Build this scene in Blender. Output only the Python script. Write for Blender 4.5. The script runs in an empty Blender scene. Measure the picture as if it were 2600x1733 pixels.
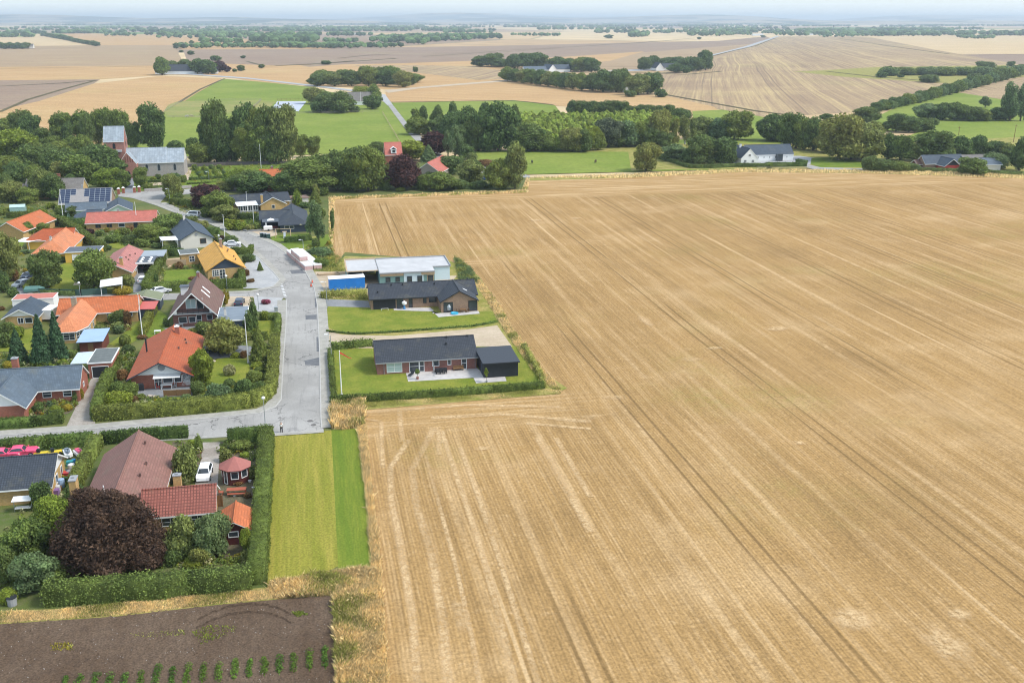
import bpy, bmesh, math, random
import numpy as np
from mathutils import Vector, Matrix
R = math.radians
sc = bpy.context.scene
COL = sc.collection
# ---------------- camera, world, sun ----------------
FPX, CH, PITCH, YAW = 2600.0, 57.0, R(17.434294), R(11.208)
cam = bpy.data.cameras.new('camera'); cam.sensor_width = 36; cam.lens = 36.0
cam.clip_start = 1; cam.clip_end = 200000
co = bpy.data.objects.new('camera', cam); COL.objects.link(co)
co.location = (0, 0, CH); co.rotation_euler = (R(90)-PITCH, 0, -YAW)
sc.camera = co
sc.render.resolution_x, sc.render.resolution_y = 1024, 682
SUN_EL, SUN_AZ = R(50), R(112)      # azimuth clockwise from +Y
w = bpy.data.worlds.new('World'); sc.world = w; w.use_nodes = True
nt = w.node_tree; bg = nt.nodes['Background']
sky = nt.nodes.new('ShaderNodeTexSky'); sky.sky_type = 'NISHITA'; sky.sun_disc = False
sky.sun_elevation = SUN_EL; sky.sun_rotation = SUN_AZ; sky.air_density = 1.0; sky.dust_density = 1.2; sky.ozone_density = 1.5
cl = nt.nodes.new('ShaderNodeMix'); cl.data_type = 'RGBA'; cl.inputs[0].default_value = 0.45     # thin even cloud cover
cl.inputs[7].default_value = (5.6, 6.4, 7.0, 1); nt.links.new(sky.outputs[0], cl.inputs[6])
nt.links.new(cl.outputs[2], bg.inputs[0]); bg.inputs[1].default_value = 0.13
sl = bpy.data.lights.new('sun', 'SUN'); sl.energy = 1.9; sl.angle = R(14); sl.color = (1.0, 0.95, 0.88)
so = bpy.data.objects.new('sun', sl); COL.objects.link(so)
sd = Vector((math.sin(SUN_AZ)*math.cos(SUN_EL), math.cos(SUN_AZ)*math.cos(SUN_EL), math.sin(SUN_EL)))
so.rotation_euler = sd.to_track_quat('Z', 'Y').to_euler(); so.location = (100, 0, 300)
sc.view_settings.view_transform = 'Standard'; sc.view_settings.look = 'None'
sc.view_settings.exposure = 0.86; sc.view_settings.gamma = 1
sc.cycles.max_bounces = 5; sc.cycles.diffuse_bounces = 3; sc.cycles.glossy_bounces = 2
sc.cycles.transmission_bounces = 3; sc.cycles.volume_bounces = 0; sc.cycles.transparent_max_bounces = 6
sc.cycles.use_denoising = True; sc.cycles.filter_width = 1.1
sc.cycles.use_adaptive_sampling = False

# ---------------- photo pixel -> ground ----------------
CROP = dict(S=(0,0,1), A=(0,1070,3.136), B=(400,1050,3.137), C=(0,800,4.9), D=(200,760,4.356), E=(0,560,5.2275), F=(350,560,5.2275),
    G=(0,430,5.602), H=(380,430,4.902), R=(680,620,3.563), K2=(0,240,4.525), K3=(440,220,4.525), K4=(900,220,3.922), K5=(1450,220,4.278),
    K6=(1950,140,3.62), K7=(0,20,2.614), K8=(700,20,2.353), K9=(1500,20,2.139), O=(0,0,0.9046), Q=(0,1450,2.353))
sp, cp = math.sin(PITCH), math.cos(PITCH)
def GT(x, y, z=0.0):
    u = (x-1300)/FPX; v = (y-866.5)/FPX
    d = sp+v*cp; wf = cp-v*sp
    d = max(d, 0.0005)
    t = (CH-z)/d
    X, Y = u*t, wf*t
    c, s = math.cos(YAW), math.sin(YAW)
    return c*X+s*Y, -s*X+c*Y, t, Y
def G(k, x, y, z=0.0):
    ox, oy, s = CROP[k]
    a = GT(ox+x/s, oy+y/s, z)
    return (a[0], a[1])
def PT(k, x, y, top=None, wpx=None):
    """ground point, height and width in metres of something standing at a photo pixel"""
    ox, oy, s = CROP[k]
    X, Y, t, fw = GT(ox+x/s, oy+y/s)
    h = wd = None
    if top is not None:
        v = (oy+top/s-866.5)/FPX
        h = CH-fw*(sp+v*cp)/(cp-v*sp)
    if wpx is not None: wd = wpx/s*t/FPX
    return X, Y, h, wd, t

# ---------------- materials ----------------
class N:
    def __init__(s, name, rough=0.85, spec=0.25):
        s.m = bpy.data.materials.new(name); s.m.use_nodes = True; s.t = s.m.node_tree; s.b = s.t.nodes['Principled BSDF']
        s.b.inputs['Roughness'].default_value = rough; s.b.inputs['Specular IOR Level'].default_value = spec
    def n(s, ty, **k):
        o = s.t.nodes.new('ShaderNode'+ty)
        for a, v in k.items(): setattr(o, a, v)
        return o
    def l(s, a, b): s.t.links.new(a, b)
    def pos(s, sc_=(1,1,1), kind='W', rot=0):
        if kind == 'W': o = s.n('NewGeometry').outputs['Position']
        elif kind == 'UV': o = s.n('TexCoord').outputs['UV']
        else: o = s.n('TexCoord').outputs['Object']
        mp = s.n('Mapping'); mp.inputs['Scale'].default_value = sc_; mp.inputs['Rotation'].default_value = (0,0,rot)
        s.l(o, mp.inputs[0])
        if rot:   # rotate first, then scale
            mp.inputs['Scale'].default_value = (1,1,1)
            m2 = s.n('Mapping'); m2.inputs['Scale'].default_value = sc_; s.l(mp.outputs[0], m2.inputs[0]); return m2.outputs[0]
        return mp.outputs[0]
    def noise(s, vec, scale=1, detail=3, rough=0.55, dist=0):
        o = s.n('TexNoise'); o.inputs['Scale'].default_value = scale; o.inputs['Detail'].default_value = detail
        o.inputs['Roughness'].default_value = rough; o.inputs['Distortion'].default_value = dist
        s.l(vec, o.inputs['Vector']); return o.outputs['Fac']
    def math(s, op, a, b=None, c=None, clamp=False):
        o = s.n('Math', operation=op); o.use_clamp = clamp
        for i, q in enumerate((a, b, c)):
            if q is None: continue
            if isinstance(q, (int, float)): o.inputs[i].default_value = q
            else: s.l(q, o.inputs[i])
        return o.outputs[0]
    def rng(s, v, a, b, c=0, d=1):
        o = s.n('MapRange'); o.interpolation_type = 'SMOOTHSTEP'
        for i, q in enumerate((v, a, b, c, d)):
            if isinstance(q, (int, float)): o.inputs[i].default_value = q
            else: s.l(q, o.inputs[i])
        return o.outputs[0]
    def mix(s, f, a, b, mode='MIX'):
        o = s.n('Mix', data_type='RGBA', blend_type=mode)
        for q, i in ((f, 0), (a, 6), (b, 7)):
            if isinstance(q, (int, float)): o.inputs[i].default_value = q
            elif isinstance(q, tuple): o.inputs[i].default_value = (*q, 1)
            else: s.l(q, o.inputs[i])
        return o.outputs[2]
    def scale(s, c, f):
        o = s.n('VectorMath', operation='SCALE'); s.l(c, o.inputs[0])
        if isinstance(f, (int, float)): o.inputs[3].default_value = f
        else: s.l(f, o.inputs[3])
        return o.outputs[0]
    def col(s, c):
        if isinstance(c, tuple): s.b.inputs['Base Color'].default_value = (*c, 1)
        else: s.l(c, s.b.inputs['Base Color'])
    def bump(s, h, strength=0.5, dist=0.05):
        o = s.n('Bump'); o.inputs['Strength'].default_value = strength; o.inputs['Distance'].default_value = dist
        s.l(h, o.inputs['Height']); s.l(o.outputs[0], s.b.inputs['Normal'])

MATS = {}
def plain(name, c, rough=0.6, spec=0.3, var=0.12, scale=1.5, metal=0, kind='W'):
    if name in MATS: return MATS[name]
    q = N(name, rough, spec); q.b.inputs['Metallic'].default_value = metal
    f = q.noise(q.pos((1,1,1), kind), scale, 4, 0.65)
    q.col(q.mix(f, tuple(min(1, a*(1-var*1.8)) for a in c), tuple(min(1, a*(1+var*1.8)) for a in c)))
    MATS[name] = q.m; return q.m

def leafmat(name, c, var=0.35, cs=0.55, hue=0.25, c2=None):
    q = N(name, 0.75, 0.12)
    p = q.pos((1,1,1), 'W')
    f1 = q.rng(q.noise(p, cs, 3, 0.6), 0.3, 0.7)
    f2 = q.noise(p, 3.3, 2, 0.6)
    d = tuple(a*(1-var) for a in c)
    l = c2 or (c[0]*(1+var*1.1), c[1]*(1+var*0.9), c[2]*(1+var*0.4))
    a = q.mix(f1, d, l)
    a = q.mix(q.rng(f2, 0.35, 0.7, 0, 0.45), a, tuple(v*0.6 for v in c))
    isl = q.n('NewGeometry').outputs['Random Per Island']
    a = q.scale(a, q.rng(isl, 0, 1, 0.55, 1.55))
    oi = q.n('ObjectInfo')
    a = q.mix(q.rng(oi.outputs['Random'], 0, 1, 0, hue), a, (c[0]*1.9, c[1]*1.25, c[2]*0.8))
    q.col(a)
    tr = q.n('BsdfTranslucent'); q.l(q.scale(a, 1.1), tr.inputs[0])
    mx = q.n('MixShader'); mx.inputs[0].default_value = 0.36
    q.l(q.b.outputs[0], mx.inputs[1]); q.l(tr.outputs[0], mx.inputs[2])
    q.l(mx.outputs[0], q.t.nodes['Material Output'].inputs[0])
    MATS[name] = q.m; return q.m
LEAF = {
 'dk': leafmat('leaf_dark_green', (0.120,0.186,0.065)),
 'md': leafmat('leaf_green', (0.171,0.240,0.067)),
 'yg': leafmat('leaf_yellow_green', (0.198,0.269,0.048)),
 'bl': leafmat('leaf_grey_green', (0.152,0.234,0.112)),
 'si': leafmat('leaf_silver_green', (0.120,0.150,0.090)),
 'pu': leafmat('leaf_purple', (0.065,0.040,0.046), c2=(0.132,0.062,0.050), hue=0.15),
 'be': leafmat('leaf_copper', (0.085,0.056,0.044), c2=(0.150,0.095,0.060), cs=0.8, hue=0.1),
 'ol': leafmat('leaf_olive', (0.209,0.253,0.084)),
 'ye': leafmat('leaf_yellow', (0.320,0.290,0.045), var=0.25, hue=0.2),
 'pf': leafmat('leaf_pale_flower', (0.300,0.330,0.130), var=0.35, c2=(0.620,0.620,0.380)),
 'br': leafmat('leaf_brown', (0.202,0.132,0.062)),
 'co': leafmat('leaf_conifer', (0.069,0.137,0.070), cs=0.9),
 'rf': leafmat('leaf_pink_flower', (0.200,0.100,0.090), c2=(0.500,0.100,0.220)),
 'hg': leafmat('leaf_hedge', (0.135,0.189,0.048), cs=0.9, hue=0.1),
 'hd': leafmat('leaf_hedge_dark', (0.105,0.167,0.046), cs=0.9, hue=0.1),
 'ho': leafmat('leaf_hedge_olive', (0.205,0.239,0.058), cs=0.9, hue=0.1),
 'dry': leafmat('grass_dry', (0.84,0.66,0.35), var=0.15, cs=0.5, hue=0),
 'gr2': leafmat('grass_rough', (0.36,0.37,0.10), var=0.2, cs=0.6, hue=0),
 'crop': leafmat('leaf_crop', (0.100,0.190,0.035)),
 'far': leafmat('leaf_far', (0.117,0.190,0.073), cs=0.03, hue=0.0),
}
ADJ = dict(dk='dark green', md='green', yg='yellow-green', bl='grey-green', si='silvery green', pu='purple-leaved', be='copper-leaved', ol='olive green', ye='yellow',
    pf='pale-flowered', br='brownish', co='dark green', rf='pink-flowering')

def tile(name, c, wt=0.3, ht=0.36, dark=0.55, bump=0.6, var=0.16, line=0.05):
    q = N(name, 0.7, 0.25)
    uv = q.pos((1,1,1), 'UV')
    b = q.n('TexBrick'); b.offset = 0.0
    b.inputs['Scale'].default_value = 1; b.inputs['Brick Width'].default_value = wt; b.inputs['Row Height'].default_value = ht
    b.inputs['Mortar Size'].default_value = line; b.inputs['Mortar Smooth'].default_value = 0.3; b.inputs['Bias'].default_value = 0
    b.inputs['Color1'].default_value = (*[v*(1-var) for v in c], 1); b.inputs['Color2'].default_value = (*[min(1, v*(1+var)) for v in c], 1)
    b.inputs['Mortar'].default_value = (*[v*dark for v in c], 1)
    q.l(uv, b.inputs[0])
    f = q.noise(q.pos(), 0.8, 4, 0.7)
    a = q.mix(q.rng(f, 0.3, 0.72, 0, 0.75), b.outputs[0], tuple(v*0.62 for v in c))
    a = q.mix(q.rng(q.noise(q.pos((0.35,0.35,0.35)), 1.0, 5, 0.7), 0.5, 0.75, 0, 0.35), a, (0.16,0.15,0.10))
    f2 = q.noise(q.pos((1,1,1)), 7, 2, 0.6)
    a = q.mix(q.rng(f2, 0.55, 0.75, 0, 0.35), a, tuple(min(1, v*1.3+0.02) for v in c))
    q.col(a); q.bump(b.outputs[1], -bump, 0.05) if False else None
    MATS[name] = q.m; return q.m
def brick(name, c, mortar=(0.35,0.33,0.3)):
    q = N(name, 0.9, 0.1)
    b = q.n('TexBrick'); b.inputs['Scale'].default_value = 1; b.inputs['Brick Width'].default_value = 0.24; b.inputs['Row Height'].default_value = 0.08
    b.inputs['Mortar Size'].default_value = 0.01
    b.inputs['Color1'].default_value = (*[v*0.8 for v in c], 1); b.inputs['Color2'].default_value = (*[min(1, v*1.25) for v in c], 1)
    b.inputs['Mortar'].default_value = (*mortar, 1)
    q.l(q.pos((1,1,1), 'UV'), b.inputs[0])
    f = q.noise(q.pos(), 1.3, 4, 0.7)
    q.col(q.mix(q.rng(f, 0.3, 0.75, 0, 0.4), b.outputs[0], tuple(v*0.7 for v in c)))
    MATS[name] = q.m; return q.m
T_DARK = tile('tile_dark_grey', (0.060,0.072,0.090), dark=0.45)
T_BLACK = tile('tile_black', (0.052,0.060,0.074), dark=0.5)
T_SLATE = tile('tile_blue_grey', (0.115,0.150,0.185), dark=0.8, ht=0.6, wt=0.25)
T_SLATE2 = tile('slate_grey_blue', (0.070,0.095,0.125), dark=0.7, ht=0.5)
T_ORANGE = tile('tile_orange', (0.56,0.165,0.062), dark=0.6)
T_ORANGE2 = tile('tile_light_orange', (0.64,0.235,0.105), dark=0.75)
T_ORED = tile('tile_orange_red', (0.46,0.115,0.045), dark=0.62, wt=0.25)
T_BROWN = tile('tile_brown_pink', (0.285,0.145,0.115), dark=0.6, wt=0.28)
T_REDB = tile('tile_dull_red', (0.33,0.115,0.085), dark=0.3, wt=0.34, ht=0.42, line=0.06)
T_PINK = tile('tile_pink', (0.48,0.20,0.17), dark=0.75)
T_RED = tile('tile_red', (0.50,0.155,0.115), dark=0.75)
T_CHOC = tile('tile_chocolate', (0.205,0.118,0.095), dark=0.55, wt=0.3)
T_YELLOW = tile('tile_yellow', (0.72,0.38,0.075), dark=0.7)
T_LEAD = tile('lead_roof', (0.33,0.38,0.42), wt=0.9, ht=2.2, dark=0.7, var=0.12)
T_THATCH = tile('old_grey_roof', (0.20,0.185,0.17), wt=0.3, ht=0.3, dark=0.8, var=0.25)
FELT = plain('roof_felt', (0.085,0.10,0.12), 0.6, 0.3, 0.25, 0.7)
FELT2 = plain('roof_felt_old', (0.13,0.145,0.14), 0.8, 0.2, 0.3, 1.2)
MEMB = plain('roof_membrane', (0.47,0.465,0.46), 0.6, 0.3, 0.16, 0.45)
SHEETB = plain('roof_sheet_blue', (0.30,0.42,0.62), 0.45, 0.4, 0.08, 0.6)
TRANS = plain('roof_sheet_translucent', (0.48,0.55,0.66), 0.4, 0.4, 0.12, 2.5)
B_YEL = brick('brick_yellow', (0.50,0.31,0.105), (0.4,0.33,0.22))
B_RED = brick('brick_red', (0.33,0.095,0.055), (0.3,0.22,0.18))
B_BROWN = brick('brick_brown', (0.30,0.19,0.125), (0.3,0.25,0.2))
B_RED2 = brick('brick_dull_red', (0.27,0.11,0.085), (0.28,0.2,0.18))
B_CHUR = brick('brick_church', (0.36,0.155,0.115), (0.35,0.25,0.22))
B_STONE = brick('stone_granite', (0.36,0.33,0.31), (0.42,0.38,0.34))
P_WHITE = plain('paint_white', (0.78,0.78,0.76), 0.5, 0.3, 0.03, 2)
P_CREAM = plain('render_cream', (0.62,0.59,0.53), 0.8, 0.2, 0.05, 1)
P_YEL = plain('render_yellow', (0.70,0.43,0.085), 0.8, 0.2, 0.06, 1)
P_BLACK = plain('wood_black', (0.022,0.025,0.030), 0.6, 0.3, 0.2, 3)
P_DRED = plain('wood_dark_red', (0.095,0.022,0.020), 0.6, 0.3, 0.2, 3)
P_NAVY = plain('panel_dark_blue', (0.045,0.06,0.085), 0.6, 0.3, 0.1, 3)
P_MINT = plain('panel_mint', (0.17,0.29,0.27), 0.7, 0.2, 0.12, 1.2)
P_PALEB = plain('panel_pale_blue', (0.55,0.66,0.70), 0.7, 0.2, 0.05, 1.2)
P_PGREEN = plain('paint_pale_green', (0.42,0.56,0.45), 0.7, 0.2, 0.05, 1.2)
P_GREY = plain('paint_grey', (0.30,0.31,0.32), 0.6, 0.3, 0.08, 2)
P_BLUE = plain('paint_blue', (0.02,0.22,0.62), 0.45, 0.4, 0.1, 0.8)
WOOD = plain('wood_brown', (0.20,0.115,0.055), 0.75, 0.2, 0.2, 3)
WOODG = plain('wood_grey', (0.33,0.29,0.24), 0.8, 0.2, 0.2, 3)
WOODL = plain('wood_light', (0.48,0.36,0.23), 0.8, 0.2, 0.15, 3)
GALV = plain('steel_galvanised', (0.42,0.45,0.46), 0.45, 0.5, 0.06, 2, 0.6)
RUB = plain('rubber', (0.02,0.02,0.02), 0.8, 0.2, 0.1, 3)
def glass():
    q = N('window_glass', 0.08, 0.6); f = q.noise(q.pos((1,1,1)), 0.7, 2)
    q.col(q.mix(f, (0.012,0.018,0.024), (0.07,0.085,0.10))); return q.m
GLASS = glass()
GLASSL = plain('window_curtained', (0.42,0.52,0.52), 0.15, 0.5, 0.06, 1)
BARK = plain('bark', (0.12,0.095,0.07), 0.9, 0.1, 0.3, 4)
BARKW = plain('bark_birch', (0.55,0.53,0.48), 0.8, 0.1, 0.25, 5)

# ground materials
def ground(name, c1, c2, s1=0.3, s2=3.0, c3=None, rough=0.95, st=(1,1,1), rot=0, bump=0.0, lo=0.35, hi=0.65, fine=0.25, s3=11.0):
    q = N(name, rough, 0.08); p = q.pos(st, 'W', rot); pw = q.pos()
    f = q.rng(q.noise(p, s1, 5, 0.62), lo, hi)
    a = q.mix(f, c1, c2)
    g = q.noise(p, s2, 4, 0.65)
    a = q.mix(q.rng(g, 0.35, 0.7, 0, 0.45), a, c3 or tuple((x+y)*0.33 for x, y in zip(c1, c2)))
    h = q.noise(pw, s3, 3, 0.7)
    a = q.scale(a, q.rng(h, 0.25, 0.75, 1-fine, 1+fine))
    q.col(a)
    if bump: q.bump(h, bump, 0.08)
    MATS[name] = q.m; return q.m
def R2(n): return random.Random(n)
M_VILLAGE = ground('garden_ground', (0.085,0.125,0.030), (0.15,0.16,0.045), 0.12, 0.9, (0.16,0.135,0.085))
M_LAWN = ground('lawn_grass', (0.150,0.190,0.026), (0.230,0.235,0.040), 0.22, 1.3, (0.115,0.160,0.022), fine=0.28, s3=5)
M_LAWN2 = ground('lawn_lush', (0.120,0.180,0.024), (0.175,0.220,0.034), 0.2, 1.2, (0.095,0.145,0.02), fine=0.28, s3=5)
M_LAWNY = ground('lawn_dry_grass', (0.215,0.215,0.032), (0.30,0.262,0.052), 0.9, 1.1, (0.155,0.175,0.026), st=(1,0.05,1), fine=0.32, s3=4)
M_LAWNG = ground('lawn_bright_grass', (0.125,0.180,0.022), (0.180,0.215,0.030), 0.8, 4, (0.095,0.140,0.02), st=(1,0.07,1), fine=0.2, s3=4)
M_PAST = ground('pasture_grass', (0.165,0.225,0.034), (0.22,0.262,0.05), 0.02, 0.15, (0.15,0.185,0.04), fine=0.2, s3=0.6)
M_PAST2 = ground('pasture_dry', (0.20,0.225,0.055), (0.30,0.255,0.10), 0.03, 0.2, (0.2,0.25,0.07), fine=0.12, s3=0.6)
M_ROUGH = ground('rough_grass', (0.23,0.235,0.05), (0.38,0.31,0.11), 0.35, 2.2, (0.11,0.13,0.03), fine=0.35, s3=6)
M_SOIL = ground('soil', (0.100,0.066,0.042), (0.142,0.100,0.068), 0.15, 2.0, (0.062,0.045,0.035), st=(1,0.45,1), fine=0.38, s3=5, bump=0.6)
M_BED = ground('garden_soil', (0.10,0.08,0.055), (0.16,0.13,0.09), 0.5, 3, (0.10,0.12,0.04), fine=0.35, s3=6)
def asphalt():
    q = N('asphalt', 0.9, 0.15); p = q.pos()
    a = q.mix(q.rng(q.noise(p, 0.11, 5, 0.6), 0.35, 0.68), (0.285,0.275,0.255), (0.365,0.352,0.328))
    a = q.mix(q.rng(q.noise(q.pos((1.6,0.10,1)), 1.0, 4, 0.6), 0.52, 0.72, 0, 0.45), a, (0.20,0.195,0.185))     # worn wheel lanes
    a = q.mix(q.rng(q.noise(p, 0.55, 5, 0.7, 1.0), 0.58, 0.70, 0, 0.5), a, (0.185,0.18,0.175))      # stains
    v = q.n('TexVoronoi'); v.feature = 'DISTANCE_TO_EDGE'; v.inputs['Scale'].default_value = 0.22
    nz = q.n('TexNoise'); nz.inputs['Scale'].default_value = 0.8; nz.inputs['Detail'].default_value = 4; q.l(p, nz.inputs['Vector'])
    ad = q.n('VectorMath', operation='MULTIPLY_ADD'); q.l(nz.outputs['Color'], ad.inputs[0]); ad.inputs[1].default_value = (2.4,2.4,2.4); q.l(p, ad.inputs[2]); q.l(ad.outputs[0], v.inputs['Vector'])
    cr = q.math('MULTIPLY', q.rng(v.outputs['Distance'], 0.022, 0.006, 0, 0.75), q.rng(q.noise(p, 0.09, 2), 0.45, 0.58, 0, 1))
    a = q.mix(cr, a, (0.085,0.082,0.078))
    q.col(q.scale(a, q.rng(q.noise(p, 9, 3, 0.7), 0.25, 0.75, 0.87, 1.12))); return q.m
M_ASPH = asphalt()
def straw_mark(radial=False):
    q = N('straw_mark', 0.95, 0.05); p = q.pos()
    q.col((0.70,0.50,0.27)); uv = q.pos((1,1,1), 'UV'); sx = q.n('SeparateXYZ'); q.l(uv, sx.inputs[0])
    d = q.math('ABSOLUTE', q.math('SUBTRACT', sx.outputs[1], 0.5))
    if radial:
        u = q.math('SUBTRACT', sx.outputs[0], 0.5); d = q.math('SQRT', q.math('ADD', q.math('MULTIPLY', u, u), q.math('MULTIPLY', d, d)))
        d = q.math('ADD', d, q.math('MULTIPLY', q.math('SUBTRACT', q.noise(p, 0.5, 3), 0.5), 0.45))
    al = q.math('MULTIPLY', q.rng(d, 0.5, 0.12), q.rng(q.noise(p, 1.3, 5, 0.75), 0.28, 0.66, 0.0, 1.0))
    al = q.math('MULTIPLY', al, q.rng(q.noise(p, 0.12, 2, 0.5), 0.36, 0.56, 0.45, 0.8))
    q.l(al, q.b.inputs['Alpha']); return q.m
M_STRAW = straw_mark(); M_STRAWP = straw_mark(True)
M_ASPD = ground('asphalt_patch', (0.13,0.135,0.145), (0.18,0.185,0.19), 0.8, 3, fine=0.15)
M_PAVE = ground('paving_slabs', (0.33,0.315,0.285), (0.41,0.39,0.35), 0.5, 2, (0.22,0.22,0.16), fine=0.15, s3=4)
M_KERB = plain('kerb_stone', (0.42,0.41,0.38), 0.85, 0.2, 0.12, 1.5)
M_TERR = ground('terrace_slabs', (0.46,0.44,0.42), (0.55,0.52,0.49), 0.4, 1.5, fine=0.1)
M_GRAV = ground('gravel', (0.36,0.365,0.365), (0.43,0.43,0.42), 0.3, 2, fine=0.18)
M_GRAVD = ground('gravel_dark', (0.21,0.22,0.23), (0.27,0.275,0.28), 0.3, 2, fine=0.18)
M_DIRT = ground('dirt_track', (0.42,0.33,0.24), (0.54,0.44,0.33), 0.22, 1.5, (0.34,0.30,0.17), fine=0.2, st=(0.4,1,1))
M_DRIVE = ground('driveway_cobbles', (0.29,0.25,0.215), (0.39,0.35,0.31), 0.35, 2, (0.20,0.19,0.14), fine=0.25)

def stubble(name, base, pale, dark, green, period=7.6, rot=0.0, tram=24.0, warp=1.6, headland=False, k=1.0, swath=1.0, heaps=True, con=1.0, ys=1.0):
    q = N(name, 0.95, 0.05)
    p0 = q.pos((1,1,1), 'W', rot)
    sx = q.n('SeparateXYZ'); q.l(p0, sx.inputs[0]); X, Y = sx.outputs[0], sx.outputs[1]
    wn = q.noise(p0, 0.006*k, 2, 0.5)
    xs = q.math('ADD', X, q.math('MULTIPLY', q.math('SUBTRACT', wn, 0.5), warp*2))
    wn2 = q.noise(q.pos((0.12*k,0.12*k,0.12*k), 'W', rot), 1.0, 2)
    xs2 = q.math('ADD', xs, q.math('MULTIPLY', q.math('SUBTRACT', wn2, 0.5), 0.45/k))
    def streak(a, b, det=2):
        cb = q.n('CombineXYZ'); q.l(q.math('MULTIPLY', xs, a), cb.inputs[0]); q.l(q.math('MULTIPLY', Y, b*ys), cb.inputs[1])
        return q.noise(cb.outputs[0], 1.0, det, 0.6)
    s1 = streak(0.09*k, 0.0045*k); s2 = streak(0.55*k, 0.012*k); s3 = streak(2.3*k, 0.07*k)
    fine = q.noise(p0, 2.3*k, 4, 0.8)
    tuft = q.noise(p0, 0.6*k, 4, 0.75); blot = q.noise(p0, 0.035*k, 5, 0.65)
    c = q.mix(q.rng(s1, 0.35, 0.65), base, tuple(a*0.8+b*0.2 for a, b in zip(base, dark)))
    c = q.mix(q.rng(s2, 0.50, 0.72, 0, 0.42*con), c, pale)
    c = q.mix(q.rng(s2, 0.48, 0.28, 0, 0.40*con), c, dark)
    c = q.mix(q.rng(s3, 0.50, 0.72, 0, 0.34*con), c, pale)
    c = q.mix(q.rng(s3, 0.50, 0.28, 0, 0.45*con), c, dark)
    c = q.mix(q.rng(blot, 0.5, 0.7, 0, 0.35), c, pale); c = q.mix(q.rng(blot, 0.5, 0.32, 0, 0.30), c, dark)
    c = q.mix(q.rng(tuft, 0.56, 0.72, 0, 0.35), c, pale); c = q.mix(q.rng(tuft, 0.44, 0.30, 0, 0.35), c, dark)
    # drill rows
    if headland:
        row = q.math('SINE', q.math('MULTIPLY', xs, 2*math.pi/0.42))
        c = q.scale(c, q.math('ADD', 1.0, q.math('MULTIPLY', row, q.rng(tuft, 0.3, 0.7, 0.02, 0.15))))
    # straw swaths: broad pale band every few metres
    m = q.math('PINGPONG', xs2, period/2)
    sw = q.rng(m, 0.75/k if k < 1 else 0.75, 0.15, 0, 1)
    amp = q.rng(streak(0.11*k, 0.02*k), 0.42, 0.68, 0.05, 0.7)
    sw = q.math('MULTIPLY', q.math('MULTIPLY', sw, amp), q.rng(tuft, 0.3, 0.65, 0.25, 1.0))
    c = q.mix(q.math('MULTIPLY', sw, swath), c, pale)
    # wheel tracks
    def line(off, wd, st):
        mm = q.math('PINGPONG', q.math('ADD', xs, off), tram/2)
        return q.math('MULTIPLY', q.rng(mm, wd, wd*0.35, 0, 1), st)
    tr = q.math('MAXIMUM', line(0, 0.27/k, 0.85), line(2.0/k, 0.27/k, 0.85))
    tr = q.math('MULTIPLY', tr, q.rng(streak(0.05*k, 0.012*k), 0.36, 0.55, 0.15, 1))
    c = q.mix(tr, c, dark)
    tr2 = q.math('MULTIPLY', line(7.3/k, 0.3/k, 0.8), q.rng(streak(0.07*k, 0.01*k), 0.45, 0.6, 0, 1))
    c = q.mix(tr2, c, pale)
    # greenish regrowth patches
    gp = q.rng(q.noise(p0, 0.022*k, 4, 0.6), 0.52, 0.72, 0, 0.5)
    gp = q.math('MULTIPLY', gp, q.rng(tuft, 0.4, 0.6, 0.2, 1))
    c = q.mix(gp, c, green)
    if headland:
        def st2(a, b):
            cb = q.n('CombineXYZ'); q.l(q.math('MULTIPLY', X, a), cb.inputs[0]); q.l(q.math('MULTIPLY', Y, b), cb.inputs[1])
            return q.noise(cb.outputs[0], 1.0, 3, 0.65, 0.6)
        h = q.mix(q.rng(st2(0.03, 0.6), 0.42, 0.68), base, pale)
        h = q.mix(q.rng(st2(0.15, 2.2), 0.5, 0.3, 0, 0.5), h, dark)
        yn = q.math('ADD', Y, q.math('MULTIPLY', q.math('SUBTRACT', wn2, 0.5), 5))
        near = q.math('MULTIPLY', q.rng(yn, 136, 141), q.rng(yn, 154, 151))
        near = q.math('MULTIPLY', near, q.rng(X, 50, 22))
        far = q.rng(yn, 330, 338)
        mid = q.math('MULTIPLY', q.math('MULTIPLY', q.rng(yn, 238, 242), q.rng(yn, 250, 245)), q.rng(X, 55, 30))
        c = q.mix(q.math('MULTIPLY', q.math('MAXIMUM', q.math('MAXIMUM', near, far), mid), 0.85), c, h)
    if heaps:
        hp = q.rng(q.noise(q.pos((1,0.45,1), 'W', rot), 0.085*k, 3, 0.6), 0.735, 0.79)
        hp = q.math('MULTIPLY', hp, q.rng(tuft, 0.35, 0.55, 0.0, 1))
        c = q.mix(q.math('MULTIPLY', hp, 0.9), c, tuple(min(1, a*1.12) for a in pale))
    c = q.scale(c, q.rng(fine, 0.25, 0.75, 0.66, 1.30))
    q.col(c)
    MATS[name] = q.m; return q.m
M_FIELD = stubble('stubble_gold', (0.37,0.230,0.092), (0.57,0.40,0.215), (0.19,0.117,0.048), (0.25,0.205,0.055), headland=True, con=0.8)
M_ST_OR = stubble('stubble_orange', (0.46,0.295,0.14), (0.56,0.39,0.21), (0.36,0.225,0.11), (0.42,0.34,0.14), k=0.35, period=30, rot=R(-50), swath=0.3, warp=10, heaps=False)
M_ST_BR = stubble('stubble_brown', (0.36,0.255,0.15), (0.44,0.325,0.19), (0.26,0.185,0.12), (0.38,0.31,0.15), k=0.3, period=40, rot=R(-70), swath=0.3, heaps=False)
M_ST_PU = stubble('stubble_grey_brown', (0.285,0.205,0.145), (0.36,0.27,0.18), (0.21,0.15,0.115), (0.31,0.27,0.15), k=0.3, period=40, rot=R(-80), swath=0.3, heaps=False)
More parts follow.
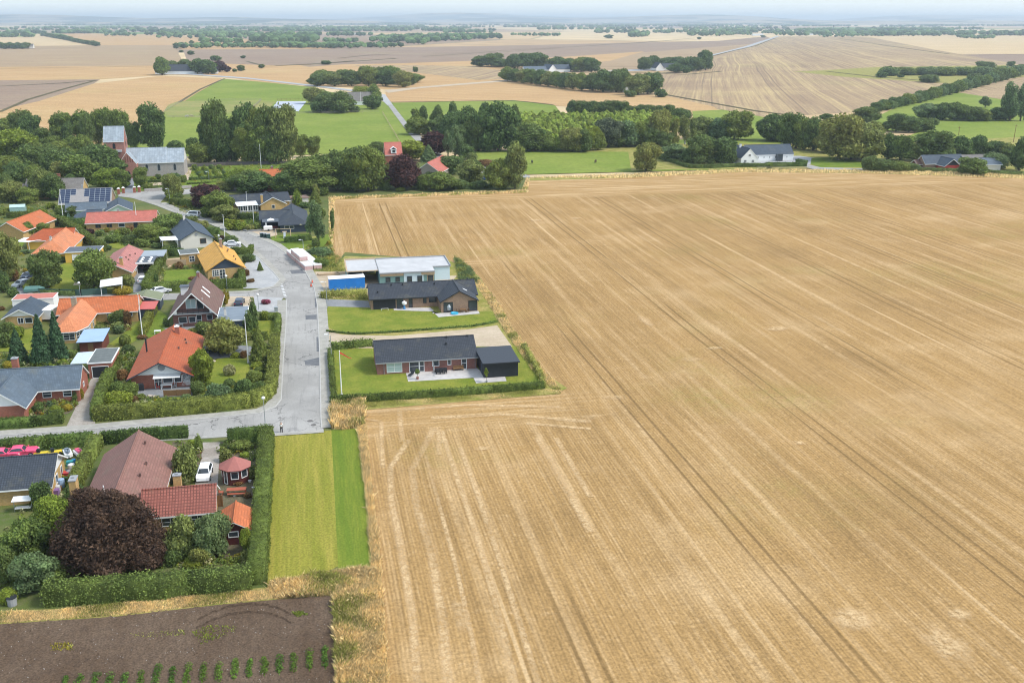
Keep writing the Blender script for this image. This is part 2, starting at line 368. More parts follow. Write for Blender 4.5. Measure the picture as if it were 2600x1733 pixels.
M_ST_PA = stubble('stubble_pale', (0.54,0.40,0.225), (0.62,0.49,0.30), (0.44,0.32,0.17), (0.50,0.42,0.20), k=0.3, period=40, rot=R(-75), swath=0.3, heaps=False)
M_HARROW = stubble('harrowed_stubble', (0.35,0.25,0.15), (0.56,0.43,0.21), (0.20,0.14,0.10), (0.36,0.31,0.13), k=0.25, period=17, rot=R(22), swath=0.9, warp=12, tram=60, con=1.35, ys=0.3)
def patchwork():
    q = N('far_fields', 0.95, 0.05); p = q.pos((0.00135,0.00055,1), 'W', R(12))
    def vor(vec, feat='F1'):
        v = q.n('TexVoronoi'); v.feature = feat; v.voronoi_dimensions = '2D'; v.inputs['Scale'].default_value = 1; v.inputs['Randomness'].default_value = 0.85
        q.l(vec, v.inputs['Vector']); return v
    v = vor(p); sp_ = q.n('SeparateColor'); q.l(v.outputs['Color'], sp_.inputs[0])
    cr = q.n('ValToRGB'); cr.color_ramp.interpolation = 'CONSTANT'
    cols = [(0,(0.43,0.30,0.165)),(0.22,(0.30,0.215,0.145)),(0.4,(0.56,0.43,0.25)),(0.6,(0.37,0.27,0.17)),(0.74,(0.16,0.22,0.06)),(0.84,(0.50,0.36,0.20)),(0.93,(0.20,0.24,0.08))]
    el = cr.color_ramp.elements
    el[0].position = 0; el[0].color = (*cols[0][1],1); el[1].position = cols[1][0]; el[1].color = (*cols[1][1],1)
    for a, c in cols[2:]:
        e = el.new(a); e.color = (*c,1)
    q.l(sp_.outputs[0], cr.inputs[0])
    e = vor(p, 'DISTANCE_TO_EDGE')
    a = q.mix(q.rng(e.outputs['Distance'], 0.012, 0.004, 0, 0.5), cr.outputs[0], (0.11,0.13,0.06))
    f = q.noise(q.pos(), 0.01, 3)
    q.col(q.scale(a, q.rng(f, 0.3, 0.7, 0.88, 1.1))); return q.m
M_FAR = patchwork()
# ---------------- object helpers ----------------
rnd = random.Random(7)
def tag(o, label=None, cat=None, group=None, kind=None):
    if label: o['label'] = label
    if cat: o['category'] = cat
    if group: o['group'] = group
    if kind: o['kind'] = kind
    return o
def empty(name, loc=(0,0,0), rz=0, label=None, cat=None, group=None):
    o = bpy.data.objects.new(name, None); o.empty_display_size = 0.5; COL.objects.link(o)
    o.location = loc if len(loc) == 3 else (*loc, 0); o.rotation_euler = (0,0,rz)
    return tag(o, label, cat, group)
class MB:
    def __init__(s): s.v = []; s.f = []; s.uv = []; s.mi = []
    def poly(s, pts, mi=0, uv=None):
        i = len(s.v); s.v += [tuple(p) for p in pts]; s.f.append(tuple(range(i, i+len(pts)))); s.mi.append(mi)
        if uv is None:
            a, b, c = Vector(pts[0]), Vector(pts[1]), Vector(pts[2]); n = (b-a).cross(c-a)
            if n.length < 1e-9: n = Vector((0,0,1))
            n.normalize()
            if abs(n.z) > 0.97: t = Vector((1,0,0))
            else: t = Vector((0,0,1)).cross(n).normalized()
            bt = n.cross(t)
            uv = [(Vector(p).dot(t), Vector(p).dot(bt)) for p in pts]
        s.uv += uv
        return s
    def box(s, x0, x1, y0, y1, z0, z1, mi=0, bottom=True):
        P = [(x0,y0,z0),(x1,y0,z0),(x1,y1,z0),(x0,y1,z0),(x0,y0,z1),(x1,y0,z1),(x1,y1,z1),(x0,y1,z1)]
        for q in ((0,1,5,4),(1,2,6,5),(2,3,7,6),(3,0,4,7),(4,5,6,7)) + (((3,2,1,0),) if bottom else ()):
            s.poly([P[k] for k in q], mi)
        return s
    def slab(s, V, F, th, mi=0, mt=0):
        """F: upward faces of the top surface; gives them thickness"""
        V = [Vector(v) for v in V]
        edges = {}
        for f in F:
            s.poly([V[k] for k in f], mi)
            s.poly([V[k]-Vector((0,0,th)) for k in reversed(f)], mt)
            for a, b in zip(f, f[1:]+f[:1]): edges[(a, b)] = 1
        for (a, b) in edges:
            if (b, a) not in edges:
                d = Vector((0,0,th)); s.poly([V[b], V[a], V[a]-d, V[b]-d][::-1] if False else [V[a]-d, V[b]-d, V[b], V[a]], mt)
        return s
    def tube(s, pts, rad, n=6, mi=0, cap=True):
        pts = [Vector(p) for p in pts]; rings = []
        for i, p in enumerate(pts):
            d = (pts[min(i+1, len(pts)-1)]-pts[max(i-1, 0)]).normalized()
            a = d.orthogonal().normalized() if abs(d.z) < 0.9 else d.cross(Vector((0,1,0))).normalized(); b = d.cross(a)
            r = rad[i] if isinstance(rad, (list, tuple)) else rad
            rings.append([p+(a*math.cos(2*math.pi*k/n)+b*math.sin(2*math.pi*k/n))*r for k in range(n)])
        for r0, r1 in zip(rings, rings[1:]):
            for k in range(n): s.poly([r0[k], r0[(k+1)%n], r1[(k+1)%n], r1[k]], mi)
        if cap: s.poly(rings[-1], mi); s.poly(rings[0][::-1], mi)
        return s
    def mesh(s, name, mats, smooth=False):
        me = bpy.data.meshes.new(name); me.from_pydata(s.v, [], s.f)
        u = me.uv_layers.new(name='UVMap'); u.data.foreach_set('uv', [c for q in s.uv for c in q])
        for m in (mats if isinstance(mats, (list, tuple)) else [mats]): me.materials.append(m)
        me.polygons.foreach_set('material_index', s.mi)
        if smooth: me.polygons.foreach_set('use_smooth', [True]*len(s.f))
        me.update(); return me
    def obj(s, name, mats, parent=None, loc=None, rz=0, smooth=False):
        return mo(name, s.mesh(name, mats, smooth), parent, loc, rz)
def mo(name, me, parent=None, loc=None, rz=0, scale=None):
    o = bpy.data.objects.new(name, me); COL.objects.link(o)
    if parent: o.parent = parent
    if loc is not None: o.location = loc if len(loc) == 3 else (*loc, 0)
    if rz: o.rotation_euler = (0,0,rz)
    if scale: o.scale = scale
    return o
def copy_tree(o, parent=None):
    c = o.copy(); COL.objects.link(c)
    if parent: c.parent = parent
    for ch in list(o.children): copy_tree(ch, c)
    return c
_sn = [0]
def sheet(name, pts, z, m, kind='structure', label=None, cat=None):
    _sn[0] += 1; z += _sn[0]*0.0007
    """flat ground polygon from world xy points"""
    me = bpy.data.meshes.new(name); bm = bmesh.new()
    vs = [bm.verts.new((x, y, z)) for x, y in pts]; f = bm.faces.new(vs); bm.normal_update()
    if f.normal.z < 0: f.normal_flip()
    bmesh.ops.triangulate(bm, faces=[f]); bm.to_mesh(me); bm.free(); me.materials.append(m)
    o = mo(name, me); return tag(o, label, cat, None, kind)
def GP(k, *c): return [G(k, c[i], c[i+1]) for i in range(0, len(c), 2)]

# ---------------- buildings ----------------
def place(face, x0, x1, y0, y1):
    """origin, horizontal axis and outward normal of a wall face"""
    return {'S': (Vector((x0,y0,0)), Vector((1,0,0)), Vector((0,-1,0))), 'E': (Vector((x1,y0,0)), Vector((0,1,0)), Vector((1,0,0))),
            'W': (Vector((x0,y1,0)), Vector((0,-1,0)), Vector((-1,0,0))), 'N': (Vector((x1,y1,0)), Vector((-1,0,0)), Vector((0,1,0)))}[face]
def window(par, fr, u, z, w_, h, nx=1, nz=1, fm=None, gm=None, name='window', door=False):
    o, a, n = fr; fm = fm or P_WHITE; gm = gm or GLASS; up = Vector((0,0,1))
    def P(x, zz, d): return o+a*x+up*zz+n*d
    def bx(mb, xa, xb, za, zb, d):
        p = [P(xa,za,d),P(xb,za,d),P(xb,zb,d),P(xa,zb,d)]; q = [P(xa,za,0),P(xb,za,0),P(xb,zb,0),P(xa,zb,0)]
        mb.poly(p)
        for k in range(4): mb.poly([q[k], q[(k+1)%4], p[(k+1)%4], p[k]])
    b = MB(); t = 0.09; d = 0.07
    bx(b, u, u+t, z, z+h, d); bx(b, u+w_-t, u+w_, z, z+h, d); bx(b, u+t, u+w_-t, z, z+t, d); bx(b, u+t, u+w_-t, z+h-t, z+h, d)
    for i in range(1, nx): c = u+w_*i/nx; bx(b, c-0.035, c+0.035, z+t, z+h-t, d-0.012)
    for i in range(1, nz): c = z+h*i/nz; bx(b, u+t, u+w_-t, c-0.03, c+0.03, d-0.02)
    if door and gm is not GLASS: pass
    f = b.obj(name, fm, par)
    g = MB(); g.poly([P(u+t,z+t,0.02),P(u+w_-t,z+t,0.02),P(u+w_-t,z+h-t,0.02),P(u+t,z+h-t,0.02)])
    g.obj('pane', gm, f)
    return f
def panel(par, fr, u, z, w_, h, m, name='panel', d=0.03):
    o, a, n = fr; up = Vector((0,0,1)); b = MB()
    p = [o+a*x+up*y+n*d for x, y in ((u,z),(u+w_,z),(u+w_,z+h),(u,z+h))]; q = [v-n*(d-0.002) for v in p]
    b.poly(p)
    for k in range(4): b.poly([q[k], q[(k+1)%4], p[(k+1)%4], p[k]])
    return b.obj(name, m, par)
def wing(par, x0, x1, y0, y1, he, hr, axis, rm, wm, ov=0.5, ovg=0.45, trim=None, gm=None, hip=(0,0), flat=False, wins=(), th=0.2, roofname='roof'):
    """walls plus roof; axis is the ridge direction; hip gives the hip run at low and high ends"""
    trim = trim or P_WHITE
    b = MB()
    if flat:
        b.box(x0, x1, y0, y1, 0, he-th, 0)
        w_ = b.obj('wall', wm, par)
        r = MB(); r.box(x0-ov, x1+ov, y0-ov, y1+ov, he-th+0.004, he, 1)
        r.poly([(x0-ov+.15,y0-ov+.15,he+.012),(x1+ov-.15,y0-ov+.15,he+.012),(x1+ov-.15,y1+ov-.15,he+.012),(x0-ov+.15,y1+ov-.15,he+.012)], 0)
        ro = r.obj(roofname, [rm, trim], par)
    else:
        # work in a frame where the ridge runs along a
        if axis == 'x': a0, a1, c0, c1 = x0, x1, y0, y1; M = lambda a, c, z: (a, c, z)
        else: a0, a1, c0, c1 = y0, y1, x0, x1; M = lambda a, c, z: (c, a, z)
        cm = (c0+c1)/2; half = (c1-c0)/2; sl = (hr-he)/half; ze = he-ov*sl
        b.box(x0, x1, y0, y1, 0, he-0.05, 0, False)
        zr = hr-th-0.03
        for e, (a, hp) in enumerate(((a0, hip[0]), (a1, hip[1]))):
            if hp: continue
            t = [M(a, c0, he-0.05), M(a, c1, he-0.05), M(a, cm, zr)]
            if (e == 0) != (axis == 'x'): pass
            nrm = (Vector(t[1])-Vector(t[0])).cross(Vector(t[2])-Vector(t[0])); out = Vector(M(a, cm, 0))-Vector(M((a0+a1)/2, cm, 0))
            if nrm.dot(out) < 0: t = [t[1], t[0], t[2]]
            b.poly(t, 1)
        w_ = b.obj('wall', [wm, gm or wm], par)
        A0 = a0-(ovg if not hip[0] else ov); A1 = a1+(ovg if not hip[1] else ov)
        H0 = A0+(hip[0] and hip[0]+ov); H1 = A1-(hip[1] and hip[1]+ov)
        C0, C1 = c0-ov, c1+ov
        V = [M(A0,C0,ze), M(A1,C0,ze), M(A1,C1,ze), M(A0,C1,ze), M(H0,cm,hr), M(H1,cm,hr)]
        F = [(0,1,5,4), (2,3,4,5)]
        if hip[0]: F.append((3,0,4))
        if hip[1]: F.append((1,2,5))
        F2 = []
        for f in F:
            n = (Vector(V[f[1]])-Vector(V[f[0]])).cross(Vector(V[f[2]])-Vector(V[f[0]]))
            F2.append(tuple(f) if n.z > 0 else tuple(reversed(f)))
        r = MB(); r.slab(V, F2, th, 0, 1); ro = r.obj(roofname, [rm, trim], par)
        rc = MB(); rc.tube([M(H0+0.02,cm,hr+0.03), M(H1-0.02,cm,hr+0.03)], 0.11, 6, 0)
        rc.obj('ridge_cap', rm, ro)
    for q in wins:
        face, u, z, ww, hh = q[:5]; k = dict(zip(('nx','nz'), q[5:7])); ex = q[7] if len(q) > 7 else {}
        window(par, place(face, x0, x1, y0, y1), u, z, ww, hh, **k, **ex)
    return w_, ro
def chimney(par, x, y, z0, z1, m=None, sx=0.6, sy=0.6, cap=None):
    b = MB(); b.box(x-sx/2, x+sx/2, y-sy/2, y+sy/2, z0, z1); c = b.obj('chimney', m or B_RED, par)
    k = MB(); k.box(x-sx/2-.06, x+sx/2+.06, y-sy/2-.06, y+sy/2+.06, z1+.002, z1+.12); k.box(x-.14,x+.14,y-.14,y+.14,z1+.122,z1+.3); k.obj('chimney_cap', cap or P_GREY, c)
def flue(par, x, y, z0, z1, m=None, r=0.14):
    MB().tube([(x,y,z0),(x,y,z1)], r, 8).obj('flue_pipe', m or P_BLACK, par)
def vents(par, pts, m=None):
    for x, y, z in pts:
        MB().box(x-.13, x+.13, y-.13, y+.13, z-.1, z+.28).obj('roof_vent', m or P_BLACK, par)
def house(name, label, loc=(0,0), rz=0, cat='house', group=None): return empty(name, (*loc, 0), rz, label, cat, group)

# ---------------- poles, lamps, fences ----------------
def flagpole(p, h, label, pennant=False, group='white flagpoles'):
    e = empty('flagpole', (*p, 0), 0, label, 'flagpole', group)
    MB().tube([(0,0,0),(0,0,h*.5),(0,0,h)], [0.10,0.08,0.045], 8).obj('pole', P_WHITE, e)
    b = MB()
    b.tube([(0,0,h+.002),(0,0,h+.14)], [0.10,0.03], 8); b.obj('finial', P_WHITE, e)
    MB().box(-.2,.2,-.2,.2,0,.25).obj('base', M_KERB, e)
    if pennant:
        b = MB()
        L = [(0.05,0,h-.1,.32),(0.7,.06,h-.55,.26),(1.3,-.05,h-1.0,.18),(1.9,.08,h-1.35,.05)]
        for (x,y,z,t),(x2,y2,z2,t2) in zip(L, L[1:]):
            b.poly([(x,y,z-t),(x2,y2,z2-t2),(x2,y2,z2),(x,y,z)], 0); b.poly([(x,y,z-t*.5+.0),(x2,y2,z2-t2*.5),(x2,y2+.01,z2-t2*.2),(x,y+.01,z-t*.2)], 1)
        b.obj('pennant', [plain('cloth_red', (0.6,0.08,0.05), 0.8), P_WHITE], e)
def lamp(p, label, kind='ball', h=4.6, rz=0):
    e = empty('street_lamp', (*p, 0), rz, label, 'street lamp', 'street lamps')
    MB().tube([(0,0,0),(0,0,h)], [0.075,0.05], 8).obj('post', GALV, e)
    if kind == 'ball':
        b = MB(); n = 10
        prof = [(0.06,h+.003),(0.24,h+.12),(0.28,h+.26),(0.2,h+.42),(0.02,h+.5)]
        for (r0,z0),(r1,z1) in zip(prof, prof[1:]):
            for k in range(n):
                a, c = 2*math.pi*k/n, 2*math.pi*(k+1)/n
                b.poly([(r0*math.cos(a),r0*math.sin(a),z0),(r0*math.cos(c),r0*math.sin(c),z0),(r1*math.cos(c),r1*math.sin(c),z1),(r1*math.cos(a),r1*math.sin(a),z1)])
        b.obj('lamp_globe', P_WHITE, e, smooth=True)
    else:
        b = MB(); b.tube([(0,0,h-.02),(-.2,0,h+.12),(-.6,0,h+.14)], 0.04, 6); b.obj('arm', GALV, e)
        b = MB(); b.box(-1.05,-.45,-.16,.16,h+.10,h+.24); b.obj('lamp_head', P_WHITE, e)
def fence(name, label, pts, h=1.3, sp_=3.0, rails=2, m=None, mesh=False, cat='fence', group=None):
    m = m or WOODG; e = empty(name, (*pts[0], 0), 0, label, cat, group)
    ox, oy = pts[0]; cnt = 0
    rb = MB()
    for (x0,y0),(x1,y1) in zip(pts, pts[1:]):
        L = math.hypot(x1-x0, y1-y0); n = max(1, int(round(L/sp_)))
        for i in range(n+1):
            x, y = x0+(x1-x0)*i/n-ox, y0+(y1-y0)*i/n-oy
            if cnt < 90:
                MB().box(x-.07,x+.07,y-.07,y+.07,0,h).obj('post', m, e); cnt += 1
        dx, dy = (x1-x0)/L, (y1-y0)/L; nx, ny = -dy*.03, dx*.03
        for k in range(rails):
            z = h*(0.9-0.42*k); a = (x0-ox, y0-oy); c = (x1-ox, y1-oy)
            zt = 0.09
            if mesh: z, zt = 0.08, h-0.12
            P = [(a[0]+nx,a[1]+ny,z),(c[0]+nx,c[1]+ny,z),(c[0]-nx,c[1]-ny,z),(a[0]-nx,a[1]-ny,z)]
            Q = [(x,y,zz+zt) for x,y,zz in P]
            rb.poly(P[::-1]); rb.poly(Q)
            for j in range(4): rb.poly([P[j],P[(j+1)%4],Q[(j+1)%4],Q[j]])
            if mesh: break
    rb.obj('panel' if mesh else 'rail', m, e)
    return e

# ---------------- cars ----------------
CARP = {}
def car_mats(c): return plain('car_paint_'+'_'.join(str(int(v*100)) for v in c), c, 0.3, 0.5, 0.02, 1)
def car(p, ang, c, label, kind='hatch', L=4.2, W=1.76, H=1.47, group='parked cars'):
    e = empty('parked_car', (*p, 0.0), ang, label, 'car', group)
    key = (kind, c, L)
    if key not in CARP:
        hw = W/2
        roof = dict(hatch=[(-.46,.93),(-.36,1.40),(-.05,H),(.12,1.42),(.29,.95)], sedan=[(-.36,.97),(-.24,1.36),(-.02,H),(.12,1.40),(.27,.95)],
                    van=[(-.485,1.0),(-.47,1.72),(-.2,1.86),(.14,1.80),(.30,1.05)], classic=[(-.30,.90),(-.20,1.28),(-.02,1.34),(.08,1.30),(.17,.90)])[kind]
        body = [(-.5,.32),(-.5,.72),(-.487,.90),roof[0],roof[-1],(.42,.86),(.485,.70),(.5,.45),(.5,.32)]
        b = MB()
        def ins(z): return hw-(0.03 if z < .5 else 0.0) - max(0, z-.9)*0.04
        loops = [[(x*L, s*(ins(z)-(0.06 if abs(x) > .47 else 0)), z) for x, z in body] for s in (-1, 1)]
        n = len(body)
        for k in range(n):
            k2 = (k+1)%n; b.poly([loops[0][k], loops[0][k2], loops[1][k2], loops[1][k]])
        b.poly(loops[0][::-1]); b.poly(loops[1])
        gl = [[(x*L, s*(hw-.04-(z-.9)*.42), z+.003) for x, z in roof] for s in (-1, 1)]
        cab = MB()
        for k in range(len(roof)-1): cab.poly([gl[0][k], gl[0][k+1], gl[1][k+1], gl[1][k]])
        cab.poly(gl[0][::-1]); cab.poly(gl[1])
        wn = MB()
        def off(q, d=.012):
            q = [Vector(v) for v in q]; nn = (q[1]-q[0]).cross(q[2]-q[0]).normalized(); cc = sum(q, Vector())/len(q)
            if nn.dot(cc-Vector((0,0,.9))) < 0: nn = -nn; q = q[::-1]
            return [v+nn*d for v in q]
        def sh(q, f=.86):
            cc = sum((Vector(v) for v in q), Vector())/len(q); return [cc+(Vector(v)-cc)*f for v in q]
        wn.poly(off(sh([gl[0][0],gl[0][1],gl[1][1],gl[1][0]])))
        wn.poly(off(sh([gl[0][-2],gl[0][-1],gl[1][-1],gl[1][-2]])))
        for s in (0, 1): wn.poly(off(sh(gl[s], .84)))
        wheel = MB(); wheel.tube([(0,-.1,0),(0,.1,0)], .31, 14)
        rim = MB(); rim.tube([(0,-.115,0),(0,.115,0)], .19, 10)
        lt = MB().box(-.04,.04,-.16,.16,-.07,.07)
        CARP[key] = (b.mesh('body', car_mats(c)), cab.mesh('cabin', car_mats(c)), wn.mesh('window', GLASS), wheel.mesh('wheel', RUB), rim.mesh('rim', GALV),
                     lt.mesh('headlight', P_WHITE), lt.mesh('tail_light', plain('lamp_red', (0.5,0.02,0.02), 0.3)))
    B, Cb, Wn, Wh, Rm, Hl, Tl = CARP[key]
    bo = mo('body', B, e); mo('cabin', Cb, e); mo('window', Wn, e)
    for x in (-.31, .31):
        for s in (-1, 1):
            wo = mo('wheel', Wh, e, (x*L, s*(W/2-.09), .31)); mo('rim', Rm, wo)
    for s in (-1, 1):
        mo('headlight', Hl, e, (L*.487, s*W*.36, .66)); mo('tail_light', Tl, e, (-L*.497, s*W*.38, .78))
        MB().box(.18*L,.21*L,min(s*W/2,s*(W/2+.16)),max(s*W/2,s*(W/2+.16)),.93,1.05).obj('mirror', car_mats(c), e)
    return e

# ---------------- vegetation ----------------
def quads_mesh(name, C, Nn, size, mats, seed, asp=1.0, hull=None, sway=0.7, mi=None):
    """leaf-sized faces at points C facing about Nn"""
    g = np.random.default_rng(seed); n = len(C)
    m = Nn+g.normal(0, sway, (n,3)); m /= np.linalg.norm(m, axis=1)[:,None]+1e-9
    t = g.normal(0, 1, (n,3)); t -= (t*m).sum(1)[:,None]*m; t /= np.linalg.norm(t, axis=1)[:,None]+1e-9
    bt = np.cross(m, t)
    s = (size*g.uniform(0.6, 1.5, n))[:,None]
    V = np.stack([C+t*s*asp, C+bt*s*.6, C-t*s*asp, C-bt*s*.6], 1).reshape(-1,3)
    nv = len(V); F = np.arange(nv).reshape(-1,4)
    vs = [V]; loops = [F.reshape(-1)]; starts = [np.arange(len(F))*4]; tot = [np.full(len(F), 4)]
    if hull is not None:
        hv, hf = hull
        vs.append(hv); loops.append((hf+nv).reshape(-1)); starts.append(len(F)*4+np.arange(len(hf))*3); tot.append(np.full(len(hf), 3))
    V = np.concatenate(vs); Lp = np.concatenate(loops); S = np.concatenate(starts); Tt = np.concatenate(tot)
    me = bpy.data.meshes.new(name); me.vertices.add(len(V)); me.vertices.foreach_set('co', V.astype(np.float32).reshape(-1))
    me.loops.add(len(Lp)); me.loops.foreach_set('vertex_index', Lp.astype(np.int32))
    me.polygons.add(len(S)); me.polygons.foreach_set('loop_start', S.astype(np.int32)); me.polygons.foreach_set('loop_total', Tt.astype(np.int32))
    for q in (mats if isinstance(mats, (list, tuple)) else [mats]): me.materials.append(q)
    me.update(calc_edges=True); me.validate(); return me
_ico = {}
def ico(sub):
    if sub not in _ico:
        bm = bmesh.new(); bmesh.ops.create_icosphere(bm, subdivisions=sub, radius=1)
        bm.verts.ensure_lookup_table()
        _ico[sub] = (np.array([v.co[:] for v in bm.verts]), np.array([[v.index for v in f.verts] for f in bm.faces])); bm.free()
    return _ico[sub]
def blob_crown(blobs, n, seed, hullf=0.84, sub=2, lo=0.86, hi=1.08):
    g = np.random.default_rng(seed); B = np.array(blobs, float)
    area = (B[:,3]*B[:,4]+B[:,4]*B[:,5]+B[:,3]*B[:,5]); pr = area/area.sum()
    C = []; NN = []; got = 0
    while got < n:
        k = g.choice(len(B), 4*n, p=pr); d = g.normal(0, 1, (4*n,3)); d /= np.linalg.norm(d, axis=1)[:,None]
        r = g.uniform(lo, hi, 4*n)[:,None]
        P = B[k,:3]+d*B[k,3:6]*r
        keep = P[:,2] > 0.0
        for j in range(len(B)):
            q = ((P-B[j,:3])/B[j,3:6]); ins = (q**2).sum(1) < 0.72; ins &= (k != j); keep &= ~ins
        P = P[keep]; nn = (d/B[k,3:6])[keep]; nn /= np.linalg.norm(nn, axis=1)[:,None]
        C.append(P); NN.append(nn); got += len(P)
        if len(P) == 0: break
    C = np.concatenate(C)[:n]; NN = np.concatenate(NN)[:n]
    hv, hf = ico(sub); HV = []; HF = []; o = 0
    for j in range(len(B)):
        nz = 1+0.10*np.sin(hv*9+j)[:, [0]]*np.cos(hv*7+j)[:, [1]]
        v = B[j,:3]+hv*B[j,3:6]*hullf*nz; v[:,2] = np.maximum(v[:,2], 0.01); HV.append(v); HF.append(hf+o); o += len(hv)
    return C, NN, (np.concatenate(HV), np.concatenate(HF))
def mkblobs(kind, seed):
    r = random.Random(seed*31+5); B = []
    if kind == 'broad':
        for k in range(20):
            a = r.random()*6.283; rr = .33*math.sqrt(r.random()); z = r.uniform(.20, .80); s = r.uniform(.11, .20); rr *= math.sqrt(max(.1, 1-((z-.5)/.42)**2))*1.15
            B.append((rr*math.cos(a), rr*math.sin(a), z, s, s, s*r.uniform(.75, 1)))
        B += [(0,0,.46,.32,.32,.36), (0,0,.72,.2,.2,.22)]
    elif kind == 'tall':
        for k in range(18):
            a = r.random()*6.283; z = r.uniform(.2, .88); rr = .34*(1-abs(z-.5)*.5)*r.uniform(.5, 1.05); s = r.uniform(.12, .2)
            B.append((rr*math.cos(a), rr*math.sin(a), z, s, s, s*.62))
        B += [(0,0,.5,.32,.32,.42)]
    elif kind == 'drape':
        for k in range(70):
            a = r.random()*6.283; z = .06+.86*(1-math.sqrt(r.random()))**.8 if r.random() < .55 else r.uniform(.3, .9); rr = .45*(max(0.03, 1-z)**.55)*r.uniform(.62, 1.27); s = r.uniform(.04, .11)
            B.append((rr*math.cos(a), rr*math.sin(a), z, s, s, s*r.uniform(.9, 1.8)))
        B += [(0,0,.36,.37,.37,.38), (0,0,.66,.22,.22,.24)]
    elif kind == 'wisp':
        for k in range(16):
            a = r.random()*6.283; z = r.uniform(.2, .93); rr = .32*(1-abs(z-.45)*.9)*r.uniform(.3, 1); s = r.uniform(.08, .16)
            B.append((rr*math.cos(a), rr*math.sin(a), z, s, s, s*1.1))
        B += [(0,0,.5,.13,.13,.36)]
    elif kind == 'shrub':
        for k in range(9):
            a = r.random()*6.283; z = r.uniform(.3, .74); rr = .26*r.uniform(.5, 1); s = r.uniform(.18, .27)
            B.append((rr*math.cos(a), rr*math.sin(a), z, s, s, s*1.0))
        B += [(0,0,.40,.4,.4,.42)]
    elif kind == 'dome': B = [(0,0,.45,.48,.48,.5), (.05,.02,.4,.45,.47,.5)]
    elif kind == 'thuja': B = [(0,0,.42,.46,.46,.42), (0,.02,.66,.30,.30,.34), (0,0,.2,.42,.42,.25)]
    return B
_cr = {}
NLEAF = dict(broad=(5200,.030), tall=(5200,.028), wisp=(3600,.026), shrub=(2600,.042), dome=(2400,.036), thuja=(2600,.036), cone=(5200,.034), drape=(46000,.0115))
VARI = dict(broad=5, tall=3, wisp=2, shrub=4, dome=1, thuja=1, cone=3, drape=1)
def crown(kind, var, mk, lod=0):
    key = (kind, var, mk, lod)
    if key in _cr: return _cr[key]
    n, sz = NLEAF[kind]
    if lod == 1: n, sz = int(n*.32), sz*1.75
    if lod == -1: n, sz = int(n*2.6), sz*.62
    sd = var*17+len(kind)
    if kind == 'cone':
        g = np.random.default_rng(sd); z = 1-np.sqrt(g.random(n)); z = 0.04+z*.95; a = g.uniform(0, 6.283, n)
        tier = 1-((z*11+a*.35/6.283*2) % 1.0); spk = 0.72+0.28*tier+0.10*np.sin(a*5+np.floor(z*11)*2.3)
        r = 0.5*(1-z)**0.85*spk*g.uniform(.72, 1.05, n)
        C = np.stack([r*np.cos(a), r*np.sin(a), z], 1); NN = np.stack([np.cos(a)*.6, np.sin(a)*.6, np.full(n, .75)], 1)
        hv = []; hf = []; seg = 10
        for i in range(seg): hv.append((.33*math.cos(i*.6283), .33*math.sin(i*.6283), .05))
        hv.append((0,0,.93)); hf = [(i, (i+1)%seg, seg) for i in range(seg)]
        me = quads_mesh('crown', C, NN, sz, LEAF[mk], sd, 1.2, (np.array(hv), np.array(hf)), .45)
    else:
        lo, hi = ((.76, 1.27) if kind not in ('dome',) else (.94, 1.02))
        if kind == 'drape': lo, hi = .7, 1.35
        hull_f = .84 if kind not in ('wisp',) else .55
        C, NN, hull = blob_crown(mkblobs(kind, var+1), n, sd, hull_f, 1 if lod == 1 else 2, lo, hi)
        me = quads_mesh('crown', C, NN, sz, LEAF[mk], sd, 1.0 if kind != 'drape' else 1.5, hull, .8 if kind != 'dome' else .4)
    _cr[key] = me; return me
_tk = {}
def trunk(kind, white=False):
    k = (kind, white)
    if k in _tk: return _tk[k]
    b = MB(); r = random.Random(3)
    b.tube([(0,0,0),(.01,0,.12),(.0,.01,.35),(0,0,.62)], [.05,.036,.028,.012], 7)
    for i in range(5 if kind != 'cone' else 0):
        a = i*1.3; b.tube([(0,0,.22+.05*i),(.12*math.cos(a),.12*math.sin(a),.36+.05*i),(.22*math.cos(a),.22*math.sin(a),.5+.05*i)], [.02,.013,.005], 5)
    _tk[k] = b.mesh('trunk', BARKW if white else BARK, True); return _tk[k]
ORD = ['first','second','third','fourth','fifth','sixth','seventh','eighth','ninth','tenth','eleventh','twelfth','thirteenth','fourteenth','fifteenth','sixteenth','seventeenth','eighteenth','nineteenth','twentieth',
  'twenty-first','twenty-second','twenty-third','twenty-fourth','twenty-fifth','twenty-sixth','twenty-seventh','twenty-eighth','twenty-ninth','thirtieth']
KN = dict(b=('broad','broadleaf_tree','tree','tree'), t=('tall','tall_tree','tree','narrow tree'), w=('wisp','birch_tree','tree','airy tree'), s=('shrub','shrub','shrub','shrub'),
    d=('dome','clipped_shrub','shrub','round shrub'), h=('thuja','columnar_conifer','conifer','columnar conifer'), c=('cone','conifer_tree','conifer','conifer'), D=('drape','copper_beech','tree','tree'),
    W=('wisp','birch_tree','tree','sparse white-stemmed tree'))
ntree = 0
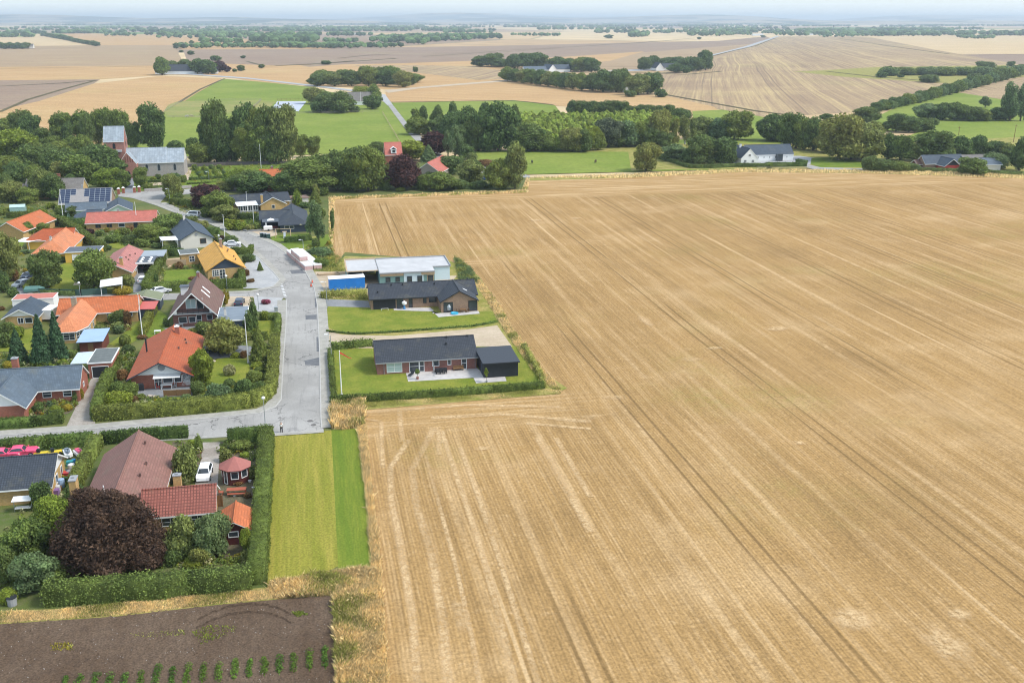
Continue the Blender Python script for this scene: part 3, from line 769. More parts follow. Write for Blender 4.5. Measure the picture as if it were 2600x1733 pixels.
def veg(crop, area, txt, group=None):
    """each entry: kind,colour,centre x,base y,width,top y in crop pixels"""
    global ntree
    E = []
    for e in txt.split(';'):
        e = e.strip()
        if not e: continue
        q = e.split(','); E.append((q[0].strip(), q[1].strip(), *[float(v) for v in q[2:6]]))
    cnt = {}
    for e in sorted(E, key=lambda e: e[2]): cnt.setdefault((e[0], e[1]), []).append(e)
    for (k, mk), L in cnt.items():
        shape, nm, cat, word = KN[k]
        for i, e in enumerate(L):
            X, Y, h, wd, t = PT(crop, e[2], e[3], e[5], e[4])
            if k in 'bD': # crown drawn down to its visible base; put the trunk under the crown's middle
                Y += wd*0.18
                h = max(h-wd*0.10, wd*.5)
            elif k in 'tW': Y += wd*0.25; h = max(h-wd*.10, wd*.35)
            else:      # solid of width wd whose outline spans base..top in the photo
                ox, oy, s_ = CROP[crop]; vm = (oy+(e[3]+e[5])/2/s_-866.5)/FPX; th = PITCH+math.atan(vm)
                ext = (e[3]-e[5])/s_*t/FPX; h = math.sqrt(max(ext**2-(wd*math.sin(th))**2, (ext*.45)**2))/math.cos(th); h = max(h, wd*.4)
                a = GT(ox+e[2]/s_, oy+(e[3]+e[5])/2/s_, h*.5); X, Y = a[0], a[1]
            h = max(h, 0.4); wd *= 1.14 if k in 'bt' else 1.0
            if t > 330: wd *= 1.18; h *= 1.08
            if t > 600: h *= 1.08; wd *= 1.06
            ntree += 1
            lab = f"{ORD[i]} {ADJ[mk]} {word} from left {area}" if len(L) > 1 else f"{ADJ[mk]} {word} {area}"
            r = random.Random(ntree*7+1); rz = r.random()*6.283
            var = r.randrange(VARI[shape])
            pxw = wd/t*1024   # crown width in render pixels
            lod = -1 if (pxw > 55 and shape != 'drape') else (1 if pxw < 13 else 0)
            small = pxw < 9 or k in 'sdh'
            if small:
                o = mo(nm, crown(shape, var, mk, lod), None, (X, Y, 0), rz, (wd, wd, h)); tag(o, lab, cat, group)
            else:
                o = empty(nm, (X, Y, 0), rz, lab, cat, group)
                mo('crown', crown(shape, var, mk, lod), o, None, 0, (wd, wd, h))
                tw = min(wd, h*.8); mo('trunk', trunk(shape, k == 'W'), o, None, 0, (tw, tw, h))
def hedge(pts, w_, h, mk, label, area_density=26, leaf=0.13, crop=None, seed=1, cat='hedge', name='hedge', jit=0.06, group=None):
    """clipped hedge along a ground line (world points)"""
    g = np.random.default_rng(seed+int(abs(pts[0][0])*10))
    ox, oy = pts[0]; C = []; NN = []; hv = []; hf = []
    for (x0,y0),(x1,y1) in zip(pts, pts[1:]):
        L = math.hypot(x1-x0, y1-y0); dx, dy = (x1-x0)/L, (y1-y0)/L; nx, ny = -dy, dx
        for (A, fn) in ((L*h, 'a'), (L*h, 'b'), (L*w_, 't'), (w_*h*2, 'e')):
            n = int(A*area_density)
            u = g.random(n)*(L+.2)-.1; z = g.random(n)*h; s = (g.random(n)-.5)*w_
            bul = 1+0.10*np.sin(u*1.1+x0)+.06*np.sin(u*2.9)
            if fn == 'a': s = -w_/2*bul; nn = (-nx, -ny, .15)
            elif fn == 'b': s = w_/2*bul; nn = (nx, ny, .15)
            elif fn == 't': z = np.full(n, h)*(1+.035*np.sin(u*1.7+x0)+.03*np.sin(u*.43)); nn = (0,0,1)
            else: sg = np.where(g.random(n) > .5, 1.0, 0.0); u = sg*L; nn = (0,0,0)
            j = g.normal(0, jit, (n,3))
            P = np.stack([x0-ox+dx*u+nx*s, y0-oy+dy*u+ny*s, z+0*u], 1)+j
            if fn == 'e': N_ = np.stack([dx*(sg*2-1), dy*(sg*2-1), sg*0+.15], 1)
            else: N_ = np.tile(np.array(nn, float), (n,1))
            P[:,2] = np.maximum(P[:,2], .02); C.append(P); NN.append(N_)
        k = len(hv); a = .90; ax, ay, bx_, by_ = x0-ox, y0-oy, x1-ox, y1-oy; q = w_/2*a
        for (px, py) in ((ax,ay),(bx_,by_)):
            for s in (-1, 1):
                for z in (0, h*.96): hv.append((px+nx*q*s, py+ny*q*s, z))
        for f in ((0,4,5),(0,5,1),(2,3,7),(2,7,6),(1,5,7),(1,7,3),(0,1,3),(0,3,2),(4,6,7),(4,7,5)): hf.append([v+k for v in f])
    me = quads_mesh(name, np.concatenate(C), np.concatenate(NN), leaf, LEAF[mk], seed, 1.0, (np.array(hv), np.array(hf)), .45)
    o = mo(name, me, None, (ox, oy, 0)); return tag(o, label, cat, group)
def inpoly(x, y, poly):
    c = np.zeros(len(x), bool); n = len(poly)
    for i in range(n):
        x0, y0 = poly[i]; x1, y1 = poly[(i+1)%n]
        m = ((y0 > y) != (y1 > y)); xx = (x1-x0)*(y-y0)/((y1-y0) or 1e-9)+x0
        c ^= m & (x < xx)
    return c
def scatter(poly, n, seed):
    g = np.random.default_rng(seed); P = np.array(poly); lo, hi = P.min(0), P.max(0)
    X = []; Y = []; k = 0
    while k < n:
        x = g.uniform(lo[0], hi[0], n*3); y = g.uniform(lo[1], hi[1], n*3); m = inpoly(x, y, poly); X.append(x[m]); Y.append(y[m]); k += m.sum()
        if m.sum() == 0: break
    return np.concatenate(X)[:n], np.concatenate(Y)[:n], g
def grass(name, poly, n, h, mats, seed, w_=0.028, clump=0.25, lean=.35, parent=None):
    """upright blades scattered over a polygon"""
    x, y, g = scatter(poly, n, seed)
    f = .5+.5*np.sin(x*.9+np.sin(y*.7)*2)*np.cos(y*.6+x*.3)+g.normal(0, .15, len(x))
    H = h*np.clip(.35+.75*f, .2, 1.2)*g.uniform(.7, 1.2, len(x))
    az = g.uniform(0, 6.283, len(x)); wx, wy = np.cos(az)*w_, np.sin(az)*w_
    la = g.normal(0, lean, len(x))*H; lb = g.normal(.15, lean, len(x))*H
    V = np.stack([np.stack([x-wx, y-wy, x*0], 1), np.stack([x+wx, y+wy, x*0], 1), np.stack([x+wx*.5+la*.5, y+wy*.5+lb*.4, H*.65], 1), np.stack([x+la, y+lb, H*.95], 1)], 1).reshape(-1,3)
    me = bpy.data.meshes.new(name); nv = len(V); me.vertices.add(nv); me.vertices.foreach_set('co', V.astype(np.float32).reshape(-1))
    me.loops.add(nv); me.loops.foreach_set('vertex_index', np.arange(nv, dtype=np.int32)); me.polygons.add(nv//4)
    me.polygons.foreach_set('loop_start', np.arange(0, nv, 4, dtype=np.int32)); me.polygons.foreach_set('loop_total', np.full(nv//4, 4, np.int32))
    me.polygons.foreach_set('material_index', (g.random(nv//4)+.9*np.sin(x*.55+np.sin(y*.5)*1.5)*np.sin(y*.42+1)[:nv//4] > .95).astype(np.int32) if len(mats) > 1 else np.zeros(nv//4, np.int32))
    for m in mats: me.materials.append(m)
    me.update(calc_edges=True)
    return tag(mo(name, me), kind='stuff')
def wood(name, poly, n, h, seed, label=None, mk='far', lod=1, wr=(.65, 1.0), sub=1, kind='stuff'):
    if wr == (.65, 1.0): wr = (1.0, 1.7)
    """a mass of trees that reads as one: many tree-sized crowns"""
    x, y, g = scatter(poly, n, seed); hv, hf = ico(sub); VV = []; FF = []; o = 0
    for i in range(len(x)):
        hh = h*g.uniform(.7, 1.12); ww = hh*g.uniform(*wr)
        v = hv*np.array([ww/2, ww/2, hh*.5])*(1+g.normal(0, .13, (len(hv),1))); v[:,2] += hh*.5; v[:,2] = np.maximum(v[:,2], 0); v[:,0] += x[i]; v[:,1] += y[i]
        VV.append(v); FF.append(hf+o); o += len(hv)
    V = np.concatenate(VV); F = np.concatenate(FF)
    me = bpy.data.meshes.new(name); me.from_pydata(V.tolist(), [], F.tolist()); me.materials.append(LEAF[mk]); me.update()
    return tag(mo(name, me), label, None, None, kind)

def plants(poly, n, seed, mks=('md','yg','dk','pf','ye','br','bl'), h=(.25,.9)):
    """low mixed garden planting nobody could count"""
    x, y, g = scatter(poly, n, seed); C = []; NN = []; mi = []
    for i in range(len(x)):
        r_ = g.uniform(.25, .7); hh = g.uniform(*h); m = int(34*r_/.45); d = g.normal(0, 1, (m,3)); d /= np.linalg.norm(d, axis=1)[:,None]; d[:,2] = abs(d[:,2])
        C.append(np.array([x[i], y[i], 0])+d*np.array([r_, r_, hh])*g.uniform(.75, 1.1, (m,1))); NN.append(d); mi.append(np.full(m, min(len(mks)-1, int(abs(g.normal(0, .38))*len(mks)))))
    me = quads_mesh('garden_plants', np.concatenate(C), np.concatenate(NN), .13, [LEAF[k] for k in mks], seed, 1.0, None, .6)
    a = np.zeros(len(me.polygons), np.int32); b_ = np.concatenate(mi).astype(np.int32); a[:len(b_)] = b_[:len(a)]; me.polygons.foreach_set('material_index', a)
    return tag(mo('garden_plants', me), kind='stuff')
# ---------------- ground ----------------
sheet('terrain', [(-30000,-300),(30000,-300),(30000,26000),(-30000,26000)], -0.30, M_FAR)
def S(name, k, pts, z, m, **a): return sheet(name, GP(k, *pts), z, m, **a)
# far fields
S('field', 'O', [-300,112,-300,80,100,78,228,104,0,112], -0.24, M_ST_PA)
S('field', 'K7', [-400,195,-400,178,170,178,230,192], -0.20, M_PAST)
S('field', 'O', [-400,160,-400,110,228,104,400,104,425,150], -0.24, M_ST_BR)
S('field', 'O', [400,104,228,104,130,74,420,84,760,100,760,112,420,114], -0.22, M_ST_OR)
S('field', 'O', [420,114,760,111,1100,106,1650,94,1760,84,1780,92,1640,135,1500,150,1100,155,1000,150,640,152,560,150,430,140], -0.24, M_ST_PU)
S('field', 'O', [1480,120,1100,140,900,155,1100,175,1160,175,1400,160,1470,165,1640,138,1740,100], -0.20, M_ST_BR)
S('field', 'O', [430,142,560,148,640,150,900,146,1250,134,1480,118,1400,140,1160,160,1180,190,890,205,600,190,520,176,360,170], -0.20, M_ST_OR)
S('field', 'K8', [150,345,700,305,1050,280,1350,250,2000,215,2260,200,2000,235,1500,265,1100,305,500,330,200,352], -0.16, M_ST_PU)
S('field', 'K8', [450,345,850,342,1180,350,1370,375,1370,425,1200,430,830,385,600,360], -0.16, M_HARROW)
S('field', 'O', [-500,190,-500,158,400,150,425,165,380,172,230,182], -0.20, M_ST_OR)
S('field', 'O', [-600,260,-500,190,230,182,215,192,90,232,0,252], -0.16, M_ST_PU)
S('field', 'O', [-600,380,-600,260,0,252,90,232,215,192,370,174,510,180,450,215,390,255,310,300,280,345,0,345], -0.12, M_ST_OR)
S('pasture', 'O', [280,360,320,290,390,255,450,215,512,181,600,188,716,200,800,222,890,235,905,262,965,322,940,345,700,355], -0.08, M_PAST)
S('pasture', 'K3', [-60,210,60,165,1000,160,1180,172,1080,255,900,330,700,300,350,352,-20,350,-120,300], -0.05, M_PAST2)
S('field', 'O', [885,212,1030,196,1160,186,1250,186,1430,215,1540,222,1640,245,1660,262,1560,262,1270,242,1180,230,905,237,890,228], -0.12, M_ST_OR)
S('pasture', 'O', [893,236,1180,230,1275,242,1290,262,1300,330,1000,330,965,300,925,280], -0.08, M_PAST)
S('pasture', 'O', [1060,346,1280,345,1560,320,1700,330,1960,345,1965,384,1700,388,1210,400,1110,392], -0.07, M_PAST)
S('pasture', 'O', [1590,255,1660,252,1790,275,1800,330,1600,330], -0.07, M_PAST)
S('field', 'O', [1500,170,1640,138,1740,100,1790,84,1990,84,2150,115,2352,150,2700,190,2700,260,2060,225,1990,255,1880,262,1760,268,1650,250,1535,226], -0.16, M_HARROW)
S('field', 'O', [1925,88,2000,80,2352,74,2800,80,2800,122,2352,124,2160,126], -0.18, M_ST_PA)
S('field', 'O', [2160,126,2352,124,2900,124,2900,200,2352,156], -0.20, M_ST_PU)
S('scrub_ground', 'K6', [230,150,500,140,1000,110,2353,90,2600,100,2600,190,2353,200,1700,262,1350,240,700,200], -0.12, M_ROUGH)
S('field', 'O', [2250,215,2352,188,2600,150,2600,232,2352,240,2220,228], -0.10, M_ST_BR)
S('pasture', 'O', [2000,275,2060,245,2200,212,2300,228,2460,240,2460,275,2100,300,2020,300], -0.08, M_PAST)
S('pasture', 'O', [2050,330,2160,278,2500,272,2500,345,2200,345], -0.07, M_PAST)
S('farm_ground', 'O', [1440,330,1960,330,2460,310,2460,402,1960,386,1560,388,1450,392], -0.065, M_ROUGH)
S('gravel_yard', 'K6', [-120,930,290,925,440,945,590,990,380,1005,-130,1003], -0.04, M_GRAV)
S('lawn', 'K6', [400,945,620,935,870,985,880,1030,480,1030,390,1000], -0.04, M_LAWN2)
S('lane', 'K6', [300,990,480,1030,1000,1045,1000,1060,420,1050,270,1005], -0.035, M_ASPH)
S('plantation_ground', 'K4', [1550,640,1560,330,2353,330,2900,330,2900,650], -0.065, M_ROUGH)
# main stubble field
S('stubble_field', 'S', [985,2100,985,1733,958,1450,945,1300,925,1040,1410,1000,1426,985,1371,940,1288,829,1260,774,1216,707,1194,674,1130,662,876,640,852,670,840,600,835,501,1328,483,1337,451,1880,433,2600,447,3200,458,6000,620,6000,2100], -0.03, M_FIELD)
S('field_margin', 'S', [1335,452,1600,444,1880,428,2200,432,2600,445,3100,455,3100,463,2600,453,2200,440,1880,437,1600,451,1338,459], -0.02, M_ROUGH)
# village
S('village_ground', 'S', [-900,1760,-900,1585,0,1582,841,1505,935,1450,925,1040,1410,1000,1426,985,1371,940,1288,829,1260,774,1216,707,1194,674,1130,662,876,640,852,672,840,600,835,501,1328,484,1335,450,1260,405,1100,410,700,424,440,420,300,400,0,340,-500,330,-1500,800], -0.02, M_VILLAGE)
S('soil_field', 'S', [-1100,2100,-900,1592,0,1582,300,1562,550,1533,841,1507,846,1560,852,1700,858,2100], 0.0, M_SOIL)
S('rough_strip', 'S', [-900,1600,-900,1540,0,1550,150,1545,677,1490,780,1470,930,1448,958,1450,985,1733,1010,2100,858,2100,846,1560,841,1509,550,1535,300,1564,0,1584], 0.006, M_ROUGH)
S('rough_strip', 'S', [905,1085,935,1445,965,1450,945,1300,925,1040,905,1020], 0.012, M_ROUGH)
S('lawn', 'S', [697,1104,841.5,1092,859,1436,800,1470,678,1500], 0.012, M_LAWNY)
S('lawn', 'S', [841.5,1092,910,1082,925,1240,938,1446,859,1450], 0.012, M_LAWNG)
# plots right of the road
S('rough_strip', 'S', [812,1010,925,1040,1410,1000,1440,985,1371,940,1320,870,1265,770,1215,700,1130,655,876,650,850,680,830,600,770,600,735,640,790,690,812,780], 0.004, M_ROUGH)
S('dirt_track', 'S', [811,836,870,850,1000,853,1190,836,1262,826,1300,880,1290,895,1210,880,1000,884,850,884,836,900,811,905], 0.018, M_DIRT)
S('lawn', 'S', [824,777,936,782,1110,790,1250,792,1263,815,1200,829,1000,842,890,848,840,835,823,824], 0.018, M_LAWN)
S('lawn', 'S', [842,888,950,884,1210,880,1330,880,1375,958,1380,978,850,1014,845,960], 0.022, M_LAWN)
S('asphalt_drive', 'S', [820,759,935,764,940,781,822,778], 0.026, M_GRAVD)
S('building_plot', 'S', [800,690,880,690,960,700,1160,700,1140,725,935,750,812,745], 0.012, M_DIRT)
S('lawn', 'H', [1600,930,2020,870,2240,800,2270,960,1900,985,1760,1010,1680,985], 0.01, M_LAWN2)
S('terrace', 'R', [1138,578,1470,575,1500,600,1490,630,1560,625,1905,605,1917,630,1545,662,1490,610,1140,600], 0.05, M_TERR)
S('terrace', 'R', [1250,1168,1890,1120,1960,1180,2135,1170,2160,1240,1885,1260,1860,1210,1270,1245], 0.05, M_TERR)
# roads
S('road', 'S', [-400,1165,-60,1151,250,1126,480,1115,690,1102,822,1093,816,1060,812,901,806,777,798,732,773,684.6,737,652,696,622,629,593,555,571,510,552,461,540,406,516,420,500,480,493,600,485,600,474,480,480,420,484,303,489,300,499,335,503,372,514,400,523,430,535,476,551,522,564,558,580,599,605,641,641,671,668,694,691,710,711,694,727,637,739,581,741,369,747,150,746,100,750,60,737,40,742,30,777,120,777,150,770,369,764,581,756,723,757,728,762,726,829,719,921,714,1015,700,1033,659,1049,544,1061,361,1077,184,1094,-60,1110,-400,1128], 0.03, M_ASPH)
S('road', 'S', [984,266,997,266,1038,318,1090,365,1140,410,1262,425,1345,446,1345,452,1225,440,1120,425,1053,355,1038,340], -0.03, M_ASPH)
S('road', 'S', [400,187,478,187,627,197,792,215.5,899,228,978,240,997,266,984,268,960,245,899,232,792,219,627,200,478,189.5,400,189], -0.05, M_GRAV)
S('farm_track', 'S', [978,229,1070,220,1282,203,1400,201,1400,203.5,1282,207,1070,224,985,236], -0.05, M_DIRT)
S('road', 'S', [1800,141,1888,119,1975,91,1980,92,1896,122,1808,143,1700,178,1540,182,1540,180,1690,172], -0.05, M_GRAV)
for i, q in enumerate(([775,700,823,696,840,684,790,687],)): pass
for pts in ([736,687,766,684.5,777,694,741,696], [776,801,804,799,804,811,776,812], [773,916,810,908,811,929,775,927], [799,758,803,758,804,780,800,780], [803.5,856,808,856,811,893,804,893]):
    S('road_patch', 'S', pts, 0.036, M_ASPD)
S('side_lawn', 'H', [0,0,1,1,1,0], -9, M_ROUGH) if False else None
def pave(name, k, pts, wd, side, m=M_PAVE, z=0.12, kerb=True):
    """raised pavement along a kerb line; side -1 lies left of the walking direction"""
    P = GP(k, *pts); Q = []
    for i, (x, y) in enumerate(P):
        a = P[max(0, i-1)]; b = P[min(len(P)-1, i+1)]; dx, dy = b[0]-a[0], b[1]-a[1]; L = math.hypot(dx, dy) or 1
        Q.append((x-dy/L*wd*side*-1, y+dx/L*wd*side*-1))
    if wd > .3:
        b = MB()
        for i in range(len(P)-1):
            f = [(*P[i], z), (*P[i+1], z), (*Q[i+1], z), (*Q[i], z)]
            if (Vector(f[1])-Vector(f[0])).cross(Vector(f[2])-Vector(f[0])).z < 0: f = f[::-1]
            b.poly(f)
        tag(b.obj(name, m), kind='structure')
    kb = MB()
    for i in range(len(P)-1):
        (x0,y0),(x1,y1) = P[i], P[i+1]; L = math.hypot(x1-x0, y1-y0) or 1; nx, ny = (y1-y0)/L*.09, -(x1-x0)/L*.09
        lo = [(x0-nx,y0-ny,0),(x1-nx,y1-ny,0),(x1+nx,y1+ny,0),(x0+nx,y0+ny,0)]; hi = [(x,y,z+.015) for x,y,_ in lo]
        kb.poly(hi if (Vector(hi[1])-Vector(hi[0])).cross(Vector(hi[2])-Vector(hi[0])).z > 0 else hi[::-1])
        for j in range(4): kb.poly([lo[j], lo[(j+1)%4], hi[(j+1)%4], hi[j]])
    tag(kb.obj('kerb', M_KERB), kind='structure')
RK = [817,1088,815,1060,812,901,806,777,798,732,773,684.6,737,652,696,622,629,593,555,571,510,552,461,540,406,516]
pave('pavement', 'S', RK, 1.9, 1)
pave('pavement', 'S', [728,762,726,829,719,921,714,1015,700,1033,659,1049,544,1061,361,1077,184,1094,-60,1110,-400,1128], 1.9, 1)
pave('pavement', 'S', [-400,1165,-60,1151,250,1126,480,1115,690,1102], 0.2, 1)
pave('pavement', 'S', [694,1102,822,1093], 0.9, 1)
pave('pavement', 'S', [372,514,400,523,430,535,476,551,522,564,558,580,599,605,641,641,671,668,694,691,710,711,694,727,637,739,581,741], 1.5, -1)
# gardens, drives and yards
S('driveway', 'C', [800,1450,1200,1420,1140,1130,1190,1000,1350,770,1150,765,1100,860,1010,1030,940,1150,830,1380], 0.024, M_DRIVE)
S('driveway', 'B', [355,230,500,228,480,560,470,780,330,780,300,560,350,350], 0.024, M_DRIVE)
S('garden_bed', 'B', [500,225,800,225,780,1180,330,1180,470,780,490,400], 0.02, M_BED)
S('garden_bed', 'B', [120,225,345,230,330,500,180,560,80,560], 0.018, M_BED)
S('garden_bed', 'C', [330,1220,500,1080,980,1060,990,1120,860,1220,800,1240,330,1270], 0.02, M_BED)
S('patio', 'D', [640,1000,1240,960,1260,1060,950,1080,730,1090,650,1060], 0.026, M_GRAVD)
S('lawn', 'D', [780,1100,1270,1080,1450,1000,1400,900,1480,700,1560,640,1850,660,1900,760,1850,860,1700,980,1640,1150,1300,1160,740,1160], 0.020, M_LAWN)
S('driveway', 'D', [1400,480,1900,520,2170,540,2170,590,1900,620,1500,660,1420,620], 0.026, M_GRAVD)
S('lawn', 'D', [1760,380,1900,240,2200,210,2200,400,2100,440,1780,440], 0.022, M_LAWN)
S('lawn', 'D', [700,420,880,130,970,170,1000,330,960,360,830,420], 0.022, M_LAWN2)
S('lawn', 'D', [330,500,560,330,680,230,690,420,560,500,430,520], 0.022, M_LAWN)
S('patio', 'F', [330,1430,900,1390,900,1310,1000,1290,1000,1470,600,1520], 0.024, M_GRAVD)
S('gravel_yard', 'F', [1400,620,1500,450,1380,430,1560,430,1700,560,1800,680,1895,790,1850,860,1650,900,1400,905], 0.034, M_GRAV)
S('gravel_yard', 'F', [1540,1010,1930,1030,1890,1080,1880,1220,1560,1210], 0.034, M_GRAV)
S('driveway', 'F', [1200,1010,1540,1010,1500,1140,1160,1140], 0.034, M_DIRT)
S('lawn', 'F', [340,830,350,660,820,645,860,780,900,800], 0.024, M_LAWN2)
S('terrace', 'F', [380,510,640,490,650,580,400,640], 0.06, WOODL)
S('driveway', 'F', [-140,680,60,640,100,760,90,960,-60,960,-60,760], 0.026, M_GRAVD)
S('lawn', 'E', [480,870,620,700,900,540,1010,640,1000,830,1400,850,1420,940,520,900], 0.022, M_LAWN)
S('patio', 'E', [970,860,1010,800,1460,830,1480,850], 0.028, M_DIRT)
S('driveway', 'E', [170,940,330,640,470,640,460,760,330,940,420,1000,180,1000], 0.028, M_GRAVD)
S('lawn', 'E', [1480,290,1700,270,1640,390,1420,350], 0.022, M_LAWN)
S('lawn', 'E', [220,240,380,200,320,300,260,420,230,420], 0.022, M_LAWN2)
S('driveway', 'E', [160,1130,620,1110,780,1110,740,1300,600,1300,580,1140], 0.026, M_DIRT)
S('lawn', 'C', [0,260,430,160,440,440,0,460], 0.022, M_LAWN)
S('driveway', 'H', [1220,790,1420,750,1580,760,1590,820,1480,850,1380,850], 0.028, M_DIRT)
S('lawn', 'H', [1510,830,1990,800,2000,850,1640,900,1520,890], 0.026, M_LAWN2)
S('lawn', 'H', [940,620,1290,620,1400,650,1390,740,1200,760,950,690], 0.02, M_LAWN2)
S('driveway', 'H', [450,510,640,520,700,620,520,640,470,590], 0.026, M_GRAVD)
S('driveway', 'F', [1180,330,1370,330,1400,370,1180,380], 0.026, M_GRAV)
S('churchyard', 'K2', [1400,960,2140,930,2353,880,2353,1040,2140,1080,1650,1100,1380,1110], 0.0, M_LAWN2)
S('churchyard', 'K3', [120,930,1380,880,1600,900,1200,1080,600,1130,130,1110], 0.0, M_LAWN2)
S('gravel_path', 'K2', [1470,960,1540,960,1540,1130,1430,1130], 0.02, M_GRAVD)
S('gravel_path', 'K2', [1720,1010,1890,1005,1900,1050,1720,1060], 0.02, M_DIRT)
S('gravel_path', 'K3', [140,940,220,930,200,1000,170,1080,130,1060], 0.02, M_DIRT)
S('dry_grass_bank', 'K3', [340,880,600,850,1350,860,1420,820,1400,880,1200,885,350,900], 0.0, plain('dry_bank', (0.27,0.26,0.09), 0.9, 0.1, 0.15, .3))
S('riding_ground', 'K3', [1195,170,1530,170,1440,285,1110,275], -0.02, plain('riding_sand', (0.42,0.45,0.50), 0.9, 0.1, 0.05, .2))
# far hills
def hills():
    r = random.Random(4)
    for j, (d, hh, y0) in enumerate(((13500, 70, 0), (18000, 130, 3), (23500, 190, 5))):
        b = MB(); n = 90; prev = None
        for i in range(n+1):
            az = R(-45+i*90/n)+YAW*0.3+R(3); 
            z = hh*(0.55+.30*math.sin(i*.21+j*2)+.18*math.sin(i*.53+j)+.06*r.random())
            z = max(2, z*(1.0 if d > 16000 else .8))
            q = [(dd*math.sin(az), dd*math.cos(az), zz) for dd, zz in ((d-1500,-1),(d-500,z*.7),(d,z),(d+900,z*.8),(d+1500,-1))]
            if prev:
                for k in range(4): b.poly([prev[k], q[k], q[k+1], prev[k+1]])
            prev = q
        tag(b.obj('hills', LEAF['far'] if False else M_HILL, smooth=True), kind='structure')
q_ = N('hill_woods', 0.95, 0.05)
q_.col(q_.mix(q_.rng(q_.noise(q_.pos((0.0012,0.0004,0.02)), 1, 4, 0.6), 0.46, 0.56), (0.05,0.075,0.04), (0.36,0.29,0.19))); M_HILL = q_.m
hills()

def mark(k, pts, wd, nm='straw_mark', z=0.03, m=None):
    P = GP(k, *pts); b = MB(); acc = 0
    for i in range(len(P)-1):
        (x0,y0),(x1,y1) = P[i], P[i+1]; L = math.hypot(x1-x0, y1-y0) or 1; nx, ny = -(y1-y0)/L*wd/2, (x1-x0)/L*wd/2
        b.poly([(x0-nx,y0-ny,z),(x1-nx,y1-ny,z),(x1+nx,y1+ny,z),(x0+nx,y0+ny,z)], 0, [(acc,0),(acc+L,0),(acc+L,1),(acc,1)]); acc += L
    tag(b.obj(nm, m or M_STRAW), kind='structure')
CROP['F4'] = (860,1000,2.139)
for i, (pts, wd) in enumerate((([520,180,400,410,420,600,500,850,560,1200,600,1640],1.5), ([380,250,280,400,285,560,340,850,400,1200,430,1640],1.3), ([560,200,640,450,760,800,870,1200,975,1640],1.1), ([660,290,760,560,900,980,1000,1300,1105,1640],1.0),
    ([470,330,545,600,640,950,720,1300,775,1640],.8), ([120,130,230,150,240,400],1.0), ([130,100,700,60,1200,70],1.6), ([500,130,900,110,1369,150],1.8), ([330,90,345,260],1.2), ([1080,240,1200,450,1369,750],1.5), ([1180,240,1369,560],1.2), ([1020,160,1369,190],1.4), ([540,180,545,330],1.0))):
    mark('F4', pts, wd, z=0.03+i*.003)
for i, (k, x, y, w_, d_) in enumerate((('S',1226,1138,3.0,2.0),('S',1120,1122,2.0,1.6),('S',1755,913,5,4),('S',1640,815,3,9),('S',1817,884,4,2),('S',2432,1560,3.5,3),('S',1465,555,4,4),('S',1182,604,3,2),('S',2160,1570,6,5),('S',2410,1640,5,9),('S',1500,1060,4,2.5),('S',1560,1010,5,3),('S',2030,1125,3,2),('S',1970,835,6,4),('S',1170,1560,2.2,8),('S',1360,560,5,5))):
    p = G(k, x, y); mpt = [p[0]-w_/2, p[1]-d_*.6, p[0], p[1], p[0]+w_*.5, p[1]+d_*.5]; d_z = 0.08+i*.003; b = MB(); b.poly([(p[0]-w_/2,p[1]-d_/2,d_z),(p[0]+w_/2,p[1]-d_/2,d_z),(p[0]+w_/2,p[1]+d_/2,d_z),(p[0]-w_/2,p[1]+d_/2,d_z)], 0, [(0,0),(1,0),(1,1),(0,1)])
    tag(b.obj('straw_mark', M_STRAWP), kind='structure')

M_DITCH = plain('ditch_growth', (0.12,0.105,0.055), .95, .05, .25, .05)
for i, (k, pts, wd) in enumerate((('K8',[0,346,350,328,720,302,690,300],9),('K8',[370,302,560,282,700,277],8),('K8',[880,291,1150,274,1350,256,1800,232,2260,202],9),('K8',[950,272,1300,268,1700,240],7),('K7',[0,403,500,395,1040,386],6),('K7',[1640,356,1700,372,1760,388,2050,376,2353,351],7),
    ('K7',[0,520,400,500,640,480],5),('K7',[640,480,400,545,180,610,0,690],5),('K7',[0,276,600,262,1100,262],6),('K7',[1490,470,1330,540,1190,626],4),('K9',[0,205,340,185,560,165],8),('K9',[1000,165,900,205,780,232,660,262],8),('K9',[1340,165,1650,212,1950,252,2353,252],9),('K9',[1280,345,1550,375,1900,402],7),('K4',[370,155,900,148,1500,138,1700,150,1980,182],4),('K9',[40,318,260,320],6),('K9',[200,350,520,362,710,345],8),('K9',[400,470,900,560,1100,585],5))):
    mark(k, pts, wd*.6, 'ditch', 0.05+i*.004, M_DITCH)

for i in range(9):
    x, y = 1905+i*6.5, 850+i*20
    b = MB(); p = G('F', x, y); b.poly([(p[0]-.28,p[1]-.22,.10),(p[0]+.28,p[1]-.22,.10),(p[0]+.28,p[1]+.22,.10),(p[0]-.28,p[1]+.22,.10)]); tag(b.obj('road_marking', P_WHITE), kind='structure')
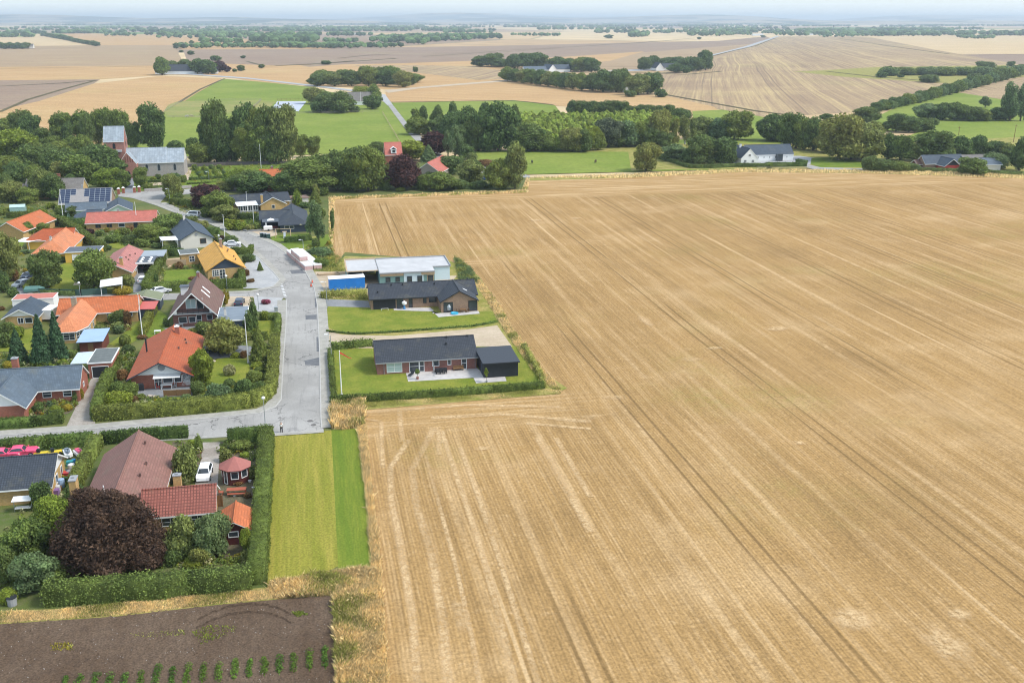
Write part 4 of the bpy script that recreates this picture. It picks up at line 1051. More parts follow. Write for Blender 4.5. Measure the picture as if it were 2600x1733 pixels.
# ---------------- houses near the bottom ----------------
h = house('bungalow', 'yellow brick bungalow with dark grey tiled roof at the left edge behind the pink car', (-42.8,128.2), cat='bungalow')
wing(h, -9.2,9.2,-4.1,4.1, 2.5,4.7,'x', T_DARK, B_YEL, gm=P_WHITE, wins=[('S',2.0,.7,1.8,1.5,1,1),('S',5.9,.8,1.9,1.4,1,2,{'gm':GLASSL}),('S',-.5,.8,1.4,1.4,2,1),('E',3.0,.9,1.2,1.2,1,1),('E',5.8,.1,.9,2.0)])
h = house('house', 'yellow brick house with wide brown-pink roof behind the copper beech', (-24,123), cat='house')
wing(h, -4.2,4.2,-9.6,9.6, 2.5,5.2,'y', T_BROWN, B_YEL, wins=[('E',13,.9,1.4,1.2,2,1),('E',16.2,.9,1.4,1.2,2,1)])
wing(h, 3.0,10.7,-9.9,-4.2, 2.45,4.3,'x', T_REDB, B_YEL, ov=.4, wins=[('S',1.9,.75,2.0,1.6,2,3),('S',5.2,.8,1.5,1.2,2,2),('E',1.6,.1,1.0,2.05)], roofname='annex_roof')
chimney(h, -5.2,-5.2,0,5.6,B_YEL,.75,1.5,P_GREY); chimney(h, 6.4,-4.9,3.3,4.9,B_YEL,.9,.7,P_GREY)
flue(h,-1.6,-6.9,3.8,5.2,P_WHITE,.07); vents(h,[(1.2,6.6,4.7),(2.0,1.2,4.1),(1.8,-2.6,4.25)],T_CHOC)
h = house('garden_pavilion', 'octagonal dark red garden pavilion with pointed reddish roof beside the tall hedge', (-11.5,126.0), cat='pavilion')
b = MB(); r = MB(); n8 = 8; rr = 1.75
pt = lambda k, R_, z: (R_*math.cos(k*math.pi/4+.39), R_*math.sin(k*math.pi/4+.39), z)
for k in range(8): b.poly([pt(k,rr,0),pt(k+1,rr,0),pt(k+1,rr,2.25),pt(k,rr,2.25)])
b.obj('wall', P_DRED, h)
V = [pt(k,2.15,2.2) for k in range(8)]+[(0,0,3.45)]; r.slab(V, [(k,(k+1)%8,8) for k in range(8)], .1, 0, 1); r.obj('roof', [plain('shingle_pink', (0.34,0.135,0.115), .85, .1, .1, 3), P_DRED], h)
for k, (u, z, ww, hh, nm) in {4:(.35,.15,.65,1.9,'door'),5:(.18,.9,1.0,1.1,'window'),6:(.18,.9,1.0,1.1,'window'),3:(.18,.9,1.0,1.1,'window')}.items():
    a, c = Vector(pt(k,rr,0)), Vector(pt(k+1,rr,0)); d = (c-a).normalized(); window(h, (a, d, Vector((d.y,-d.x,0))), u, z, ww, hh, 1, 1, name=nm)
h = house('garden_shed', 'dark red garden shed with bright orange tiled gable roof next to the hedge', (-10.6,110.7), cat='shed')
wing(h, -1.7,1.7,-2.3,2.4, 2.05,3.05,'y', T_ORANGE, P_DRED, ov=.35, ovg=.4, th=.1, wins=[('S',1.0,1.0,1.15,.75)])
h = house('brick_house', 'red brick house with blue-grey slate roof beside the cobbled driveway', (-46.5,163.9), cat='house')
wing(h, -10,9.4,-3.4,3.4, 2.6,4.9,'x', T_SLATE, B_RED, ovg=.25, wins=[('S',14.0,.95,1.35,1.2,1,2),('S',17.0,.95,1.3,1.2,1,2),('E',3.0,1.3,.8,.8,1,1)])
wing(h, -3.1,3.0,-10.6,-3.0, 2.6,4.88,'y', T_SLATE, B_RED, gm=P_WHITE, wins=[('S',1.2,.9,1.5,1.4,1,2)])
chimney(h, -1.0,2.9,3.4,5.7,B_RED,.9,.9)
h = house('garage', 'red brick garage with old grey felt roof and dark open door behind the slate-roofed house', (-35.9,175), cat='garage')
wing(h, -1.8,1.9,-3.7,4.1, 2.8,0,'x', FELT2, B_RED, ov=.12, flat=True, wins=[('S',.5,.05,2.7,2.1,1,1,{'gm':P_BLACK,'name':'door'})])
panel(h, (Vector((-1.4,-3.86,0)), Vector((1,0,0)), Vector((0,0,1))), .5, 0, 1.0, .1, P_WHITE) if False else None
b = MB(); b.slab([(-4.6,-3.3,2.7),(-1.95,-3.5,2.75),(-1.95,2.9,2.75),(-4.6,2.9,2.7)],[(0,1,2,3)],.06); c = b.obj('carport_roof', TRANS, h)
for x, y in ((-4.5,-3.2),(-4.5,2.8)): MB().box(x-.06,x+.06,y-.06,y+.06,0,2.63).obj('carport_post', P_WHITE, h)
h = house('garden_shed', 'brick shed with pale blue sheet roof between the spruces and the flagpole', (-39.9,188.6), cat='shed')
b = MB(); b.box(-1.9,1.9,-3.1,3.4,0,2.2); b.obj('wall', plain('brick_dark', (0.15,0.055,0.04),.9,.1,.2,3), h)
b = MB(); b.slab([(-2.3,-3.6,2.35),(2.25,-3.6,2.35),(2.25,3.8,2.65),(-2.3,3.8,2.65)],[(0,1,2,3)],.1,0,1); b.obj('roof', [SHEETB, P_NAVY], h)
panel(h, place('S',-1.9,1.9,-3.1,3.4), 1.4,.05,.9,1.95,WOOD,'door')
# cross-shaped orange house
h = house('house', 'yellow brick house with long orange roof and many-paned bay wing', (-42.2,209.3), cat='house')
wing(h, -7.3,7.4,-3.9,3.9, 2.5,4.35,'x', T_ORANGE, B_YEL, ov=.5, ovg=.3, wins=[('S',9.0,.9,1.5,1.25,2,2),('S',12.2,1.2,1.6,.95,3,1)])
b = MB(); cx = -3.3; V = [(cx-3.4,-3,2.3),(cx+3.4,-3,2.3),(cx+3.4,-13.6,2.3),(cx+1.9,-17.0,2.3),(cx-1.9,-17.0,2.3),(cx-3.4,-13.6,2.3),(cx,-13.4,4.42),(cx,-1,4.42),(cx+3.4,-1,2.3),(cx-3.4,-1,2.3)]
b.slab(V, [(8,7,6,2,1),(2,6,3),(3,6,4),(4,6,5),(5,6,7,9,0)], .18, 0, 1)
b.obj('bay_roof', [T_ORANGE2, P_WHITE], h)
W_ = [(cx-2.9,-3.9),(cx-2.9,-13.3),(cx-1.6,-16.4),(cx+1.6,-16.4),(cx+2.9,-13.3),(cx+2.9,-3.9)]
b = MB()
for (x0,y0),(x1,y1) in zip(W_, W_[1:]): b.poly([(x0,y0,0),(x1,y1,0),(x1,y1,2.35),(x0,y0,2.35)])
b.obj('bay_wall', B_YEL, h)
for i, ((x0,y0),(x1,y1)) in enumerate(zip(W_[1:], W_[2:])):
    a, c = Vector((x0,y0,0)), Vector((x1,y1,0)); d = (c-a).normalized(); L = (c-a).length
    if i < 3: window(h, (a, d, Vector((d.y,-d.x,0))), .12,.55,L-.24,1.65,3,3)
window(h, (Vector((cx+2.9,-13.3,0)), Vector((0,1,0)), Vector((1,0,0))), .2,.55,3.6,1.65,6,3); window(h, (Vector((cx+2.9,-13.3,0)), Vector((0,1,0)), Vector((1,0,0))), 6,.1,1.0,2.05,1,2,name='door')
chimney(h, cx-.6,-4.4,3.6,5.6,plain('chimney_stone',(0.34,0.28,0.2),.9,.1,.2,3),.9,.9)
b = MB(); b.box(7.5,10.2,-3.2,-2.9,0,2.2); b.box(9.9,10.2,-2.9,2.4,0,2.2); b.obj('carport_wall', P_NAVY, h)
b = MB(); b.slab([(7.62,-3.5,2.4),(10.7,-3.5,2.3),(10.7,2.6,2.3),(7.62,2.6,2.4)],[(0,1,2,3)],.1); b.obj('carport_roof', plain('sheet_red',(0.50,0.12,0.10),.6,.3,.08,1), h)
h = house('bungalow', 'small yellow brick house with dark slate gable roof left of the orange bay house', (-56.1,209.2), cat='house')
wing(h, -2.9,2.7,-4.2,4.6, 2.45,3.9,'y', T_SLATE2, B_YEL, gm=P_WHITE, ov=.6, ovg=.6, wins=[('S',2.2,.9,1.1,1.2,2,1),('S',3.5,.9,1.4,1.2,1,1)])
h = house('outbuilding', 'low outbuilding with pale red flat roof and white end wall behind the small slate house', (-57.5,220), cat='shed')
wing(h, -3.4,4.5,-2,2.4, 2.5,0,'x', plain('sheet_pale_red',(0.48,0.17,0.13),.7,.2,.08,1), P_WHITE, ov=.1, flat=True)
h = house('house', 'yellow house with stepped orange hipped roof and white terrace sail below the long hedge', (-63.7,274.5), cat='house')
wing(h, -3.7,3.9,-10.2,10.0, 2.5,4.7,'y', T_ORANGE2, P_YEL, hip=(3.9,0), wins=[('E',16,1.2,.9,1.0),('E',18,1.2,.9,1.0)])
wing(h, -9.2,2.0,6.4,13.6, 2.5,4.55,'x', T_ORED, P_YEL, hip=(3.5,0), roofname='side_roof')
wing(h, 4.05,11.9,-12.4,-6.2, 2.75,0,'x', FELT, P_YEL, ov=.2, flat=True, wins=[('S',1.6,.1,2.4,2.0,1,1,{'name':'garage_door','gm':P_WHITE})], roofname='garage_roof')
chimney(h, -.3,-5.6,3.9,5.3,P_CREAM,.5,.5)
h = house('house', 'yellow brick house with pinkish red gable roof beside the dark carport', (-44.4,250.3), cat='house')
wing(h, -3.4,3.4,-10.7,10.7, 2.5,4.2,'y', T_PINK, B_YEL, wins=[('S',1.0,.9,1.3,1.2,2,1),('E',6,.9,1.3,1.2)])
chimney(h, 1.3,-8.8,3.4,5.2,B_YEL,.7,.7); vents(h,[(1.6,1.5,3.5),(1.2,-1.6,3.7),(1.9,-2.6,3.3),(2.3,4.6,3.1)],T_CHOC)
h = house('carport', 'dark flat-roofed carport with six white roof domes beside the pink-roofed house', (-38.9,254), cat='carport')
b = MB(); b.box(-2.0,1.9,-7.2,0,2.45,2.68,0); b.obj('roof', [FELT], h); b = MB(); b.box(-2.0,3.4,.02,7,2.40,2.6,0); b.obj('rear_roof', plain('sheet_grey',(0.30,0.34,0.37),.6,.3,.08,1), h)
b = MB(); b.box(-2.1,2.0,-7.4,-7.22,2.38,2.75); b.obj('fascia', P_WHITE, h)
for x, y in ((-1.9,-7.0),(1.8,-7.0),(1.8,0),(3.2,6.8)): MB().box(x-.07,x+.07,y-.07,y+.07,0,2.38).obj('post', P_WHITE, h)
dm = MB(); prof = [(.42,0),(.38,.14),(.24,.26),(.02,.3)]
for (r0,z0),(r1,z1) in zip(prof, prof[1:]):
    for k in range(8):
        a, c = k*math.pi/4, (k+1)*math.pi/4; dm.poly([(r0*math.cos(a),r0*math.sin(a),z0),(r0*math.cos(c),r0*math.sin(c),z0),(r1*math.cos(c),r1*math.sin(c),z1),(r1*math.cos(a),r1*math.sin(a),z1)])
dme = dm.mesh('roof_dome', P_WHITE, True)
for i in range(3):
    for x in (-1.0,.9): mo('roof_dome', dme, h, (x, -6.2+i*2.0, 2.69))
b = MB(); b.box(-1.9,1.8,-.3,-.1,0,2.4); b.obj('rear_wall', P_BLACK, h)
h = house('house', 'yellow brick house with bright yellow tiled gable roof at the curve of the road', (-21.8,247.9), R(11), cat='house')
wing(h, -4.1,4.1,-9.8,9.8, 2.5,4.95,'y', T_YELLOW, B_YEL, gm=P_NAVY, trim=T_YELLOW, wins=[('S',1.0,.75,1.5,1.55,3,3),('S',2.6,.1,1.3,2.2,2,3,{'name':'door'}),('E',6,.9,1.2,1.2)])
wing(h, -8.3,-4.25,8.2,13.2, 2.8,0,'x', FELT2, B_YEL, ov=.3, flat=True, wins=[('S',1.8,.7,1.3,1.4,2,2)], roofname='annex_roof')
chimney(h, .9,4.6,4.2,6.4,B_BROWN,.6,.8); vents(h,[(1.9,1.4,4.0),(2.4,4.2,3.7),(2.9,-2.2,3.4),(2.8,-6,3.5)],T_CHOC)
h = house('house', 'cream rendered house with blue-grey gable roof and white canopy left of the road', (-32.0,283.6), R(14), cat='house')
wing(h, -4.1,4.0,-9.6,9.6, 2.6,4.75,'y', T_SLATE2, P_CREAM, trim=P_NAVY, wins=[('S',4.9,1.0,1.6,1.4,1,1,{'fm':WOOD})])
b = MB(); b.slab([(-8.6,-8.2,2.45),(-4.6,-9.6,2.55),(-4.6,-4.4,2.6),(-8.6,-3.4,2.5)],[(0,1,2,3)],.08); b.obj('canopy', P_WHITE, h)
for x, y in ((-8.4,-8.0),(-8.4,-3.6),(-4.8,-9.3)): MB().box(x-.06,x+.06,y-.06,y+.06,0,2.36).obj('canopy_post', P_WHITE, h)
chimney(h, -.4,7.8,4.2,5.8,P_CREAM,.6,.6); b = MB(); b.tube([(0,-9.66,3.55),(0,-9.7,3.55)],.35,12); b.obj('satellite_dish', P_GREY, h)
# steep chalet
h = house('chalet', 'steep brown-roofed brick chalet with white gable boards and balcony beside the road', (-23.4,206.6), cat='house')
wing(h, -4.0,4.0,-6.6,7.4, 3.0,7.1,'y', T_CHOC, B_RED2, ov=.75, ovg=1.7, th=.3, wins=[('S',1.0,.7,1.6,1.25,1,1),('S',2.9,.7,1.3,1.25,1,1),('S',4.35,.1,1.0,2.1,1,2,{'name':'door'}),('S',6.3,1.1,1.1,1.1,1,1),('S',2.6,3.55,1.9,1.9,2,1,{'gm':GLASSL}),('S',4.6,3.4,1.3,2.1,1,1,{'name':'balcony_door'})])
b = MB(); b.box(-4.0,4.0,-8.0,-6.62,2.72,2.9); bal = b.obj('balcony', P_GREY, h)
b = MB(); b.box(-3.0,3.0,-8.0,-7.95,3.75,3.83)
for k in range(4): b.box(-3.0,3.0,-7.99,-7.96,3.0+k*.19,3.08+k*.19)
for k in range(7): b.box(-3.0+k*1.0-.03,-3.0+k*1.0+.03,-7.95,-7.90,2.9,3.82)
b.obj('railing', P_BLACK, bal)
for s in (-1,1):
    b = MB(); V = [(s*3.05,-7.97,2.95),(s*4.0,-7.97,2.95),(s*3.05,-7.97,3.95)]; b.poly(V if s > 0 else V[::-1]); b.poly([(x,y+.08,z) for x,y,z in (V[::-1] if s > 0 else V)]); b.obj('balcony_side', P_WHITE, h)
b = MB(); b.poly([(-1.35,-6.64,5.5),(1.35,-6.64,5.5),(0,-6.64,6.85)]); b.obj('gable_cladding', P_DRED, h)
for y, L in ((1.2,1.5),(-1.6,1.7)):
    b = MB(); s_ = 4.1/4; x0, x1 = 1.2, 1.2+L*.9; z0, z1 = 7.1-x0*s_+.06, 7.1-x1*s_+.06; b.slab([(x0,y-.35,z0),(x1,y-.35,z1),(x1,y+.35,z1),(x0,y+.35,z0)],[(0,1,2,3)],.1); b.obj('roof_window', P_WHITE, h)
b = MB(); b.box(-3.0,-1.6,.6,2.2,4.5,6.1); dd = b.obj('dormer', P_WHITE, h); b = MB(); b.box(-3.2,-1.4,.4,2.4,6.103,6.2); b.obj('dormer_roof', FELT, dd)
chimney(h, .1,5.2,6.2,7.9,B_RED2,.5,.5)
h = house('garage', 'flat-roofed garage with wet dark felt roof joined to the steep chalet', (-15.9,197.9), cat='garage')
wing(h, -2.7,2.6,-4.6,4.9, 2.7,0,'x', plain('felt_wet',(0.13,0.155,0.18),.28,.5,.35,.5), P_NAVY, ov=.2, flat=True)
chimney(h, -1.4,-1.0,2.71,4.0,P_CREAM,.4,.5)
h = house('garden_shed', 'black wooden shed with mossy olive roof behind the steep chalet', (-34.3,216), cat='shed')
wing(h, -3.4,2.8,-2.6,2.4, 2.3,3.2,'y', plain('mossy_roof',(0.20,0.22,0.14),.9,.1,.2,2), P_NAVY, ov=.3, ovg=.4)
# big orange house inside the hedge
h = house('house', 'red brick house with large rusty orange gable roof inside the curved hedge', (-25.2,173.9), cat='house')
wing(h, -4.7,4.6,-9.6,9.6, 2.45,4.75,'y', T_ORED, B_RED, gm=P_WHITE, trim=P_NAVY, ov=.55, ovg=1.3, wins=[('S',3.5,.1,1.2,2.15,2,2,{'name':'door'}),('S',4.8,.85,1.6,1.3,1,1),('S',6.5,.85,1.3,1.3,1,1),('S',7.9,.85,1.6,1.3,1,1)])
b = MB(); b.slab([(-1.2,-10.9,2.15),(3.0,-10.9,2.15),(3.0,-9.64,2.4),(-1.2,-9.64,2.4)],[(0,1,2,3)],.08); b.obj('awning', P_WHITE, h)
b = MB(); b.tube([(0.1,-9.65,3.5),(.1,-9.70,3.5)],.55,16); b.obj('round_vent', P_GREY, h)
flue(h, -3.6,1.2,2.9,5.4); chimney(h, .9,7.0,4.1,5.5,B_RED,.7,.7,P_WHITE); vents(h,[(2.4,4.9,3.6),(2.7,3.3,3.45),(1.9,-.8,3.9)],T_CHOC)
b = MB(); 
for k in range(7): b.box(1.9+0,2.0,-9.8,-9.75,.2,2.2) if k == 0 else None
for k in range(6):
    b.poly([(3.0+k*.22,-9.78,.3),(3.05+k*.22,-9.78,.3),(3.95+k*.12,-9.78,2.0),(3.9+k*.12,-9.78,2.0)][::1]); b.poly([(3.0+k*.22,-9.76,2.0),(3.05+k*.22,-9.76,2.0),(3.95+k*.1,-9.76,.3),(3.9+k*.1,-9.76,.3)])
b.obj('trellis', P_WHITE, h)
# ---------------- right of the road ----------------
h = house('unfinished_house', 'flat-roofed house shell under construction with pale roof membrane and mint panels', (18.9,231), cat='house')
b = MB(); b.box(-11.7,-11.4,-4.4,7,0,3.05); b.box(-11.4,-4.9,6.7,7,0,3.05); b.obj('carport_wall', P_MINT, h)
b = MB(); b.box(-11.9,-4.75,-4.7,7.2,3.05,3.2,1); b.poly([(-11.6,-4.3,3.215),(-4.8,-4.3,3.215),(-4.8,6.9,3.215),(-11.6,6.9,3.215)],0); b.box(-11.9,-4.75,7.0,7.2,3.2,3.5,1); b.box(-11.9,-11.7,-4.7,7.0,3.2,3.4,1); b.obj('carport_roof', [MEMB, WOODL], h)
for x in (-11.6,-8.3): MB().box(x-.08,x+.08,-4.5,-4.34,0,3.04).obj('carport_post', WOODL, h)
b = MB(); b.box(-4.72,7.6,-7.8,5.8,0,3.0); b.obj('wall', P_MINT, h); b = MB(); b.box(7.62,11.6,-3.6,5.8,0,3.1); b.obj('end_wall', P_PALEB, h)
b = MB(); b.box(-4.74,7.65,-8.2,6.0,3.1,3.35,1); b.box(7.66,11.8,-3.8,6.0,3.1,3.35,1)
b.poly([(-4.6,-8.0,3.362),(7.6,-8.0,3.362),(7.6,5.8,3.362),(-4.6,5.8,3.362)],0); b.poly([(7.6,-3.6,3.362),(11.6,-3.6,3.362),(11.6,5.8,3.362),(7.6,5.8,3.362)],0)
b.box(-4.74,11.8,5.8,6.0,3.352,3.62,1); b.box(11.6,11.8,-3.8,5.8,3.352,3.62,1); b.obj('roof', [MEMB, P_GREY], h)
b = MB(); b.box(-4.6,.6,-8.0,-7.82,2.5,3.08)
for k in range(9): b.box(-4.5+k*.6,-4.42+k*.6,-8.1,-8.0,2.5,3.08)
b.obj('roof_frame', WOODL, h); b = MB(); b.box(4.6,7.6,-8.0,-7.82,2.5,3.08); b.obj('roof_frame', WOODL, h)
panel(h, place('S',-4.72,7.6,-7.8,5.8), 5.4,0,4.4,3.0,P_PALEB,'wall_panel',.06)
for u, z, ww, hh in ((1.3,1.1,1.1,1.1),(3.5,1.1,1.0,1.1)): window(h, place('S',-4.72,7.6,-7.8,5.8), u,z,ww,hh,fm=P_NAVY)
for u in (6.1,8.4): window(h, (Vector((-4.72,-7.87,0)),Vector((1,0,0)),Vector((0,-1,0))), u,.1,1.1,2.2,fm=P_NAVY,name='door_opening')
window(h, place('S',-4.72,7.6,-7.8,5.8), 10.6,.1,1.5,2.3,fm=WOODL,name='door_opening')
window(h, (Vector((-11.4,6.7,0)),Vector((1,0,0)),Vector((0,-1,0))), 3.6,.1,1.2,2.2,fm=P_NAVY,name='door_opening')
h = house('shipping_container', 'bright blue container with white cover in front of the unfinished house', (6.9,223.8), R(4), cat='container')
b = MB(); b.box(-3.9,3.9,-1.2,1.2,.12,2.55); bd = b.obj('body', P_BLUE, h)
b = MB()
for k in range(30): b.box(-3.8+k*.26,-3.7+k*.26,-1.24,-1.202,.2,2.4)
b.obj('ribs', P_BLUE, bd); b = MB(); b.slab([(-3.98,-1.3,2.62),(3.98,-1.3,2.64),(4.0,1.3,2.78),(-4.0,1.3,2.74)],[(0,1,2,3)],.06); b.obj('cover', P_WHITE, h)
h = house('brick_house', 'brown brick L-shaped house with black tiled roof and black end wall', (22,209.6), cat='house')
wing(h, -11,11,-4.7,4.5, 2.5,4.3,'x', T_BLACK, B_BROWN, trim=P_BLACK, ovg=.3, wins=[('S',7.8,.1,.8,2.1,1,1,{'fm':P_BLACK,'name':'door'}),('S',10.8,.9,.7,1.3,1,1,{'fm':P_BLACK}),('S',12.0,1.0,1.6,1.2,1,1,{'fm':P_BLACK})])
panel(h, place('S',-11,11,-4.7,4.5), .5,.05,4.6,2.4,P_BLACK,'cladding',.05); panel(h, place('S',-11,11,-4.7,4.5), 5.3,.05,1.4,2.4,GLASS,'garage_door',.04)
wing(h, 2.9,10.4,-9.8,-1.0, 2.5,4.55,'y', T_BLACK, B_BROWN, trim=P_BLACK, ov=.25, ovg=.35, wins=[('S',.5,.1,1.9,2.1,1,1,{'fm':P_BLACK,'name':'door'}),('S',5.6,.2,1.8,2.1,1,1,{'fm':P_BLACK}),('W',2.0,.6,1.8,1.6,1,1,{'fm':P_BLACK})], roofname='wing_roof')
b = MB(); sl = (4.55-2.5)/3.75; b.slab([(8.0,-5.9,4.55-(8.0-6.65)*sl+.08),(8.9,-5.9,4.55-(8.9-6.65)*sl+.08),(8.9,-5.4,4.55-(8.9-6.65)*sl+.08),(8.0,-5.4,4.55-(8.0-6.65)*sl+.08)],[(0,1,2,3)],.1,0,0); b.obj('roof_window', P_WHITE, h)
vents(h,[(-6.4,-.9,4.1),(-4.0,-.9,4.1),(-9.4,-3.2,3.3),(9.9,.6,4.2),(2.6,-1.2,4.0)],P_BLACK)
h = house('brick_house', 'red brick bungalow with long black tiled roof, white windows and paved terrace', (17.85,168.3), cat='bungalow')
wing(h, -8.45,8.45,-4.35,4.3, 2.5,4.7,'x', T_BLACK, B_RED2, trim=P_GREY, ovg=.25, wins=[('S',1.6,.3,2.6,1.95,2,2,{'gm':GLASSL}),('S',5.4,.1,1.8,2.1,1,2),('S',7.0,.1,.95,2.1,1,2,{'name':'terrace_door'}),('S',9.3,.95,1.2,1.2,1,1),('S',11.9,1.0,.65,1.2,1,1),('S',14.3,.1,.9,2.15,1,2,{'name':'door'})])
vents(h,[(3.6,-1.8,4.0),(3.9,-.2,4.6),(7.5,-.2,4.6)],P_BLACK)
for x in (-7.3,8.2): MB().tube([(x,-4.42,0),(x,-4.42,2.4)],.045,6).obj('downpipe', P_GREY, h)
h = house('garage', 'black timber garage with dark flat roof at the right end of the red brick bungalow', (29.6,162.6), cat='garage')
b = MB(); b.box(-2.9,2.9,-3.8,3.8,0,2.6); b.obj('wall', P_BLACK, h)
b = MB(); b.slab([(-3.15,-4.3,2.75),(3.15,-4.3,2.75),(3.15,4.1,2.95),(-3.15,4.1,2.95)],[(0,1,2,3)],.2,0,1); b.obj('roof', [plain('felt_dark',(0.055,0.063,0.075),.75,.2,.15,4), P_BLACK], h)
panel(h, place('W',-2.9,2.9,-3.8,3.8), 5.0,.05,.95,2.1,P_NAVY,'door')
# ---------------- upper village ----------------
h = house('house', 'yellow brick house with dark grey cross roof and white conservatory', (-11.4,325.2), R(11), cat='house')
wing(h, -3.8,3.8,0,12, 2.5,4.5,'y', T_DARK, B_YEL, wins=[('S',3.4,.9,1.0,1.2,1,1)])
wing(h, -13.4,6.0,5.2,12.4, 2.5,4.45,'x', T_DARK, B_YEL, roofname='rear_roof')
b = MB(); b.box(-10.6,-4.5,.6,5.1,0,.6); b.obj('conservatory_base', P_GREY, h); b = MB(); b.slab([(-10.9,.3,2.3),(-4.4,.3,2.3),(-4.4,5.3,2.75),(-10.9,5.3,2.75)],[(0,1,2,3)],.08); b.obj('conservatory_roof', P_WHITE, h)
for k in range(4): window(h, (Vector((-10.6,.6,0)),Vector((1,0,0)),Vector((0,-1,0))), k*1.5,.6,1.5,1.6,2,1,name='conservatory_window')
window(h, (Vector((-4.5,.6,0)),Vector((0,1,0)),Vector((1,0,0))), .2,.6,3.5,1.6,3,1,name='conservatory_window')
chimney(h, -3.2,.6,2.6,5.2,B_YEL,.7,.6)
b = MB(); b.box(6.2,12.5,7.2,12.2,0,2.3); b.obj('side_wall', P_CREAM, h); b = MB(); b.box(6.1,12.9,6.9,12.4,2.302,2.5); b.obj('side_roof', plain('sheet_brown',(0.22,0.15,0.12),.8,.2,.1,2), h)
h = house('house', 'black timber house with dark grey hipped roof, porch and playground in front', (-5.1,301), R(2), cat='house')
wing(h, -3.9,3.8,-10.6,10.6, 2.5,4.5,'y', T_DARK, P_NAVY, trim=P_NAVY, hip=(3.9,0), wins=[('S',1.2,1.0,2.6,1.0,2,1)])
wing(h, -9.2,-1,-1.4,6.8, 2.5,4.1,'x', T_DARK, P_NAVY, trim=P_NAVY, roofname='side_roof')
b = MB(); b.slab([(-8.8,-5.6,2.3),(-4.2,-5.6,2.3),(-4.2,-1.9,2.5),(-8.8,-1.9,2.5)],[(0,1,2,3)],.15); b.obj('porch_roof', FELT, h); b = MB(); b.slab([(-7.4,-4.8,2.5),(-5.4,-4.8,2.5),(-6.4,-3.9,3.1),(-7.4,-3.0,2.55),(-5.4,-3.0,2.55)],[(0,1,2),(1,4,2),(4,3,2),(3,0,2)],.04); b.obj('porch_skylight', P_WHITE, h)
b = MB(); b.box(-7.9,-7.6,-5.5,-5.2,0,2.1); b.obj('porch_post', P_WHITE, h); b = MB(); b.box(-8.6,-4.6,-5.5,-5.35,0,1.0); b.obj('porch_wall', P_DRED, h)
h = house('house', 'house with a roof full of blue solar panels in white frames near the church', (-69.2,343.8), R(3), cat='house')
wing(h, -7.6,7.4,-6.2,6.2, 2.6,6.0,'x', plain('grey_slabs',(0.27,0.255,0.245),.9,.1,.15,1.5), B_BROWN, ov=.4, ovg=.3, wins=[('S',4,.9,1.4,1.2)])
sp_pan = plain('solar_panel',(0.022,0.036,0.075),.55,.2,.15,1.5)
sl = 3.4/6.2; zf = lambda y: 2.6+(y+6.2)*sl+.05
cols = [(-7.7+1.58*k, (0,1,2,3,4,5,6) if k < 2 else (0,1,2)) for k in range(3)]+[(-.55+1.58*k, (0,1,2,3,4,5,6) if k > 0 else (0,1,2,3)) for k in range(5)]
pme = None
for x0, rows in cols:
    for rw in rows:
        y1 = -.15-rw*.86; y0 = y1-.8
        f = MB(); f.slab([(x0,y0-.04,zf(y0-.04)),(x0+1.56,y0-.04,zf(y0-.04)),(x0+1.56,y1+.04,zf(y1+.04)),(x0,y1+.04,zf(y1+.04))],[(0,1,2,3)],.06); fo = f.obj('solar_panel', GALV, h)
        g_ = MB(); g_.poly([(x0+.05,y0+.0,zf(y0)+.012),(x0+1.51,y0+.0,zf(y0)+.012),(x0+1.51,y1-.03,zf(y1-.03)+.012),(x0+.05,y1-.03,zf(y1-.03)+.012)]); g_.obj('panel_glass', sp_pan, fo)
chimney(h, -1.3,.4,5.4,6.9,P_GREY,.5,.5)
h = house('house', 'pale green house with dark slate gable roof behind the long red-roofed bungalow', (-57.2,328.4), R(8), cat='house')
wing(h, -3.7,3.3,-6.4,6.6, 2.5,4.3,'y', T_SLATE2, P_PGREEN, ov=.5)
wing(h, -15,-4.0,-1,5.6, 2.5,4.0,'x', T_SLATE, P_PGREEN, roofname='rear_roof')
h = house('annex', 'low grey hip-roofed annex left of the green gable house', (-63.6,316.2), R(6), cat='shed')
wing(h, -4.0,3.2,-3.0,3.4, 2.3,3.8,'x', T_SLATE2, P_NAVY, hip=(3.2,0))
h = house('bungalow', 'long yellow brick bungalow with dull red roof above the bushy garden', (-53.2,308), R(2), cat='bungalow')
wing(h, -9.2,9.4,-5.2,4.8, 2.55,4.5,'x', T_RED, B_YEL, trim=P_WHITE, ovg=.3, wins=[('S',2.4,.9,1.5,1.1,2,1,{'fm':WOOD}),('S',5.4,.9,1.5,1.1,2,1,{'fm':WOOD}),('S',8.6,.9,1.7,1.1,1,1),('S',12.6,.2,1.2,2.0,1,1,{'fm':WOOD,'name':'door'})])
chimney(h, -1,.1,4.2,5.0,P_GREY,.5,.5)
h = house('farmhouse', 'old farmhouse with worn grey roof hidden among dark trees left of the church', (-83,368), R(-2), cat='farmhouse')
wing(h, -9.5,8.4,-4.2,4.2, 2.9,6.1,'x', T_THATCH, B_YEL, ovg=.3); chimney(h, -.4,.6,5.6,7.4,B_RED,2.6,.7,B_RED)
wing(h, -18,-9.6,-3.4,3.4, 2.5,4.6,'x', T_THATCH, B_YEL, hip=(3,0), roofname='side_roof')
h = house('house', 'house with weathered orange roof cut off by the left edge above the willow', (-78.6,304), R(-14), cat='house')
wing(h, -4,4,-9,9, 2.5,4.8,'y', T_ORANGE, B_YEL)
h = house('house', 'orange-roofed house half hidden between big trees below the churchyard', (-10.3,373), R(4), cat='house')
wing(h, -6.4,6.4,-7,7, 2.6,6.6,'x', T_ORANGE, B_RED, ovg=.3); chimney(h, -2.2,1,5.8,7.4,B_RED2,.8,.7)
